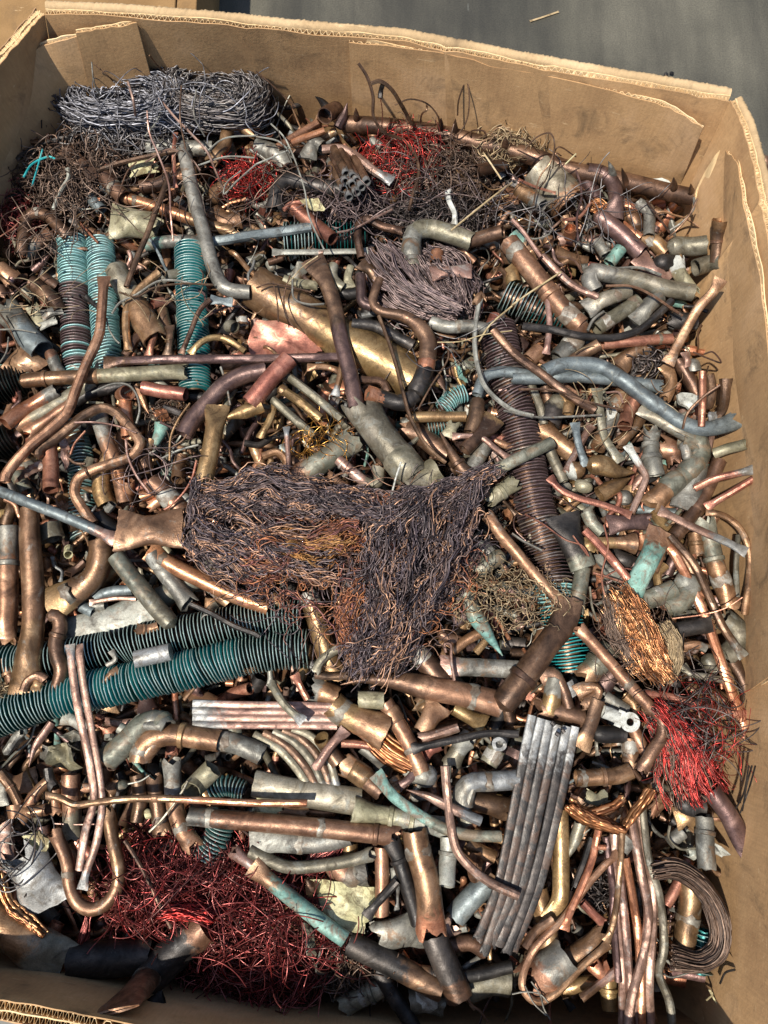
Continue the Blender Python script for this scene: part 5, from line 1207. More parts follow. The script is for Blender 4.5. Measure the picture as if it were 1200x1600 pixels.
# crushed, pillow shaped pipe
T('545 85 640 90 720 85 860 75', 150, 'och', 4.2, 'pp', 'bronze pipe crushed flat into a pillow with pinched ends', 'crushed_pipe', f=.62, dent=.05, near='the pillow shaped pipe', sides=22)
T('885 120 925 140 972 172', 92, 'gry', 3.6, 'od', 'whitish capped pipe end beside the wire wad', two='cu@.6', near='the whitish capped pipe')
T('695 180 780 235 950 320 1100 390 1260 450', 84, 'cub', 3.0, 'fo', 'bright copper pipe with grey joint going under the wad', 'copper_pipe', j='s0.13', near='the bright copper pipe left of the wad')
T('715 200 790 310 885 430', 92, 'gry', 2.6, 'ot', 'grey pipe with a crushed open end', 'crushed_pipe', near='the grey crushed open pipe')
T('545 205 620 310 710 420 820 540', 96, 'grn', 3.4, 'oc', 'pale green grey pipe with slanted cut', two='oli@.5', near='the pale green slanted pipe')
T('475 140 470 230 430 310 350 370 220 450', 126, 'och', 3.0, 'op', 'ochre elbow with a squeezed pointed foot', 'pipe_elbow', j='s0.72', two='bra@.7', near='the ochre elbow')
T('300 610 450 545 600 490 730 430', 170, 'gpl', 1.8, 'ff', 'wide flattened grey white pipe', 'crushed_pipe', f=.4, near='the wide flattened grey pipe')
T('690 440 850 350 1060 235', 120, 'grn', 1.2, 'oo', 'wide grey green pipe under the crossing copper pipes')
T('215 480 270 490 285 540 265 610 275 680 290 740 250 840 195 920', 92, 'cud', 3.2, 'cs', 'dark brown double bent pipe with a pointed foot', 'bent_pipe', j='g0.3', ws=[.8, .8, .85, .9, 1, 1.1, 1, .7], near='the dark double bent pipe')
finned('-40 975 200 890 600 800 900 735 1240 655 1450 640', 190, 'fin', 2.2, 'front one of the two long dark green finned tubes', 'finedge', 6.4, mix=[('finteal', 'finedge', .2, .8)], near='the front green finned tube')
finned('-40 720 300 680 640 610 900 560 1200 505 1410 490', 180, 'finblk', 1.6, 'rear one of the two long dark green finned tubes', 'finedge', 6.4, mix=[('fin', 'finedge', .0, .12), ('fin', 'finedge', .9, 1)], near='the rear black finned tube')
T('640 548 690 550 745 535', 50, 'cu', 3.0, 'oo', 'small copper fitting on the rear finned tube', 'pipe_fitting', j='g0.3', hs=[.01, 0, 0])
T('635 690 710 675 800 655', 92, 'sil', 4.2, 'od', 'short silver white pipe lying on the finned tubes', near='the short silver pipe')
st1 = T('328 620 345 800 380 1000 425 1200 440 1360 400 1500 370 1680', 42, 'pnk', 4.8, 'fo', 'left one of two long pinkish strips hanging across the finned tube', 'metal_strip', f=.5, dent=.07, two='sil@-.06')
T('365 622 390 800 425 1000 460 1200 478 1380 450 1550 400 1700 385 1770', 42, 'pnk', 4.6, 'ff', 'right one of two long pinkish strips hanging across the finned tube', 'metal_strip', f=.5, dent=.07, two='sil@.94', near='the two long pinkish strips')
W('890 430 1000 480 1100 535 1200 575 1215 585', 30, 'blk', 4.6, 'grey black cable stub reaching over the finned tubes', e='od')
T('320 292 350 275 400 232', 50, 'cud', 2.4, 'oo', 'small dark tube by the ochre elbow', hs=[.01, 0, 0])
T('420 425 540 405 640 408', 26, 'pnk', 2.8, 'fo', 'thin pink rod above the flattened grey pipe', 'copper_rod')
T('440 400 520 375 620 365', 56, 'blu', 2.2, 'oo', 'blue grey pipe above the flattened one')
T('320 200 322 170', 46, 'pyel', 2.2, 'oo', 'small cream ring in the dark gap', 'pipe_fitting', hs=[.012, -.01])
T('490 800 520 760 555 740', 34, 'cu', 3.6, 'of', 'small copper scrap on the front finned tube', 'crushed_pipe')
T('500 720 540 690 520 650', 26, 'gry', 3.6, 'of', 'small grey curl on the rear finned tube', 'bent_pipe')
T('110 840 130 790 180 765 215 790', 46, 'cud', 3.9, 'oo', 'small dark hook on the dented pipe', 'bent_pipe')
T('165 840 185 790', 52, 'och', 3.6, 'pt', 'little brass end inside the dark hook', 'crushed_pipe')
T('380 440 440 470', 62, 'blu', 2.0, 'oo', 'small blue grey coupling under the ochre elbow', 'pipe_fitting')
T('250 130 230 60', 120, 'oli', 1.2, 'oo', 'olive square cut pipe in the gap')
T('440 20 500 60 540 110', 90, 'blk', 2.2, 'oo', 'dark pipe end by the pillow shaped pipe', hs=[0, 0, .01])
T('555 100 570 180', 36, 'gpl', 3.2, 'oo', 'pale tube edge left of the pillow')
T('20 690 40 740 60 800', 66, 'cu', 2.6, 'oo', 'copper fitting at the left wall', 'pipe_fitting', j='g0.6')
wire_thing('wire_tangle', 'pale wire wisps at the left above the front finned tube', 'wire tangle', [(tangle(30, 850, 50, 60, 40, .06, 2.6, .01, 1.6, 20, 61), .0008, 'wtan')], singles=10)
T('785 1010 740 970 680 990 600 1070 500 1160', 110, 'grn', 3.2, 'oo', 'grey green reducer pipe with a dark mouth', j='g0.12', ws=[.8, .85, 1.1, 1.15, 1.2], two='gry@-.3', hs=[.015, .005, 0, 0, 0], near='the grey green reducer')
T('655 1170 670 1110 740 1055 830 1040 940 1060 1030 1075', 118, 'och', 3.4, 'oo', 'thick ochre pipe bent below the front finned tube', 'pipe_elbow', j='s0.1 g0.6', near='the thick ochre bend')
T('1030 1070 1120 1090 1230 1140', 108, 'gry', 3.0, 'oo', 'grey socket joined to the ochre bend', 'pipe_fitting', j='s0.12')
bb = empty('busbar_bundle', at(413, 1115, ZP + .05)); tag(bb, 'four pinkish flat bars side by side with silver ends under the wad', 'busbar bundle'); NEAR.append((bb.location.x, bb.location.y, 'the four pinkish bars'))
for i in range(4):
    T(f'905 {898+i*33} 1100 {903+i*32} 1300 {905+i*32} 1580 {912+i*30}', 36, 'pnk', 3.2 + .1 * (i % 2), 'dd', '', 'bar', sq=.6, f=.8, two='sil@-.17', parent=bb, dent=.03)
T('135 1195 165 1100 205 1040 245 985', 44, 'pnk', 2.8, 'so', 'pinkish pointed tube below the front finned tube', 'crushed_pipe')
slab('220 1100 300 1085 350 1130 390 1200 300 1220 230 1180', .0018, 'yel', 2.2, 'olive sheet scrap left of the pink strips', bend=.008)
slab('270 1050 360 1020 400 1060 340 1080', .0018, 'gry', 2.4, 'grey sheet scrap under the pink strips', bend=.006)
slab('1050 1010 1130 1010 1145 1095 1100 1070', .0016, 'grn', 2.8, 'green grey flake above the ochre bend', bend=.003)
T('290 960 340 975 400 1010', 60, 'gpl', 2.6, 'ft', 'crumpled pale tube below the front finned tube', 'crushed_pipe')
T('20 1140 60 1080 100 1030', 50, 'gry', 2.2, 'co', 'grey blunt tube at the left wall')
T('560 1010 610 1040', 60, 'gpl', 2.2, 'oo', 'pale coupling under the finned tube', 'pipe_fitting')
T('1080 430 1030 380 1060 410', 90, 'och', 1.6, 'oo', 'ochre pipe behind the bright copper one')
# ---- centre: the wad
tile(0, 0, 1.0)
XA = hank('330 800 420 778 520 797 620 806 715 772 756 745', [36, 44, 30, 32, 24, 8], 1100, .001, 4.2, 0.066, .0062, .045, (.12, .4), 46, .5, .3, seed=71, locks=110, loose=.12)
XB = hank('330 830 400 850 480 870 540 880', [50, 60, 56, 30], 800, .001, 3.8, 0.078, .0062, .045, (.25, .6), 46, .5, .3, seed=72, locks=80, loose=.12)
XC = hank('650 795 630 860 612 940 590 1005 562 1045', [50, 84, 80, 54, 20], 1500, .001, 4.0, 0.084, .0062, .045, (.12, .4), 46, .5, .3, seed=73, locks=150, loose=.12)
XR = hank('380 880 450 862 520 850 560 840', [22, 30, 30, 14], 260, .001, 5.6, 0.054, .0062, .045, (.3, .8), 40, .5, .3, seed=74, locks=30, loose=.12)
XG = hank('440 848 500 862 545 850', [18, 26, 14], 150, .001, 6.0, 0.048, .0062, .045, (.4, .9), 40, .5, .3, seed=75, locks=18, loose=.12)
XD = hank('735 760 705 840 675 910 640 985', [16, 36, 36, 14], 480, .001, 3.8, 0.084, .0062, .045, (.15, .45), 46, .5, .3, seed=76, locks=60, loose=.12)
XE = tangle(560, 890, 200, 130, 260, .08, 6.2, .02, 1.8, 30, 77, .0015)
XH = tangle(560, 880, 235, 165, 150, .11, 4.6, .05, 1.3, 34, 79)
XI = hank('560 900 540 960 560 1030', [14, 18, 16], 120, .001, 5.4, .03, .003, .02, (.3, .7), 34, .5, .3, seed=80, locks=16, loose=.2)
XF = hank('330 760 318 800 330 850 380 900', [16, 22, 26, 20], 220, .001, 3.6, 0.060, .0062, .045, (.2, .6), 46, .5, .3, seed=78, locks=24, loose=.12)
wire_thing('wire_wad', 'big matted wad of burnt copper wire in the centre', 'wire wad',
           [(XA, rng.uniform(.0004, .0010, len(XA)), 'wwad'), (XB, rng.uniform(.0004, .0010, len(XB)), 'wwad'), (XC, rng.uniform(.0004, .0010, len(XC)), 'wwad'), (XD, rng.uniform(.0004, .0010, len(XD)), 'wwad'),
            (XR, rng.uniform(.0004, .0010, len(XR)), 'wwadred'), (XG, rng.uniform(.0004, .0010, len(XG)), 'wwadgold'), (XE, rng.uniform(.0004, .0010, len(XE)), 'wwadred'), (XH, .0006, 'wwad'), (XI, .0007, 'wwadred'), (XF, rng.uniform(.0004, .0010, len(XF)), 'wwad')], near='the wire wad', singles=48)
wire_thing('wire_tangle', 'pale tan frizzy wires right of the wad', 'wire tangle', [(tangle(785, 935, 95, 38, 64, .13, 4.4, .03, 1.0, 40, 79, .003), .0007, 'wtan')], near='the tan frizzy wires', singles=24)
# ---- centre, below the wad
tile(400, 800)
T('245 385 275 480 310 590 350 700 370 780', 108, 'bra', 2.6, 'oo', 'golden brown pipe reaching down from behind the wad', j='w0.05', near='the golden pipe under the wad')
T('278 750 310 690 400 630', 46, 'oli', 4.2, 'oo', 'short curved olive stub at the foot of the wad', 'bent_pipe')
T('275 765 340 770 430 768', 40, 'cud', 3.8, 'oo', 'thin dark tube below the wad')
T('395 808 500 785 640 790 800 825 1000 865 1150 905', 128, 'cud', 3.6, 'so', 'long dark brown pipe drawn out to a spike', 'crushed_pipe', ws=[.7, .9, 1, 1, 1, 1.05], j='s0.82', two='cu@.55', near='the long dark spiked pipe', sides=18)
T('1130 930 1230 800 1340 660 1440 520 1475 400', 140, 'cud', 4.2, 'cp', 'stout dark brown pipe with a squeezed top', 'crushed_pipe', j='g0.3', dent=.06, ws=[1, 1, .98, .85, .6], near='the stout dark pipe', sides=18)
T('985 380 1020 470 1080 560 1155 675', 88, 'grn', 4.0, 'os', 'verdigris green spike right of the wad', 'crushed_pipe', two='ver@.35', near='the verdigris spike')
T('865 725 1000 725 1230 740', 92, 'pnk', 3.4, 'fo', 'pink grey flattened tube right of the wad', 'crushed_pipe', f=.6, two='gry@.25', near='the flattened pink grey tube')
W('890 660 885 620 910 620 915 700 930 790', 18, 'pnk', 4.6, 'twisted wire tie on the flattened tube')
T('360 900 420 950 500 985 610 1035', 140, 'bra', 3.4, 'ox', 'brass scoop shaped pipe with a flared flat mouth', 'crushed_pipe', j='s0.2', f=.8, two='och@.5', near='the brass scoop')
T('270 830 330 850 380 870', 120, 'och', 2.6, 'to', 'torn ochre elbow left of the spiked pipe', 'pipe_elbow', two='gry@-.3')
T('480 880 530 880 600 885', 92, 'yel', 3.4, 'oo', 'short olive ring pipe below the spike', thick=.08, near='the short olive ring')
T('605 890 660 990 720 1090 780 1220', 88, 'cu', 3.2, 'oo', 'brown copper pipe running down below the spike', j='k0.2 s0.7', near='the brown pipe below the spike')
T('780 1030 820 960 860 900', 100, 'cu', 3.0, 'op', 'copper pipe pinched into a pouch', 'crushed_pipe', f=.8, near='the copper pouch')
T('930 920 1000 960 1075 1000', 76, 'bra', 2.8, 'of', 'folded brass strip below the spiked pipe', 'crushed_pipe')
T('760 890 800 920', 70, 'och', 2.6, 'pt', 'brown pinched end under the spiked pipe', 'crushed_pipe')
sb = empty('busbar_bundle', at(460, 1200, ZP + .02)); tag(sb, 'curved dark bronze bars fanned out towards a silver end', 'busbar bundle'); NEAR.append((sb.location.x, sb.location.y, 'the fanned dark bars'))
for i in range(5):
    T(f'{-10+i*45} {1040-i*6} {100+i*38} {1105-i*14} {190+i*36} {1200-i*14} {300+i*24} {1375-i*6}', 40, 'cud' if i % 2 else 'oli', 2.6, 'df', '', 'bar', f=.7, parent=sb, two='sil@.8')
T('70 800 110 870 160 930 222 985', 44, 'oli', 4.2, 'of', 'small olive tube with a grey crimped tip on the bars', two='sil@.85', hs=[0, .01, .015, .015])
T('280 1200 340 1110 420 1020', 48, 'pnk', 4.2, 'tf', 'pink corroded rod across the fanned bars', 'copper_rod')
T('730 1115 830 1090 960 1060 1080 1038 1230 1042', 40, 'blk', 4.2, 'fo', 'dark grey wire stick below the spiked pipe', 'grey_rod', dent=.08)
T('770 1060 850 1040 950 1010', 50, 'pnk', 3.8, 'to', 'pinkish tube over the copper pouch')
for i, s_ in enumerate(((500, 930, 545, 1030, 620, 1110, 720, 1180), (530, 930, 580, 1040, 640, 1110, 730, 1160), (470, 940, 520, 1060, 600, 1140, 700, 1200))):
    pass
wire_thing('wire_bundle', 'thick stranded copper cables curving under the brass scoop', 'wire bundle', [(hank('500 920 540 1030 610 1110 740 1190', [30, 44, 50, 40], 34, .003, 2.8, .012, .0006, .05, (.8, 1), 30, .6, .05, seed=81), .0034, 'wcu')], near='the stranded copper cables', singles=30)
T('305 1060 340 1110 390 1180', 84, 'cud', 3.0, 'oo', 'dark pipe with a brass rimmed mouth', two='bra@-.12', hs=[.014, 0, 0], near='the brass rimmed mouth')
T('1140 1090 1150 1060', 78, 'sil', 3.6, 'oo', 'silver ring nut below the stout pipe', 'pipe_fitting', hs=[.012, -.008], thick=.5)
T('745 640 800 710 880 800', 116, 'cud', 2.8, 'oo', 'brown pipe coming out under the wad', j='w0.2', ws=[.8, 1, 1])
T('1020 290 1090 240 1165 190', 88, 'grn', 2.8, 'oc', 'green grey pipe right of the wad', j='g0.4')
T('1080 10 1150 110 1230 200 1330 320 1420 420', 62, 'cu', 4.4, 'oo', 'brown pipe slanting over the long finned tube', 'copper_pipe', near='the slanting brown pipe over the fins')
T('1050 150 1100 200 1160 230', 80, 'gry', 2.2, 'to', 'grey pipe under the green one by the wad')
T('920 650 990 600 1060 560', 56, 'och', 2.8, 'oo', 'ochre tube behind the verdigris spike')
T('850 560 900 590 950 610', 60, 'cud', 2.6, 'co', 'dark tube behind the verdigris spike')
T('930 520 990 480', 64, 'pur', 2.2, 'oo', 'purple brown stub right of the wad')
T('1030 660 1080 600', 40, 'bra', 3.0, 'oo', 'brass strip beside the verdigris spike', 'metal_strip', f=.5)
T('1090 1180 1130 1110', 96, 'oli', 2.6, 'oo', 'olive fitting under the ring nut', 'pipe_fitting', j='w0.5')
T('910 1190 960 1100 1000 1060', 90, 'oli', 2.4, 'oo', 'olive grey pipe below the folded brass strip', two='gpl@.5')
T('780 1130 850 1090', 66, 'red', 2.4, 'pt', 'reddish pinched piece by the dark wire stick', 'crushed_pipe')
T('500 1100 560 1150 600 1200', 70, 'gry', 2.0, 'of', 'grey flattened pipe under the cables', 'crushed_pipe')
T('400 1085 500 1090 590 1110', 44, 'red', 3.0, 'oo', 'reddish rod over the copper cables', 'copper_rod')
T('760 900 800 850', 60, 'cud', 2.2, 'oo', 'dark short pipe under the spiked pipe')
T('180 760 210 820 240 880', 38, 'red', 3.0, 'fo', 'small red strip left of the golden pipe', 'metal_strip')
T('80 380 110 440', 60, 'och', 2.4, 'cc', 'ochre capped end below the wad', 'capped_fitting')
# ---- right, lower middle
tile(800, 800)
T('705 85 650 210 590 320 545 405', 108, 'cu', 3.8, 'ft', 'green tarnished pipe above the copper wool', two='ver@.25', near='the green tarnished pipe')
T('235 10 265 110 310 200 335 265', 138, 'blk', 3.0, 'fd', 'dark grey squashed fitting by the finned tube', 'pipe_fitting', f=.7, two='grn@.8', near='the dark squashed fitting')
T('335 260 320 350 295 450', 84, 'grn', 2.6, 'oo', 'pale green pipe below the dark squashed fitting')
T('340 85 440 190 545 315', 46, 'red', 4.0, 'oo', 'straight reddish copper rod above the copper wool', 'copper_rod')
T('400 145 470 142 575 150', 78, 'bra', 3.6, 'ox', 'brass elbow piece with flared mouth', 'pipe_fitting', ws=[.8, .8, 1.1], two='och@.5', near='the brass flared piece')
T('345 120 365 180', 70, 'bra', 3.2, 'pt', 'brass scrap left of the reddish rod', 'crushed_pipe')
T('720 130 790 250 850 370 910 500 960 640 1030 850 1080 980 1130 1080', 54, 'cub', 3.6, 'fp', 'long bright copper rod along the right wall', 'copper_rod', near='the long bright copper rod')
T('740 110 850 240 920 390 985 530 1060 640 1090 680', 44, 'cud', 4.2, 'of', 'brown rod with a grey crimped tip', 'copper_rod', two='gry@.88', near='the brown crimped rod')
T('690 -10 780 35 900 95 1000 140 1100 190', 44, 'pnk', 4.4, 'ff', 'pinkish strip with a silver end', 'metal_strip', f=.5, two='sil@.62', near='the silver ended strip')
T('910 -5 1000 20 1070 80 1112 190 1110 330 1090 480', 36, 'och', 4.0, 'fo', 'tan tube bowed along the right wall', 'bent_pipe', near='the bowed tan tube')
T('1060 110 1050 260 1055 400', 30, 'oli', 3.2, 'oo', 'thin olive tube by the right wall', 'copper_rod')
T('610 420 680 395 760 360', 104, 'grn', 3.4, 'oo', 'green grey socket pipe right of the copper wool', j='s0.5', near='the green grey socket')
T('760 320 830 345 800 410 730 450', 116, 'gpl', 3.2, 'co', 'pale crusted elbow right of the copper wool', 'pipe_elbow', two='grn@.5')
T('905 40 935 160 960 270 1010 400 1030 440', 98, 'grn', 2.8, 'oo', 'grey green pipe with bronze patch along the right side', j='w0.7 g0.45', two='och@.45', near='the grey green right side pipe')
T('860 100 870 200', 80, 'och', 2.4, 'oo', 'bronze coupling left of the grey green pipe', 'pipe_fitting', j='g0.5')
T('760 120 830 30 860 -10', 76, 'cud', 3.0, 'oo', 'dark pipe under the silver ended strip')
T('660 280 700 170', 58, 'cu', 3.4, 'oo', 'copper tube beside the green tarnished pipe')
T('690 360 680 290 720 250', 46, 'bra', 2.8, 'oo', 'brass tube under the copper tube')
T('770 555 850 540 942 525', 84, 'blk', 3.8, 'do', 'dark grey squared tube right of the copper wool', near='the dark squared tube')
T('795 560 780 680 765 820', 44, 'blk', 3.6, 'of', 'dark crimped tube hanging from the squared one', 'crushed_pipe')
T('800 630 870 625 910 640', 48, 'cu', 3.0, 'oo', 'small brown pipe below the squared tube', two='gry@.7')
T('990 500 1060 560 1040 650 990 680', 120, 'oli', 2.2, 'oo', 'wide olive brown elbow by the right wall', 'pipe_elbow')
T('890 680 960 740', 100, 'oli', 2.4, 'co', 'olive speckled cap near the right wall', 'capped_fitting')
T('1040 700 1090 820 1100 900', 62, 'cud', 2.8, 'oo', 'dark copper tube with ragged foot by the right wall')
lug = empty('cable_lug', at(970, 1120, ZP + .05)); tag(lug, 'silver cable lug with a round hole in its flat end', 'cable lug'); NEAR.append((lug.location.x, lug.location.y, 'the silver cable lug'))
T('428 935 470 950 500 965', 62, 'wht', 4.0, 'od', '', 'barrel', parent=lug, f=.8)
# flat ring-shaped palm of the lug
zc = ZP + 4.2 * LAYER; cc_ = np.array(at(OX + 553/3, OY + 985/3, zc)); s_ = scale_at(OX + 553/3, OY + 985/3, zc) / 3
th_ = np.linspace(0, 2*np.pi, 20, endpoint=False); ro, ri, hh = 46 * s_, 18 * s_, .0016
rg = lambda r_, z: np.stack([cc_[0] + np.cos(th_) * r_, cc_[1] + np.sin(th_) * r_, np.full(20, cc_[2] + z)], 1)
V = np.vstack([rg(ro, hh), rg(ri, hh), rg(ri, -hh), rg(ro, -hh)]); F = []
for a in range(4):
    for i in range(20): F.append((a*20+i, a*20+(i+1) % 20, ((a+1) % 4)*20+(i+1) % 20, ((a+1) % 4)*20+i))
centred('palm', V, F, [M['wht']], lug)
T('490 962 520 975', 80, 'wht', 4.2, 'dd', '', 'neck', parent=lug, f=.12)
T('315 545 430 670 560 820 650 920 700 975 705 1040 660 1120 610 1210', 66, 'cu', 4.6, 'oo', 'long brown pipe with a bend right of the lug', 'bent_pipe', j='s0.42', two='cud@.6', near='the long bent brown pipe')
T('300 850 350 820 400 830 390 870 330 900', 60, 'cu', 3.6, 'ft', 'rolled copper strip above the lug', 'crushed_pipe', dent=.14)
T('405 880 380 970 350 1040 320 1110', 74, 'cud', 4.2, 'of', 'dark flat strip turning ochre at its foot', 'metal_strip', f=.5, two='och@.7')
T('340 780 390 720 460 640', 118, 'oli', 3.0, 'to', 'olive grey fitting with a torn copper mouth', 'pipe_fitting', j='g0.5', two='cu@-.25', near='the torn mouthed olive fitting')
T('420 830 470 760 540 700', 90, 'pur', 2.4, 'oo', 'purple dark pipe under the long bent one')
T('430 860 490 900 540 930', 66, 'gry', 2.6, 'oo', 'grey tube behind the lug', 'bent_pipe')
T('180 930 190 850 200 780', 96, 'bra', 3.0, 'oo', 'brass sleeve with pale top left of the dark strip', 'pipe_fitting', two='gpl@.5')
T('130 780 190 760 240 830 270 920', 60, 'cud', 3.2, 'po', 'dark hooked tube beside the brass sleeve', 'bent_pipe')
T('260 800 300 860', 44, 'sil', 3.2, 'ff', 'silver flat scrap by the rolled strip', 'metal_strip', f=.3)
T('120 920 220 935 330 970', 96, 'cud', 2.8, 'oo', 'dark pipe behind the silver bar bundle')
T('370 1040 450 1040 530 1045', 90, 'blk', 2.6, 'co', 'dark blunt pipe below the lug')
T('530 860 570 900 575 950', 60, 'och', 2.4, 'oo', 'ochre fitting above the lug', 'pipe_fitting')
T('560 1000 600 1080 640 1150', 66, 'cu', 2.8, 'oo', 'brown pipe right of the lug')
T('550 1060 560 1200', 90, 'och', 2.4, 'oo', 'ochre pipe below the lug', j='w0.3')
T('620 850 720 862 820 890 950 925 1050 945 1110 960', 46, 'red', 3.8, 'of', 'copper cable stub crossing above the red wire', 'copper_rod', near='the copper cable stub')
T('800 720 840 760 920 775 1010 790', 36, 'oli', 3.4, 'ff', 'thin bent strip right of the copper wool', 'metal_strip')
T('830 830 930 850 1010 890', 70, 'och', 2.4, 'oo', 'ochre pipe beneath the copper cable stub')
slab('380 200 470 230 500 290 520 330 430 310 400 250', .0018, 'gpl', 2.8, 'crumpled silver sheet above the copper wool', bend=.008)
T('470 210 550 240 570 260', 90, 'blk', 2.2, 'oo', 'black pipe under the reddish rod')
T('600 290 640 360', 90, 'blk', 2.0, 'co', 'blue black bulge behind the green pipe', 'capped_fitting')
T('350 0 380 60 420 100', 70, 'grn', 3.0, 'oo', 'pale green pipe above the brass flared piece')
T('450 60 560 50 640 45', 80, 'pur', 2.6, 'ft', 'dark torn sheet pipe at the top of the green one', 'crushed_pipe', f=.5)
wire_thing('wire_bundle', 'bright copper wool of fine wire, shaped like a wisp', 'wire bundle',
           [(hank('480 380 540 470 590 570 640 680 700 780', [60, 80, 90, 80, 40], 520, .001, 4.2, .04, .0014, .03, (.4, .9), 34, .5, .15, seed=91, locks=70, loose=.12), rng.uniform(.0004, .0007, 520), 'wcu'),
            (hank('440 400 470 500 500 600 560 700', [50, 60, 60, 40], 200, .001, 3.8, .03, .002, .03, (.4, .9), 34, .5, .2, seed=92, locks=40, loose=.12), rng.uniform(.0004, .0007, 200), 'wbrown'),
            (hank('690 520 740 600 750 700 720 800', [40, 40, 36, 20], 150, .001, 3.8, .03, .0012, .03, (.5, 1), 34, .5, .15, seed=93), rng.uniform(.0005, .0008, 150), 'wtan'),
            (tangle(580, 590, 190, 230, 60, .12, 4.6, .03, .9, 30, 94), .0005, 'wbrown')], near='the bright copper wool', singles=32)
wire_thing('wire_bundle', 'vivid red enamelled wire bundle flaring downwards at the right', 'wire bundle',
           [(hank('650 900 720 980 770 1080 830 1230 880 1330', [40, 70, 90, 130, 150], 480, .001, 3.4, .045, .0016, .04, (.35, .8), 34, .5, .15, seed=95, locks=90, loose=.10), rng.uniform(.0004, .0008, 480), 'wred'), (hank('650 900 720 980 770 1080 830 1230 880 1330', [50, 80, 100, 140, 160], 90, .001, 3.6, .04, .003, .05, (.35, .8), 34, .6, .2, seed=98), .0006, 'wbrown'),
            (tangle(880, 1020, 190, 160, 46, .2, 4.6, .05, .8, 40, 96), .0005, 'wred')], near='the vivid red wire bundle', singles=30)
wire_thing('wire_tangle', 'loose dark looping wires beside the right wall', 'wire tangle', [(tangle(880, 950, 180, 160, 36, .25, 4.8, .05, 1.2, 46, 97), .0008, 'wblack')], singles=16)
W('285 110 360 210 330 160 250 130 150 60 60 10', 9, 'red', 4.4, 'fine red wire over the dark squashed fitting')
W('430 60 450 160 420 300 440 420', 9, 'red', 4.4, 'fine red wire hanging over the brass flared piece')
W('380 285 430 300 520 330', 14, 'red', 3.8, 'red wire strip above the wool')
W('440 300 520 265 600 280', 8, 'red', 3.8, 'thin red wire by the blue black bulge')
W('365 350 375 440 400 510', 12, 'oli', 4.0, 'thin dull wire left of the wool')
W('750 500 900 480 1000 450 1080 400', 8, 'red', 4.4, 'fine red wire reaching the right wall', hs=[0, .01, .02, .03])
W('0 100 60 140 140 180', 13, 'gry', 4.6, 'grey wire by the slanting brown pipe')
# silver busbars
bb2 = empty('busbar_bundle', at(825, 1300, ZP + .06)); tag(bb2, 'six long silver grey flat bars bound side by side', 'busbar bundle'); NEAR.append((bb2.location.x, bb2.location.y, 'the silver bar bundle'))
gb = np.random.default_rng(5)
for i in range(6):
    d = gb.normal(0, 1.5, 10); e0, e1 = gb.normal(0, 10), gb.normal(0, 26)
    T(f'{95+i*40+d[0]} {950+i*13+e0} {60+i*40+d[1]} {1120+i*13} {0+i*40+d[2]} {1430+i*8} {-70+i*38+d[3]} {1760+i*4} {-165+i*34+d[4]} {2040+i*8+e1}', 42 + d[5] * .3, ('steel', 'steel', 'steel', 'steel', 'blk', 'steel')[i], 4.2 + gb.uniform(-.08, .08), 'dt', '', 'bar', f=.5, dent=.02, parent=bb2, sq=.55, wob=.3, sides=16, two=f'sil@-{.10 + .08 * gb.uniform():.2f}')
T('185 985 200 1000', 22, 'blk', 5.3, 'dd', 'small black rivet hole mark on the bars', 'rivet', parent=bb2); T('205 1035 220 1045', 22, 'blk', 5.3, 'dd', '', 'rivet', parent=bb2); T('235 1020 245 1035', 20, 'blk', 5.3, 'dd', '', 'rivet', parent=bb2)
# ---- front left
tile(0, 1200)
T('255 300 290 370 318 450 325 540 360 630 430 665 500 635 550 560 558 480 530 350 500 200', 68, 'cu', 4.2, 'oo', 'brown grey pipe bent into a deep U hook', 'bent_pipe', two='och@.6', j='s0.22', near='the deep U hook pipe')
T('220 128 280 140 350 172 440 162 560 148 700 142 900 150 1200 165 1440 165', 38, 'och', 4.8, 'to', 'long thin ochre rod lying across the front left', 'copper_rod', j='k0.42', two='cub@.5', near='the long ochre rod')
T('110 400 160 500 215 660', 200, 'sil', 3.2, 'tp', 'crumpled silver grey lump wrapped like foil', 'crushed_pipe', dent=.14, f=.8, near='the silver crumpled lump')
slab('110 320 180 295 230 330 225 385 140 400', .006, 'pyel', 3.4, 'cream coloured chip above the silver lump', bend=.003, k='paint_flake', cat='paint flake')
T('-40 690 60 760 170 850 280 950', 200, 'och', 3.0, 'op', 'wide olive brown pipe squeezed flat at its right end', 'crushed_pipe', two='oli@.6', near='the wide olive brown pipe', sides=20)
tee = T('335 900 500 895 720 880', 180, 'blk', 2.4, 'oo', 'big dark tarnished branch pipe near the front wall', 'pipe_tee', near='the big dark branch pipe', sides=20)
T('970 740 880 810 770 910 690 990', 165, 'blk', 3.0, 'do', '', 'branch', parent=tee, two='cu@-.22')
T('700 975 640 1040 540 1145', 135, 'cu', 3.4, 'kp'.replace('k', 'o'), '', 'branch_pipe', parent=tee, two='cud@-.3', j='s0.08', hs=[0, .05, .12], f=.75)
T('590 1165 680 1140 775 1105', 90, 'blk', 5.6, 'op', 'dark flattened pipe under the branch pipe', 'crushed_pipe')
T('335 30 335 180 335 335', 96, 'cu', 2.6, 'oo', 'upright brown pipe with tarnished foot behind the pink strips', two='oli@.6', near='the upright brown pipe')
T('225 0 235 60 250 90', 52, 'blk', 3.0, 'ot', 'dark grey small tube above the ochre rod')
T('90 240 130 210 220 195', 62, 'cu', 3.2, 'fo', 'small brown pipe with squeezed tip at the left', 'crushed_pipe')
T('130 190 165 120 230 60', 58, 'cu', 2.8, 'oo', 'ochre brown small elbow at the left', 'pipe_elbow', j='k0.3')
T('0 20 50 90 90 170', 52, 'cu', 3.0, 'oo', 'small brown pipe at the left wall', j='g0.5')
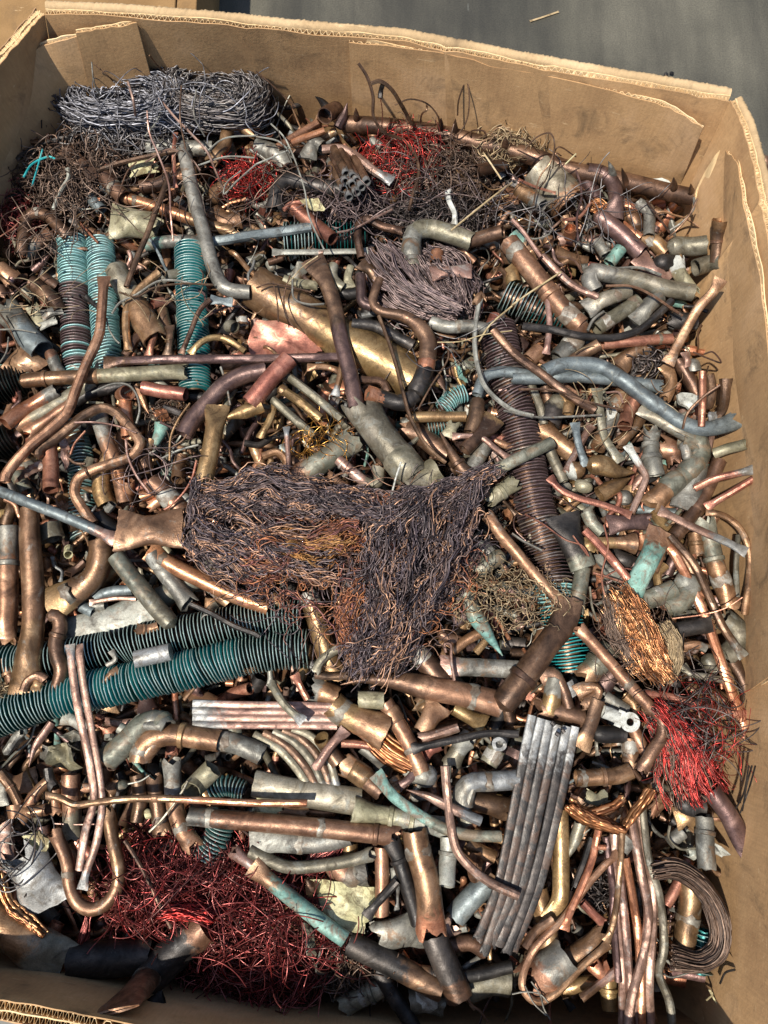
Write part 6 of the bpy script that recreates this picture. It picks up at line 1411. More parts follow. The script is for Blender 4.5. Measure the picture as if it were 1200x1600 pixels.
T('260 100 262 210', 66, 'cu', 2.4, 'ot', 'short brown pipe under the ochre rod')
T('70 170 80 230', 84, 'cu', 2.8, 'oo', 'brown ring piece at the left', 'pipe_fitting')
T('10 280 30 390 30 470', 100, 'pnk', 2.4, 'tt', 'pink torn tube by the silver lump', 'crushed_pipe', f=.6)
T('0 60 5 180', 60, 'gry', 2.6, 'ff', 'grey flat scrap at the left wall', 'metal_strip', f=.4)
T('390 95 480 85', 46, 'cu', 3.0, 'oo', 'small brown tube right of the upright pipe')
T('805 -30 815 150 850 270 910 370', 92, 'gry', 2.6, 'ot', 'brown pipe with white joint sinking into the red nest', j='w0.3 s0.75', two='cu@.3', near='the brown pipe above the red nest')
T('895 110 930 70 1000 0', 110, 'yel', 3.0, 'oo', 'cream coloured pipe with open mouth', hs=[.015, 0, 0], thick=.1, near='the cream mouthed pipe')
T('575 90 560 60', 70, 'grn', 2.4, 'dc', 'green round cap right of the pink strips', 'capped_fitting')
T('640 30 660 150 640 250', 76, 'cud', 2.0, 'oo', 'dark pipe under the ochre rod')
T('720 40 740 180 760 300', 84, 'cud', 1.8, 'ot', 'dark brown pipe above the red nest', j='s0.8')
T('690 190 700 240', 40, 'pyel', 2.4, 'cc', 'pale plug under the ochre rod', 'capped_fitting')
finned('960 430 1010 340 1060 200', 130, 'finlight', 1.4, 'grey finned scrap above the red nest', 'finedge', 6, core='shade', near='the grey finned scrap')
finned('980 110 1060 80 1150 110', 100, 'finlight', 1.4, 'pale finned scrap at the cream pipe', 'finedge', 6, core='shade')
T('885 225 1000 238 1200 255 1500 280 1860 318', 100, 'cu', 3.8, 'oo', 'long brown pipe with green joints across the front', j='s0.1 s0.64 g0.9', two='gry@-.12', near='the long brown front pipe')
T('1090 390 1150 430 1200 470', 64, 'pnk', 3.4, 'oo', 'pinkish start of the teal streaked pipe', hs=[.01, 0, 0])
wire_thing('braided_strand', 'twisted copper strand curling at the left front', 'wire bundle', [(hank('0 480 20 580 60 660 140 720 210 780', [18, 20, 22, 20, 14], 26, .002, 3.8, .01, .001, .02, (.8, 1), 30, .6, .3, seed=101), .0018, 'wcu')], singles=20)
wire_thing('wire_tangle', 'grey wire knot over the silver lump', 'wire tangle', [(tangle(85, 370, 60, 160, 14, .17, 4.4, .025, .9, 36, 102), .0010, 'wcoildark')], singles=26)
wire_thing('wire_nest', 'large nest of dark red copper wire in the front left', 'wire nest',
           [(tangle(800, 560, 340, 230, 380, .16, 1.6, .06, .9, 34, 103), rng.uniform(.0005, .0010, 380), 'wnest'), (tangle(1250, 720, 420, 300, 400, .17, 1.2, .06, .9, 34, 104), rng.uniform(.0005, .0010, 400), 'wnest'),
            (hank('760 670 860 660 960 670 1010 690', [30, 40, 40, 26], 150, .001, 3.4, .03, .002, .04, (.5, 1), 24, seed=105), .0011, 'wred'), (tangle(1180, 1000, 340, 160, 260, .12, 0.0, .03, 1.3, 30, 106), rng.uniform(.0006, .0012, 260), 'wnest')], near='the dark red wire nest', singles=60)
wire_thing('wire_bundle', 'short copper wire brush hanging left of the dark branch pipe', 'wire bundle', [(hank('420 690 400 770 370 860', [14, 24, 20], 40, .001, 2.4, .01, .001, .05, (.6, 1), 16, seed=107), .0008, 'wnest')], singles=10)
T('585 340 660 460 740 620 802 750', 22, 'cud', 4.6, 'oo', 'thin dark stick lying on the red nest', 'grey_rod')
W('250 260 350 265 480 262', 8, 'pnk', 3.2, 'thin pale wire under the upright pipe')
W('600 75 660 60 700 35', 9, 'gpl', 3.6, 'short pale wire by the green cap')
W('700 300 760 240 860 100 880 60', 14, 'oli', 4.4, 'thin olive wire above the red nest')
W('0 900 50 920 100 940', 8, 'cud', 1.5, 'thin wire against the front wall')
W('70 360 30 350 0 350', 8, 'gry', 4.2, 'grey wire at the left by the lump')
# ---- front middle
tile(400, 1200)
T('-30 350 80 345 200 355 330 345 440 310', 108, 'gpl', 3.2, 'fo', 'flattened whitish pipe with teal stains', 'crushed_pipe', f=.8, two='gry@.4', j='s0.5', near='the whitish flattened pipe')
T('-30 390 60 430 150 462 330 452 450 432 545 405', 66, 'oli', 3.4, 'oo', 'grey olive tube curving beneath the whitish one', 'bent_pipe')
T('455 195 540 210 680 235 780 258 900 285', 98, 'yel', 3.4, 'xo', 'pale olive pipe with flared left end', j='g0.4 g0.62', two='gpl@.5', near='the pale olive flared pipe')
T('560 25 640 130 720 190 800 240 900 290 1010 315 1150 322', 58, 'ver', 4.6, 'fo', 'verdigris green strip curving to the silver bars', 'metal_strip', f=.6, two='grn@.5', near='the verdigris strip')
T('885 -10 895 120 912 260 940 380 1010 470 1100 540 1230 600', 48, 'pnk', 5.0, 'oo', 'pink rod bending towards the silver bars', 'bent_pipe', near='the pink bent rod')
T('705 100 800 130 900 180 1055 250', 54, 'pnk', 4.8, 'so', 'pinkish tube with a silver open end', 'crushed_pipe', two='sil@.78', near='the silver mouthed pink tube')
T('745 290 765 400 795 520 815 640 825 770', 138, 'och', 4.4, 'ot', 'thick ochre pipe with a crushed torn foot', 'crushed_pipe', j='s0.22', two='cub@.8', near='the thick ochre torn pipe', sides=20)
T('630 340 680 450 720 580 760 730', 84, 'blk', 3.8, 'oo', 'dark purplish pipe leaning on the ochre one', j='g0.25', near='the dark leaning pipe')
T('830 780 870 880 910 970 955 1080', 140, 'blk', 3.2, 'oo', 'black brown pipe stub below the torn ochre pipe', dent=.06, two='cud@.7', near='the black pipe stub')
W('985 1070 1010 1110 1050 1140 1090 1190', 13, 'cud', 3.4, 'brown wire coming out of the black stub')
T('-20 455 80 540 200 640 300 720 420 805', 82, 'cu', 4.0, 'fo', 'copper pipe streaked bright teal', two='ver@0.25', near='the teal streaked pipe', hs=[0, 0, 0, .005, .012])
T('430 815 550 880 700 950 870 1040', 124, 'blk', 2.6, 'oo', 'dark grey pipe continuing below the teal streaked one', two='cud@.6', near='the dark grey pipe in front')
slab('250 530 400 530 555 570 565 700 515 720 510 790 420 760 320 690', .003, 'pyel', 3.0, 'pale yellow crusted plate', bend=.007, k='metal_sheet')
slab('225 520 270 520 320 690 300 660 240 600', .0016, 'cud', 2.8, 'brown torn edge sheet left of the yellow plate', bend=.005)
T('515 700 580 620 665 530', 46, 'blk', 4.2, 'fo', 'dark grey rod crossing the yellow plate', 'grey_rod', near='the dark rod on the yellow plate')
T('560 800 660 770 780 740', 160, 'gry', 2.2, 'tf', 'grey crumpled flat pipe right of the yellow plate', 'crushed_pipe', dent=.12, f=.7)
T('590 370 590 520 590 690', 76, 'cu', 2.8, 'oo', 'copper pipe upright behind the ochre one', near='the upright copper pipe')
T('905 320 900 440 888 555', 92, 'gpl', 3.6, 'oo', 'pale grey green pipe with an open foot', hs=[0, .005, .014], thick=.1, j='g0.35', near='the pale open footed pipe')
T('975 190 965 120 1000 75 1090 65 1230 50', 104, 'gry', 3.6, 'oo', 'silver grey elbow left of the bars', 'pipe_elbow', j='s0.6', two='sil@.3', near='the silver grey elbow')
T('960 150 975 220 1000 260', 90, 'grn', 2.8, 'oo', 'green grey foot of the silver elbow', 'pipe_fitting')
slab('975 400 1050 390 1075 440 1050 550 1000 530', .0016, 'cu', 3.0, 'copper foil scrap left of the silver bars', bend=.008)
T('570 940 640 1060 740 1220', 84, 'blk', 2.0, 'oo', 'black pipe reaching to the front wall')
T('775 955 900 975 1060 965 1200 930', 66, 'blk', 2.6, 'oo', 'dark copper tube below the silver bars', two='cu@-.12', near='the dark tube below the bars')
slab('215 720 260 740 282 860 270 915 240 880', .002, 'grn', 3.4, 'green leaf shaped shard', bend=.004)
T('600 1020 520 1060 400 1130', 100, 'oli', 1.2, 'oo', 'dull coupling cone by the front wall', 'pipe_fitting', j='g0.3 s0.5')
T('-10 70 150 110 320 135 490 155', 140, 'oli', 2.6, 'oo', 'wide olive grey flat pipe under the ochre rod', 'crushed_pipe', f=.55, near='the wide olive flat pipe')
T('410 -20 490 30 590 110', 108, 'och', 3.0, 'oo', 'brown coupling pipe above the pale olive one', j='k0.4', two='cud@.6')
T('380 440 420 490 520 480', 150, 'gry', 2.0, 'oo', 'wide grey pipe under the ochre one', j='s0.6', two='cu@-.4')
T('440 350 440 420', 90, 'bra', 2.0, 'oo', 'brass tab behind the whitish pipe', 'crushed_pipe')
T('740 0 800 40 850 50', 120, 'gry', 2.6, 'oc', 'shiny grey pipe end above the pink tube', two='sil@.6')
T('670 90 720 50 740 30', 44, 'pur', 3.2, 'oo', 'purple tube left of the shiny grey end')
T('640 40 670 100', 76, 'och', 2.4, 'oo', 'ochre coupling under the pink tube', 'pipe_fitting', j='g0.5')
T('1010 150 1100 170 1190 200', 110, 'cud', 2.2, 'oo', 'dark pipe beneath the silver elbow')
T('990 350 1050 390 1120 420', 70, 'och', 2.2, 'oo', 'ochre pipe end left of the silver bars')
T('930 700 1000 620 1080 540', 120, 'blu', 1.6, 'oo', 'dark blue grey wide pipe behind the pale one')
T('870 770 920 740', 90, 'pnk', 2.2, 'tt', 'pale copper scrap beside the black stub', 'crushed_pipe', f=.5)
T('900 830 1000 820 1080 860', 80, 'cud', 1.8, 'oo', 'brown pipe below the blue grey one')
T('990 1030 1100 990 1190 1000', 150, 'oli', 1.4, 'oo', 'dull olive pipe by the front wall')
T('720 1090 800 1080 880 1100', 130, 'oli', 1.2, 'oo', 'olive crusted pipe by the front wall', j='w0.5')
T('0 170 60 200 120 200', 60, 'pyel', 2.2, 'tt', 'pale folded scrap above the brown front pipe', 'crushed_pipe', f=.4)
T('120 200 230 220', 80, 'och', 2.0, 'to', 'ochre scrap pipe above the brown front pipe')
wire_thing('wire_tangle', 'parallel dark red wires under the whitish pipe', 'wire tangle', [(hank('230 480 300 420 400 340', [30, 60, 50], 90, .001, 1.8, .02, .001, .05, (.5, 1), 20, seed=111), .0009, 'wnest')], singles=12)
wire_thing('wire_tangle', 'dark brown wires in front of the yellow plate', 'wire tangle', [(tangle(470, 920, 180, 120, 120, .11, 1.0, .02, 1.0, 26, 112), .0009, 'wbrown')], singles=12)
T('640 450 660 520', 60, 'gpl', 2.2, 'tt', 'white crumpled scrap by the upright copper pipe', 'crushed_pipe')
# ---- front right
tile(800, 1200)
for i, (p, m_, w_, lb) in enumerate((
    ('480 310 478 500 490 700 515 950 520 1220', 'pnk', 46, 'leftmost pink rod of the long rod sheaf'),
    ('505 480 530 750 548 960 590 1220', 'pnk', 48, 'second pink rod of the sheaf, dull and straight'),
    ('530 420 570 640 598 850 610 1220', 'cub', 46, 'golden rod deep in the middle of the sheaf'),
    ('560 240 600 480 640 680 615 880 560 1090 540 1230', 'pnk', 50, 'rod of the sheaf crossing over the others to the left'),
    ('590 160 625 380 660 600 655 800 640 1000 650 1230', 'pnk', 50, 'thick kinked pink rod of the sheaf'),
    ('610 180 640 420 690 600 712 780 710 860 688 960 735 1090 752 1230', 'oli', 44, 'rightmost grey copper rod of the sheaf, twisted'),
    ('620 140 612 300 640 480 670 640', 'och', 36, 'ochre thin rod at the top of the sheaf'),
    ('440 320 470 560 480 760 500 1000', 'pur', 40, 'dark rod behind the left of the sheaf'))):
    T(p, w_, m_, 3.6 + .25 * (i % 3) + (.8 if i == 3 else 0), 'oo', lb, 'copper_rod', grp='rods of the long pinkish sheaf', dent=.04, near='the pinkish rod sheaf' if i == 3 else None)
T('515 290 508 450 490 640 470 740 440 815', 34, 'och', 5.0, 'of', 'golden thin rod lying over the rod sheaf', 'copper_rod')
wire_thing('braided_strand', 'bright braided copper strands folded into a V', 'wire bundle',
           [(hank('262 165 330 215 420 255 515 290', [26, 28, 24, 10], 20, .002, 4.6, .014, .001, .03, (.85, 1), 30, .6, .05, seed=121), .0030, 'wcu'),
            (hank('268 200 380 205 470 180 515 140', [16, 16, 16, 12], 10, .002, 4.4, .01, .001, .03, (.85, 1), 30, .6, .05, seed=122), .0030, 'wcu'),
            (hank('515 290 560 230 610 170 655 100', [8, 14, 18, 22], 12, .002, 4.6, .012, .001, .03, (.85, 1), 30, .6, .05, seed=123), .0028, 'wcu')], near='the bright braided strands', singles=30)
T('225 190 232 350 232 500 225 620 185 720', 90, 'bra', 3.0, 'of', 'long ochre brass pipe right of the silver bars', 'copper_pipe', near='the long ochre pipe by the bars')
T('412 265 375 430 320 570 265 690 245 760', 40, 'cub', 4.2, 'of', 'copper rod slanting down from the braided strands', 'copper_rod')
T('500 395 410 480 330 580 240 710 120 830 60 940 50 1030 110 1095 200 1060 330 930 455 825', 40, 'cu', 4.0, 'ff', 'long brown rod bent round into a loop', 'bent_pipe', two='och@.7', near='the looped brown rod')
T('60 840 110 770 190 705', 52, 'cu', 3.8, 'oo', 'rough copper stub above the looped rod', dent=.1)
T('780 130 830 180 900 190', 110, 'blk', 3.0, 'co', 'dark elbow under the red wire bundle', 'pipe_elbow')
T('930 100 1000 200 1060 300 1145 400', 100, 'pur', 4.4, 'op', 'glossy purple brown pipe with flattened end at the right wall', 'crushed_pipe', near='the glossy purple brown pipe', dent=.02)
T('900 230 905 350 912 475', 92, 'gry', 4.0, 'oo', 'dented grey tube with an open foot', hs=[0, .005, .014], thick=.1, j='g0.3', near='the dented grey tube')
wire_thing('wire_bundle', 'flat brown stranded cable bent into an arc with a frayed end', 'wire bundle',
           [(hank('650 480 760 470 870 540 940 640 975 760 960 850 880 905 745 890', [36, 42, 42, 42, 44, 44, 40, 50], 170, .001, 4.2, .02, .0008, .06, (.5, 1), 44, .55, .1, seed=125), .0011, 'wbrown')], near='the brown cable arc', singles=24)
T('838 540 825 700 805 870', 118, 'och', 3.0, 'oo', 'ochre pipe with a joint inside the cable arc', j='s0.5', near='the ochre pipe in the cable arc')
finned('900 760 888 860 878 960', 120, 'fin', 2.6, 'short green finned piece wrapped by the cable arc', 'finedge', 9, mix=[('finteal', 'finedge', .5, 1)], core='fin')
for i, p in enumerate(('1140 -10 1110 100 1070 210', '1125 -10 1100 80 1080 200', '1110 -10 1085 120 1050 190')):
    W(p, 9, 'blk', 4.0, ('outermost', 'middle', 'innermost')[i] + ' of three dark wires standing along the right wall', grp='dark wires at the right wall', hs=[.08, .05, .02])
T('100 1010 180 950 260 880', 200, 'cu', 2.8, 'to', 'big copper fitting with white stains in the front right', 'pipe_fitting', two='gry@.4', near='the big stained fitting')
T('240 940 330 860 440 780', 110, 'och', 2.8, 'oo', 'ochre pipe crossing the big stained fitting')
T('300 45 400 45 500 35 555 10', 88, 'och', 3.2, 'oo', 'brass elbow right of the bar tops', 'pipe_elbow', j='s0.12 g0.5')
T('325 1080 400 1020 490 950', 44, 'cud', 3.4, 'oo', 'dark pinched stick left of the sheaf', 'copper_rod', two='pnk@.5')
T('255 440 290 350 320 260', 62, 'oli', 3.2, 'so', 'olive hooked tube by the braided strands', 'bent_pipe')
T('300 560 340 450 380 330', 50, 'blk', 2.8, 'oo', 'dark tube behind the copper rods')
T('765 240 820 230 870 260', 80, 'bra', 3.2, 'pt', 'pale brass crimped shell below the red wire', 'crushed_pipe', f=.6)
W('740 270 735 330 790 380 860 375', 14, 'oli', 3.6, 'thin hoop wire left of the dented grey tube')
T('735 350 800 300', 70, 'gry', 2.6, 'dd', 'grey square block below the brass shell', 'pipe_fitting')
slab('940 340 1020 405 990 420 945 400', .0014, 'wht', 3.2, 'white foil scrap at the right wall', bend=.004)
T('830 390 860 410', 60, 'gpl', 3.0, 'to', 'pale ring left of the dented grey tube', 'pipe_fitting')
T('720 640 760 580 830 430', 56, 'red', 2.8, 'oo', 'red copper rod inside the cable arc', 'copper_rod')
T('330 630 380 680 430 730', 48, 'red', 3.0, 'oo', 'reddish tube left of the sheaf')
T('520 390 560 340', 60, 'gry', 4.6, 'df', 'silver clip on the rod sheaf', 'metal_strip', f=.5)
T('400 370 440 372', 30, 'cub', 4.4, 'dd', 'tiny bright copper block beside the sheaf', 'pipe_fitting')
T('380 920 420 960 460 950', 70, 'cub', 3.2, 'tp', 'torn copper rim in the front right', 'crushed_pipe')
T('350 130 400 150 440 130', 60, 'yel', 3.0, 'tt', 'olive torn sheet behind the braided strands', 'crushed_pipe', f=.4)
T('460 1130 450 1010 460 940', 90, 'bra', 1.8, 'oo', 'brass pipe low in the front right', j='g0.5')
T('120 560 160 740 170 900', 110, 'och', 1.8, 'oo', 'ochre pipe behind the bars', j='s0.5')
T('240 1040 330 1010 440 1000', 70, 'bra', 1.6, 'oo', 'brass rod low behind the looped rod')
W('90 1000 130 1060 150 1130 180 1180', 9, 'gry', 4.4, 'thin grey wire at the looped rod')
W('0 1060 60 1050 130 1060 170 1100', 8, 'gry', 4.4, 'second thin grey wire at the looped rod')
W('60 1020 100 1100 160 1160', 8, 'gry', 4.4, 'third thin grey wire at the looped rod')
W('690 950 740 980 830 960', 10, 'gry', 3.6, 'pale wire under the cable fray')
W('1000 840 1040 890 1055 925', 9, 'cud', 3.0, 'thin wire scrap on the right wall', hs=[0, .02, .03])
W('975 1010 1000 960 1045 945', 12, 'blk', 3.0, 'black twisted wire scrap on the right wall', hs=[.01, .02, .035])
W('910 1090 940 1060 925 1040 980 1140', 9, 'pyel', 2.6, 'pale fibre scrap at the right wall foot', cat='fibre', k='loose_fibre')
wire_thing('wire_tangle', 'dark wire fuzz behind the rod sheaf', 'wire tangle', [(tangle(400, 580, 70, 90, 60, .07, 1.8, .02, 1.2, 22, 126), .0009, 'wblack')], singles=8)
# ================================================================ the smaller scrap between
zb = ZP
BOX = np.array([tuple(at(u, v, ZP))[:2] for u, v in conL[::-1]] ) 
ring = [tuple(at(u, v, ZP))[:2] for u, v in conB] + [tuple(at(u, v, ZP))[:2] for u, v in conR[1:]] + [tuple(at(u, v, ZP))[:2] for u, v in conF[::-1][1:]] + [tuple(at(u, v, ZP))[:2] for u, v in conL[1:-1]]
ring = np.array(ring); cen = ring.mean(0)
inner = cen + (ring - cen) * 0.965
def inside(p, R_):
    x, y = p; c = False; j = len(R_) - 1
    for i in range(len(R_)):
        if (R_[i][1] > y) != (R_[j][1] > y) and x < (R_[j][0] - R_[i][0]) * (y - R_[i][1]) / (R_[j][1] - R_[i][1]) + R_[i][0]: c = not c
        j = i
    return c
# near-black sheet under everything, its colour standing in for shade deep in the pile
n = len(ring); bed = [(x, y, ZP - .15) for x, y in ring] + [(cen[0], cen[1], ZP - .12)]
o = link('shade_bed', mesh_from('shade_bed', bed, [(i, (i + 1) % n, n) for i in range(n)], [M['shade']])); o['kind'] = 'structure'

g = np.random.default_rng(2024)
def local_tube(pts, r, ends, **kw):
    P = catmull([np.array(p, float) for p in pts], kw.pop('n', 14)); return sweep(P, r, ends, **kw)[:2]
VAR = {}
def var(kind, cat, words, maker, count):
    VAR[kind] = (cat, words, [maker(i) for i in range(count)])
def joinvf(*parts):
    V, F, b = [], [], 0
    for v, f in parts:
        V.append(v); F += [tuple(x + b for x in q) for q in f]; b += len(v)
    return np.vstack(V), F
def mk_stub(i):
    r = [.006, .008, .0105, .0125, .007, .0095][i % 6]; l = [.07, .055, .08, .065, .11, .05, .09, .075][i % 8]
    return local_tube([(-l/2, 0, 0), (0, g.normal(0, .003), g.normal(0, .002)), (l/2, 0, 0)], r, ['oo', 'of', 'ot', 'op', 'oo', 'fo', 'oc', 'xo'][i % 8], sides=12, n=14, dent=.05, seed=i)
def mk_coup(i):
    r = [.0095, .0115, .014, .0165][i % 4]; l = r * [2.2, 2.8, 1.7, 3.2][(i // 2) % 4]
    a = local_tube([(-l/2, 0, 0), (l/2, 0, 0)], np.interp(np.linspace(0, 1, 11), [0, .44, .5, .56, 1], [r, r, r * .95, r, r]), 'oo', sides=14, n=11, dent=.015, seed=i, thick=.13)
    return a
def mk_elbow(i):
    r = [.008, .010, .0125][i % 3]; l = r * [2.4, 3.2, 4.5][(i // 3) % 3]
    bend = [1.0, .6][i % 2]
    p = [(-l, 0, 0), (-r * 1.1, 0, 0), (0, r * .25, 0), (r * .6, r * 1.1 * bend, 0), (r * .8 + l * (1 - bend), l * bend + r, 0)]
    rr = np.interp(np.linspace(0, 1, 18), [0, .22, .24, .75, .78, 1], [r * 1.13, r * 1.13, r, r, r * 1.13, r * 1.13])
    return local_tube(p, rr, ['oo', 'ot', 'fo'][i % 3], sides=13, n=18, dent=.02, seed=i)
def mk_tee(i):
    r = [.0085, .0115][i % 2]; l = r * 2.6
    return joinvf(local_tube([(-l, 0, 0), (l, 0, 0)], r, 'oo', sides=13, n=10, dent=.03, seed=i), local_tube([(0, r * .5, 0), (0, l, 0)], r * .96, 'do' if i % 3 else 'df', sides=13, n=8, dent=.03, seed=i + 9))
def mk_cap(i):
    r = [.011, .014, .0085][i % 3]; return local_tube([(-r, 0, 0), (r * 1.2, 0, 0)], r, 'oc', sides=14, n=12, dent=.03, seed=i)
def mk_strip(i):
    l = [.08, .11, .06, .14][i % 4]; r = [.004, .006, .0045][i % 3]
    return local_tube([(-l/2, 0, 0), (-l/6, g.normal(0, .008), g.normal(0, .004)), (l/6, g.normal(0, .008), g.normal(0, .004)), (l/2, g.normal(0, .01), 0)], r, ['ff', 'fo', 'of', 'tf'][i % 4], sides=9, n=18, flat=[.45, .7, 1.0][i % 3], dent=.07, seed=i)
def mk_bent(i):
    l = [.10, .14, .08][i % 3]; r = [.0045, .006, .0075][i % 3]
    return local_tube([(-l/2, 0, 0), (-l/5, l * .05, 0), (l * .1, l * .22 * (1 + .4 * g.normal()), .004), (l * .25, l * .1, .004), (l * .3, -l * .12, 0), (l * .45, -l * .25, 0)], r, ['oo', 'fo', 'oc'][i % 3], sides=10, n=26, dent=.03, seed=i)
def mk_crush(i):
    l = [.06, .075, .05][i % 3]; r = [.012, .015, .010][i % 3]
    return local_tube([(-l/2, 0, 0), (0, g.normal(0, .004), 0), (l/2, 0, 0)], r, ['pt', 'pp', 'so', 'ps'][i % 4], sides=14, n=18, dent=.09, flat=[.9, .6, .75][i % 3], seed=i)
var('pipe_stub', 'pipe', ['pipe stub', 'cut pipe', 'pipe piece'], mk_stub, 16)
var('pipe_coupling', 'pipe coupling', ['coupling', 'pipe sleeve'], mk_coup, 8)
var('small_elbow', 'pipe elbow', ['elbow', 'elbow fitting'], mk_elbow, 9)
var('small_tee', 'pipe tee', ['tee fitting'], mk_tee, 4)
var('capped_stub', 'pipe cap', ['end cap'], mk_cap, 3)
var('scrap_strip', 'metal strip', ['strip', 'flat rod'], mk_strip, 12)
var('bent_tube', 'bent tube', ['bent tube', 'hooked tube'], mk_bent, 9)
var('crushed_end', 'crushed pipe', ['crushed pipe end', 'pinched pipe end'], mk_crush, 12)
def mk_nut(i):
    r = [.0095, .008][i % 2]; return local_tube([(-r * .5, 0, 0), (r * .5, 0, 0)], r, 'oo', sides=6, n=7, dent=0.0, seed=i, thick=.38)
def mk_tag(i):
    l = [.035, .05, .028][i % 3]; w2 = [.012, .009, .016][i % 3]; n_ = 7; V, F = [], []
    for s_ in (0, 1):
        for a_ in range(n_):
            t_ = a_ / (n_ - 1); z_ = .004 * math.sin(t_ * 3 + i) + (.008 * max(0, t_ - .6) if i % 2 else 0)
            for b_ in (-1, 0, 1): V.append(((t_ - .5) * l + .002 * math.sin(b_ * 2 + a_ + i), b_ * w2 * (1 - .3 * (a_ in (0, n_ - 1)) * (i % 2)), z_ + .002 * b_ * math.sin(a_ + i) - s_ * .0012))
    m_ = n_ * 3
    for a_ in range(n_ - 1):
        for b_ in (0, 1):
            k_ = a_ * 3 + b_; F.append((k_, k_ + 3, k_ + 4, k_ + 1)); F.append((m_ + k_, m_ + k_ + 1, m_ + k_ + 4, m_ + k_ + 3))
        k_ = a_ * 3; F.append((k_, k_ + m_, k_ + 3 + m_, k_ + 3)); k_ += 2; F.append((k_, k_ + 3, k_ + 3 + m_, k_ + m_))
    for k_ in (0, 1): F.append((k_, k_ + 1, k_ + 1 + m_, k_ + m_))
    for k_ in (m_ - 3, m_ - 2): F.append((k_, k_ + m_, k_ + 1 + m_, k_ + 1))
    return np.array(V), F
def mk_valve(i):
    r = .0085; l = .05
    return joinvf(local_tube([(-l/2, 0, 0), (l/2, 0, 0)], np.interp(np.linspace(0, 1, 16), [0, .25, .3, .42, .58, .7, .75, 1], [r * .8, r * .8, r * 1.15, r * 1.15, r * 1.15, r * 1.15, r * .8, r * .8]), 'oo', sides=8, n=16, dent=0.0, seed=i), local_tube([(0, 0, r * .5), (.001, 0, r * 2.6)], r * .6, 'dd', sides=8, n=6, dent=0, seed=i))
var('hex_nut', 'nut', ['hex nut'], mk_nut, 2)
var('metal_tag', 'metal offcut', ['flat offcut', 'bent tag'], mk_tag, 6)
var('small_valve', 'valve', ['small valve body'], mk_valve, 2)
def mk_wire(i):
    l = [.08, .12, .16, .06][i % 4]; r = [.0009, .0013, .0017][i % 3]
    q = [(0, 0, 0)]; h = g.uniform(0, 6.28)
    for _ in range(6):
        h += g.normal(0, .7); q.append((q[-1][0] + math.cos(h) * l / 6, q[-1][1] + math.sin(h) * l / 6, g.normal(0, .004)))
    c = np.mean(q, axis=0); return local_tube([np.array(p_) - c for p_ in q], r, 'dd', sides=5, n=26, dent=.02, seed=i)
var('wire_piece', 'wire', ['thin wire', 'wire end'], mk_wire, 14)
MESHES = {}
for k, (c_, w_, vs) in VAR.items():
    MESHES[k] = []
    for V, F in vs:
        me = mesh_from(k, V, F, [M['cu']]); MESHES[k].append(me)
TONES = [('cu', 'brown copper', 24), ('cub', 'bright copper', 9), ('cud', 'dark brown', 22), ('pur', 'purple brown', 8), ('och', 'ochre', 16), ('bra', 'golden brass', 5), ('oli', 'olive', 8),
         ('gry', 'grey crusted', 8), ('gpl', 'pale grey', 3), ('blu', 'blue grey', 2), ('ver', 'verdigris', 1), ('grn', 'green grey', 3), ('pnk', 'pinkish', 6), ('red', 'reddish copper', 8), ('blk', 'blackened', 12), ('sil', 'silvery', 3)]
pt = np.array([t[2] for t in TONES], float); pt /= pt.sum()
KW = [('pipe_stub', 26), ('pipe_coupling', 17), ('small_elbow', 15), ('small_tee', 7), ('capped_stub', 5), ('scrap_strip', 14), ('bent_tube', 9), ('crushed_end', 13), ('hex_nut', 3), ('metal_tag', 10), ('small_valve', 4)]
pk = np.array([k[1] for k in KW], float); pk /= pk.sum()
lo, hi = inner.min(0), inner.max(0)
spots = []
for layer, (step, z0, z1) in enumerate(((.034, -.022, -.001), (.035, -.046, -.024), (.042, -.076, -.05))):
    y = lo[1]
    row = 0
    while y < hi[1]:
        x = lo[0] + (row % 2) * step / 2
        while x < hi[0]:
            p = (x + g.normal(0, step * .28), y + g.normal(0, step * .28))
            if inside(p, inner): spots.append((p[0], p[1], ZP + g.uniform(z0, z1), layer))
            x += step
        y += step * .9; row += 1
FILL = []
for x, y, z, layer in spots:
    ki = g.choice(len(KW), p=pk); ti = g.choice(len(TONES), p=pt)
    kind = KW[ki][0]; vi = int(g.integers(len(MESHES[kind])))
    rot = Euler((g.uniform(0, 6.28), g.normal(0, .38), g.uniform(0, 6.28)))
    FILL.append((kind, vi, ti, Vector((x, y, z)), rot, layer, g.uniform(.58, .95)))
for q_ in range(680):                       # thin odds and ends lying loose on top
    while True:
        p = (g.uniform(lo[0], hi[0]), g.uniform(lo[1], hi[1]))
        if inside(p, inner) and (q_ < 430 or p[0] > 0.02): break
    kind = ('scrap_strip', 'bent_tube', 'pipe_stub', 'metal_tag', 'pipe_coupling')[int(g.choice(5, p=[.34, .22, .24, .08, .12]))]
    FILL.append((kind, int(g.integers(len(MESHES[kind]))), int(g.choice(len(TONES), p=pt)), Vector((p[0], p[1], ZP + g.uniform(.004, .032))), Euler((g.uniform(0, 6.28), g.normal(0, .22), g.uniform(0, 6.28))), 0, g.uniform(.45, .72)))
for _ in range(330):
    while True:
        p = (g.uniform(lo[0], hi[0]), g.uniform(lo[1], hi[1]))
        if inside(p, inner) and (p[1] > .25 or g.uniform() < .45): break
    FILL.append(('wire_piece', int(g.integers(14)), int(g.choice([0, 2, 2, 3, 7, 12, 13, 14, 4, 8])), Vector((p[0], p[1], ZP + g.uniform(-.012, .03))), Euler((g.normal(0, .25), g.normal(0, .25), g.uniform(0, 6.28))), 0, g.uniform(.8, 1.2)))
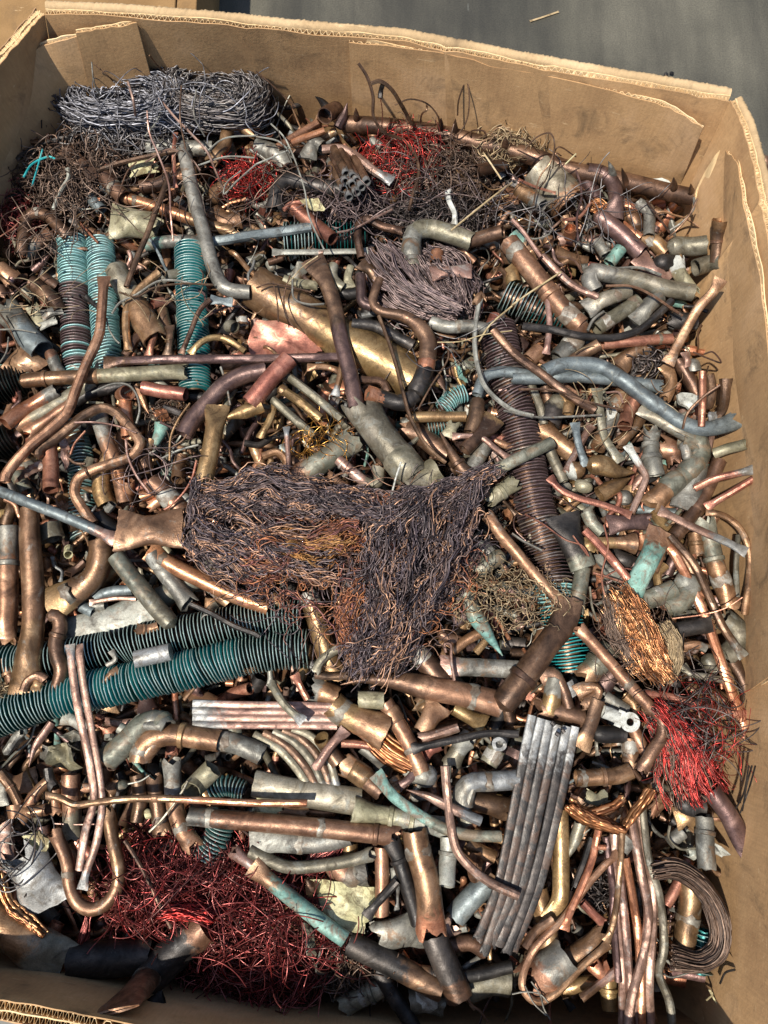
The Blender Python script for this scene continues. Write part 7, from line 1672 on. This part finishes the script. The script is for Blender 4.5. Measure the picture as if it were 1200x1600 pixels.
# which of them can be seen at all: the hidden ones go into one heap
bpy.context.view_layer.update()
dg = bpy.context.evaluated_depsgraph_get()
from mathutils.bvhtree import BVHTree
allV, allF, base = [], [], 0
def add_geo(me, mat):
    global base
    n_ = len(me.vertices); co = np.empty(n_ * 3, np.float32); me.vertices.foreach_get('co', co); co = co.reshape(-1, 3)
    mt = np.array(mat); co = co @ mt[:3, :3].T + mt[:3, 3]
    allV.append(co); b = base
    nl = len(me.loops); lv = np.empty(nl, np.int32); me.loops.foreach_get('vertex_index', lv)
    ls = np.empty(len(me.polygons), np.int32); me.polygons.foreach_get('loop_start', ls); lt = np.empty(len(me.polygons), np.int32); me.polygons.foreach_get('loop_total', lt)
    for s_, t_ in zip(ls.tolist(), lt.tolist()): allF.append([int(q) + b for q in lv[s_:s_ + t_]])
    base += n_
for ob in SC.objects:
    if ob.type == 'MESH' and not ob.name.startswith(('strand', 'fin', 'floor')): add_geo(ob.data, ob.matrix_world)
ranges = []
for kind, vi, ti, loc, rot, layer, sc_ in FILL:
    mw = Matrix.LocRotScale(loc, rot, Vector((sc_,) * 3)); f0 = len(allF); add_geo(MESHES[kind][vi], mw); ranges.append((f0, len(allF)))
bvh = BVHTree.FromPolygons(np.vstack(allV).tolist(), allF)
owner = np.full(len(allF), -1, np.int32)
for i, (a, b) in enumerate(ranges): owner[a:b] = i
hits = np.zeros(len(FILL), int); org = Vector((0, 0, CZ))
for v in range(2, 1600, 5):
    for u in range(2, 1200, 5):
        d = (at(u, v, 0.5) - org).normalized(); h = bvh.ray_cast(org, d)
        if h[2] is not None and owner[h[2]] >= 0: hits[owner[h[2]]] += 1
order = np.argsort(-hits)
cnt = {}; shown = set()
for i in order:
    k = FILL[i][0]
    if hits[i] >= 2 and cnt.get(k, 0) < 295: cnt[k] = cnt.get(k, 0) + 1; shown.add(int(i))
NP = np.array([(a, b) for a, b, _ in NEAR]); NN = [c for _, _, c in NEAR]
SIZE = {'pipe_stub': ('short', 'long'), 'scrap_strip': ('short', 'long'), 'bent_tube': ('small', 'longer'), 'crushed_end': ('small', 'wide')}
used_labels = set(str(o.get('label')) for o in SC.objects if o.get('label'))
def clean(t): return ' '.join(t.split()[:16])
def label_for(i, ti, kind, vi, loc, rot):
    tone = TONES[ti][1]; w_ = VAR[kind][1][i % len(VAR[kind][1])]
    d = np.hypot(NP[:, 0] - loc.x, NP[:, 1] - loc.y); o_ = np.argsort(d)
    dx, dy = loc.x - NP[o_[0], 0], loc.y - NP[o_[0], 1]
    rel = ('right of' if dx > 0 else 'left of') if abs(dx) > abs(dy) else ('above' if dy > 0 else 'below')
    a, b, c = NN[o_[0]], NN[o_[1]], NN[o_[2]]
    sh = lambda s: s[4:] if s.startswith('the ') else s
    yaw = abs(math.degrees(rot.z)) % 180
    ori = 'upright' if 60 < yaw < 120 else 'level' if yaw < 30 or yaw > 150 else 'slanting'
    cands = [f'{tone} {w_} {rel} {a}', f'{tone} {w_} between {a} and {b}', f'{ori} {tone} {w_} {rel} {a}', f'{ori} {tone} {w_} between {a} and {b}', f'{tone} {w_} between {a} and {c}', f'{ori} {tone} {w_} between {a} and {c}',
             f'{tone} {w_} {rel} {b}', f'{ori} {tone} {w_} near {b} and {c}', f'half buried {tone} {w_} {rel} {a}', f'half buried {ori} {tone} {w_} {rel} {a}', f'dull {ori} {tone} {w_} {rel} {b}', f'half buried {ori} {tone} {w_} {rel} {c}', f'{tone} {w_} next to {NN[o_[3]]}', f'{ori} {tone} {w_} next to {NN[o_[3]]}', f'{ori} {tone} {w_} next to {NN[o_[4]]}']
    for t in cands:
        if t not in used_labels and 4 <= len(t.split()) <= 16: used_labels.add(t); return t
    return cands[3] if len(cands[3].split()) <= 16 else cands[0]
FGRP = {'pipe_stub': 'cut pipe pieces in the scrap', 'pipe_coupling': 'pipe couplings in the scrap', 'small_elbow': 'small elbows in the scrap', 'small_tee': 'small tees in the scrap', 'capped_stub': 'end caps in the scrap', 'hex_nut': 'nuts in the scrap', 'metal_tag': 'flat offcuts in the scrap', 'small_valve': 'valve bodies in the scrap', 'wire_piece': 'loose bits of wire on the scrap', 'scrap_strip': 'strips in the scrap', 'bent_tube': 'bent tubes in the scrap', 'crushed_end': 'crushed pipe ends in the scrap'}
proto = {}
heap = {}
for i, (kind, vi, ti, loc, rot, layer, sc_) in enumerate(FILL):
    if i in shown:
        key = (kind, vi)
        if key not in proto:
            o = bpy.data.objects.new(kind, MESHES[kind][vi]); proto[key] = o
        else: o = proto[key].copy()
        COL.objects.link(o); o.location = loc; o.rotation_euler = rot; o.scale = (sc_,) * 3
        o.material_slots[0].link = 'OBJECT'; o.material_slots[0].material = M[TONES[ti][0]]
        tag(o, clean(label_for(i, ti, kind, vi, loc, rot)), VAR[kind][0], FGRP[kind])
    else: heap.setdefault(TONES[ti][0], []).append((kind, vi, Matrix.LocRotScale(loc, rot, Vector((sc_,) * 3))))
# one heap of what is buried, and of a deeper layer still
for _ in range(900):
    while True:
        p = (g.uniform(lo[0], hi[0]), g.uniform(lo[1], hi[1]))
        if inside(p, inner): break
    k_ = KW[g.choice(len(KW), p=pk)][0]
    heap.setdefault(TONES[g.choice(len(TONES), p=pt)][0], []).append((k_, int(g.integers(len(MESHES[k_]))), Matrix.LocRotScale(Vector((p[0], p[1], ZP - g.uniform(.085, .13))), Euler((g.uniform(0, 6.28), g.normal(0, .4), g.uniform(0, 6.28))), Vector((1.15,) * 3))))
keys = list(heap); V_, L_, S_, Tt, MI = [], [], [], [], []; bv = 0; bl = 0
for mi_, key in enumerate(keys):
    for kind, vi, mw in heap[key]:
        me = MESHES[kind][vi]; n_ = len(me.vertices); co = np.empty(n_ * 3, np.float32); me.vertices.foreach_get('co', co); mt = np.array(mw)
        V_.append(co.reshape(-1, 3) @ mt[:3, :3].T + mt[:3, 3])
        lv = np.empty(len(me.loops), np.int32); me.loops.foreach_get('vertex_index', lv); ls = np.empty(len(me.polygons), np.int32); me.polygons.foreach_get('loop_start', ls)
        L_.append(lv + bv); S_.append(ls + bl); MI.append(np.full(len(ls), mi_, np.int32)); bv += n_; bl += len(lv)
V_ = np.vstack(V_).astype(np.float32); L_ = np.concatenate(L_); S_ = np.concatenate(S_); MI = np.concatenate(MI)
me = bpy.data.meshes.new('buried_scrap'); me.vertices.add(len(V_)); me.vertices.foreach_set('co', V_.ravel()); me.loops.add(len(L_)); me.loops.foreach_set('vertex_index', L_)
me.polygons.add(len(S_)); me.polygons.foreach_set('loop_start', S_); me.polygons.foreach_set('material_index', MI); me.polygons.foreach_set('use_smooth', np.ones(len(S_), dtype=bool))
for key in keys: me.materials.append(M[key])
me.update(); me.validate(); me.set_sharp_from_angle(angle=R(35))
o = link('buried_scrap', me); o['kind'] = 'stuff'; o['label'] = 'buried layer of small copper scrap under the visible pieces'
print('FILL', len(FILL), 'shown', len(shown), cnt, 'objects', len(SC.objects))
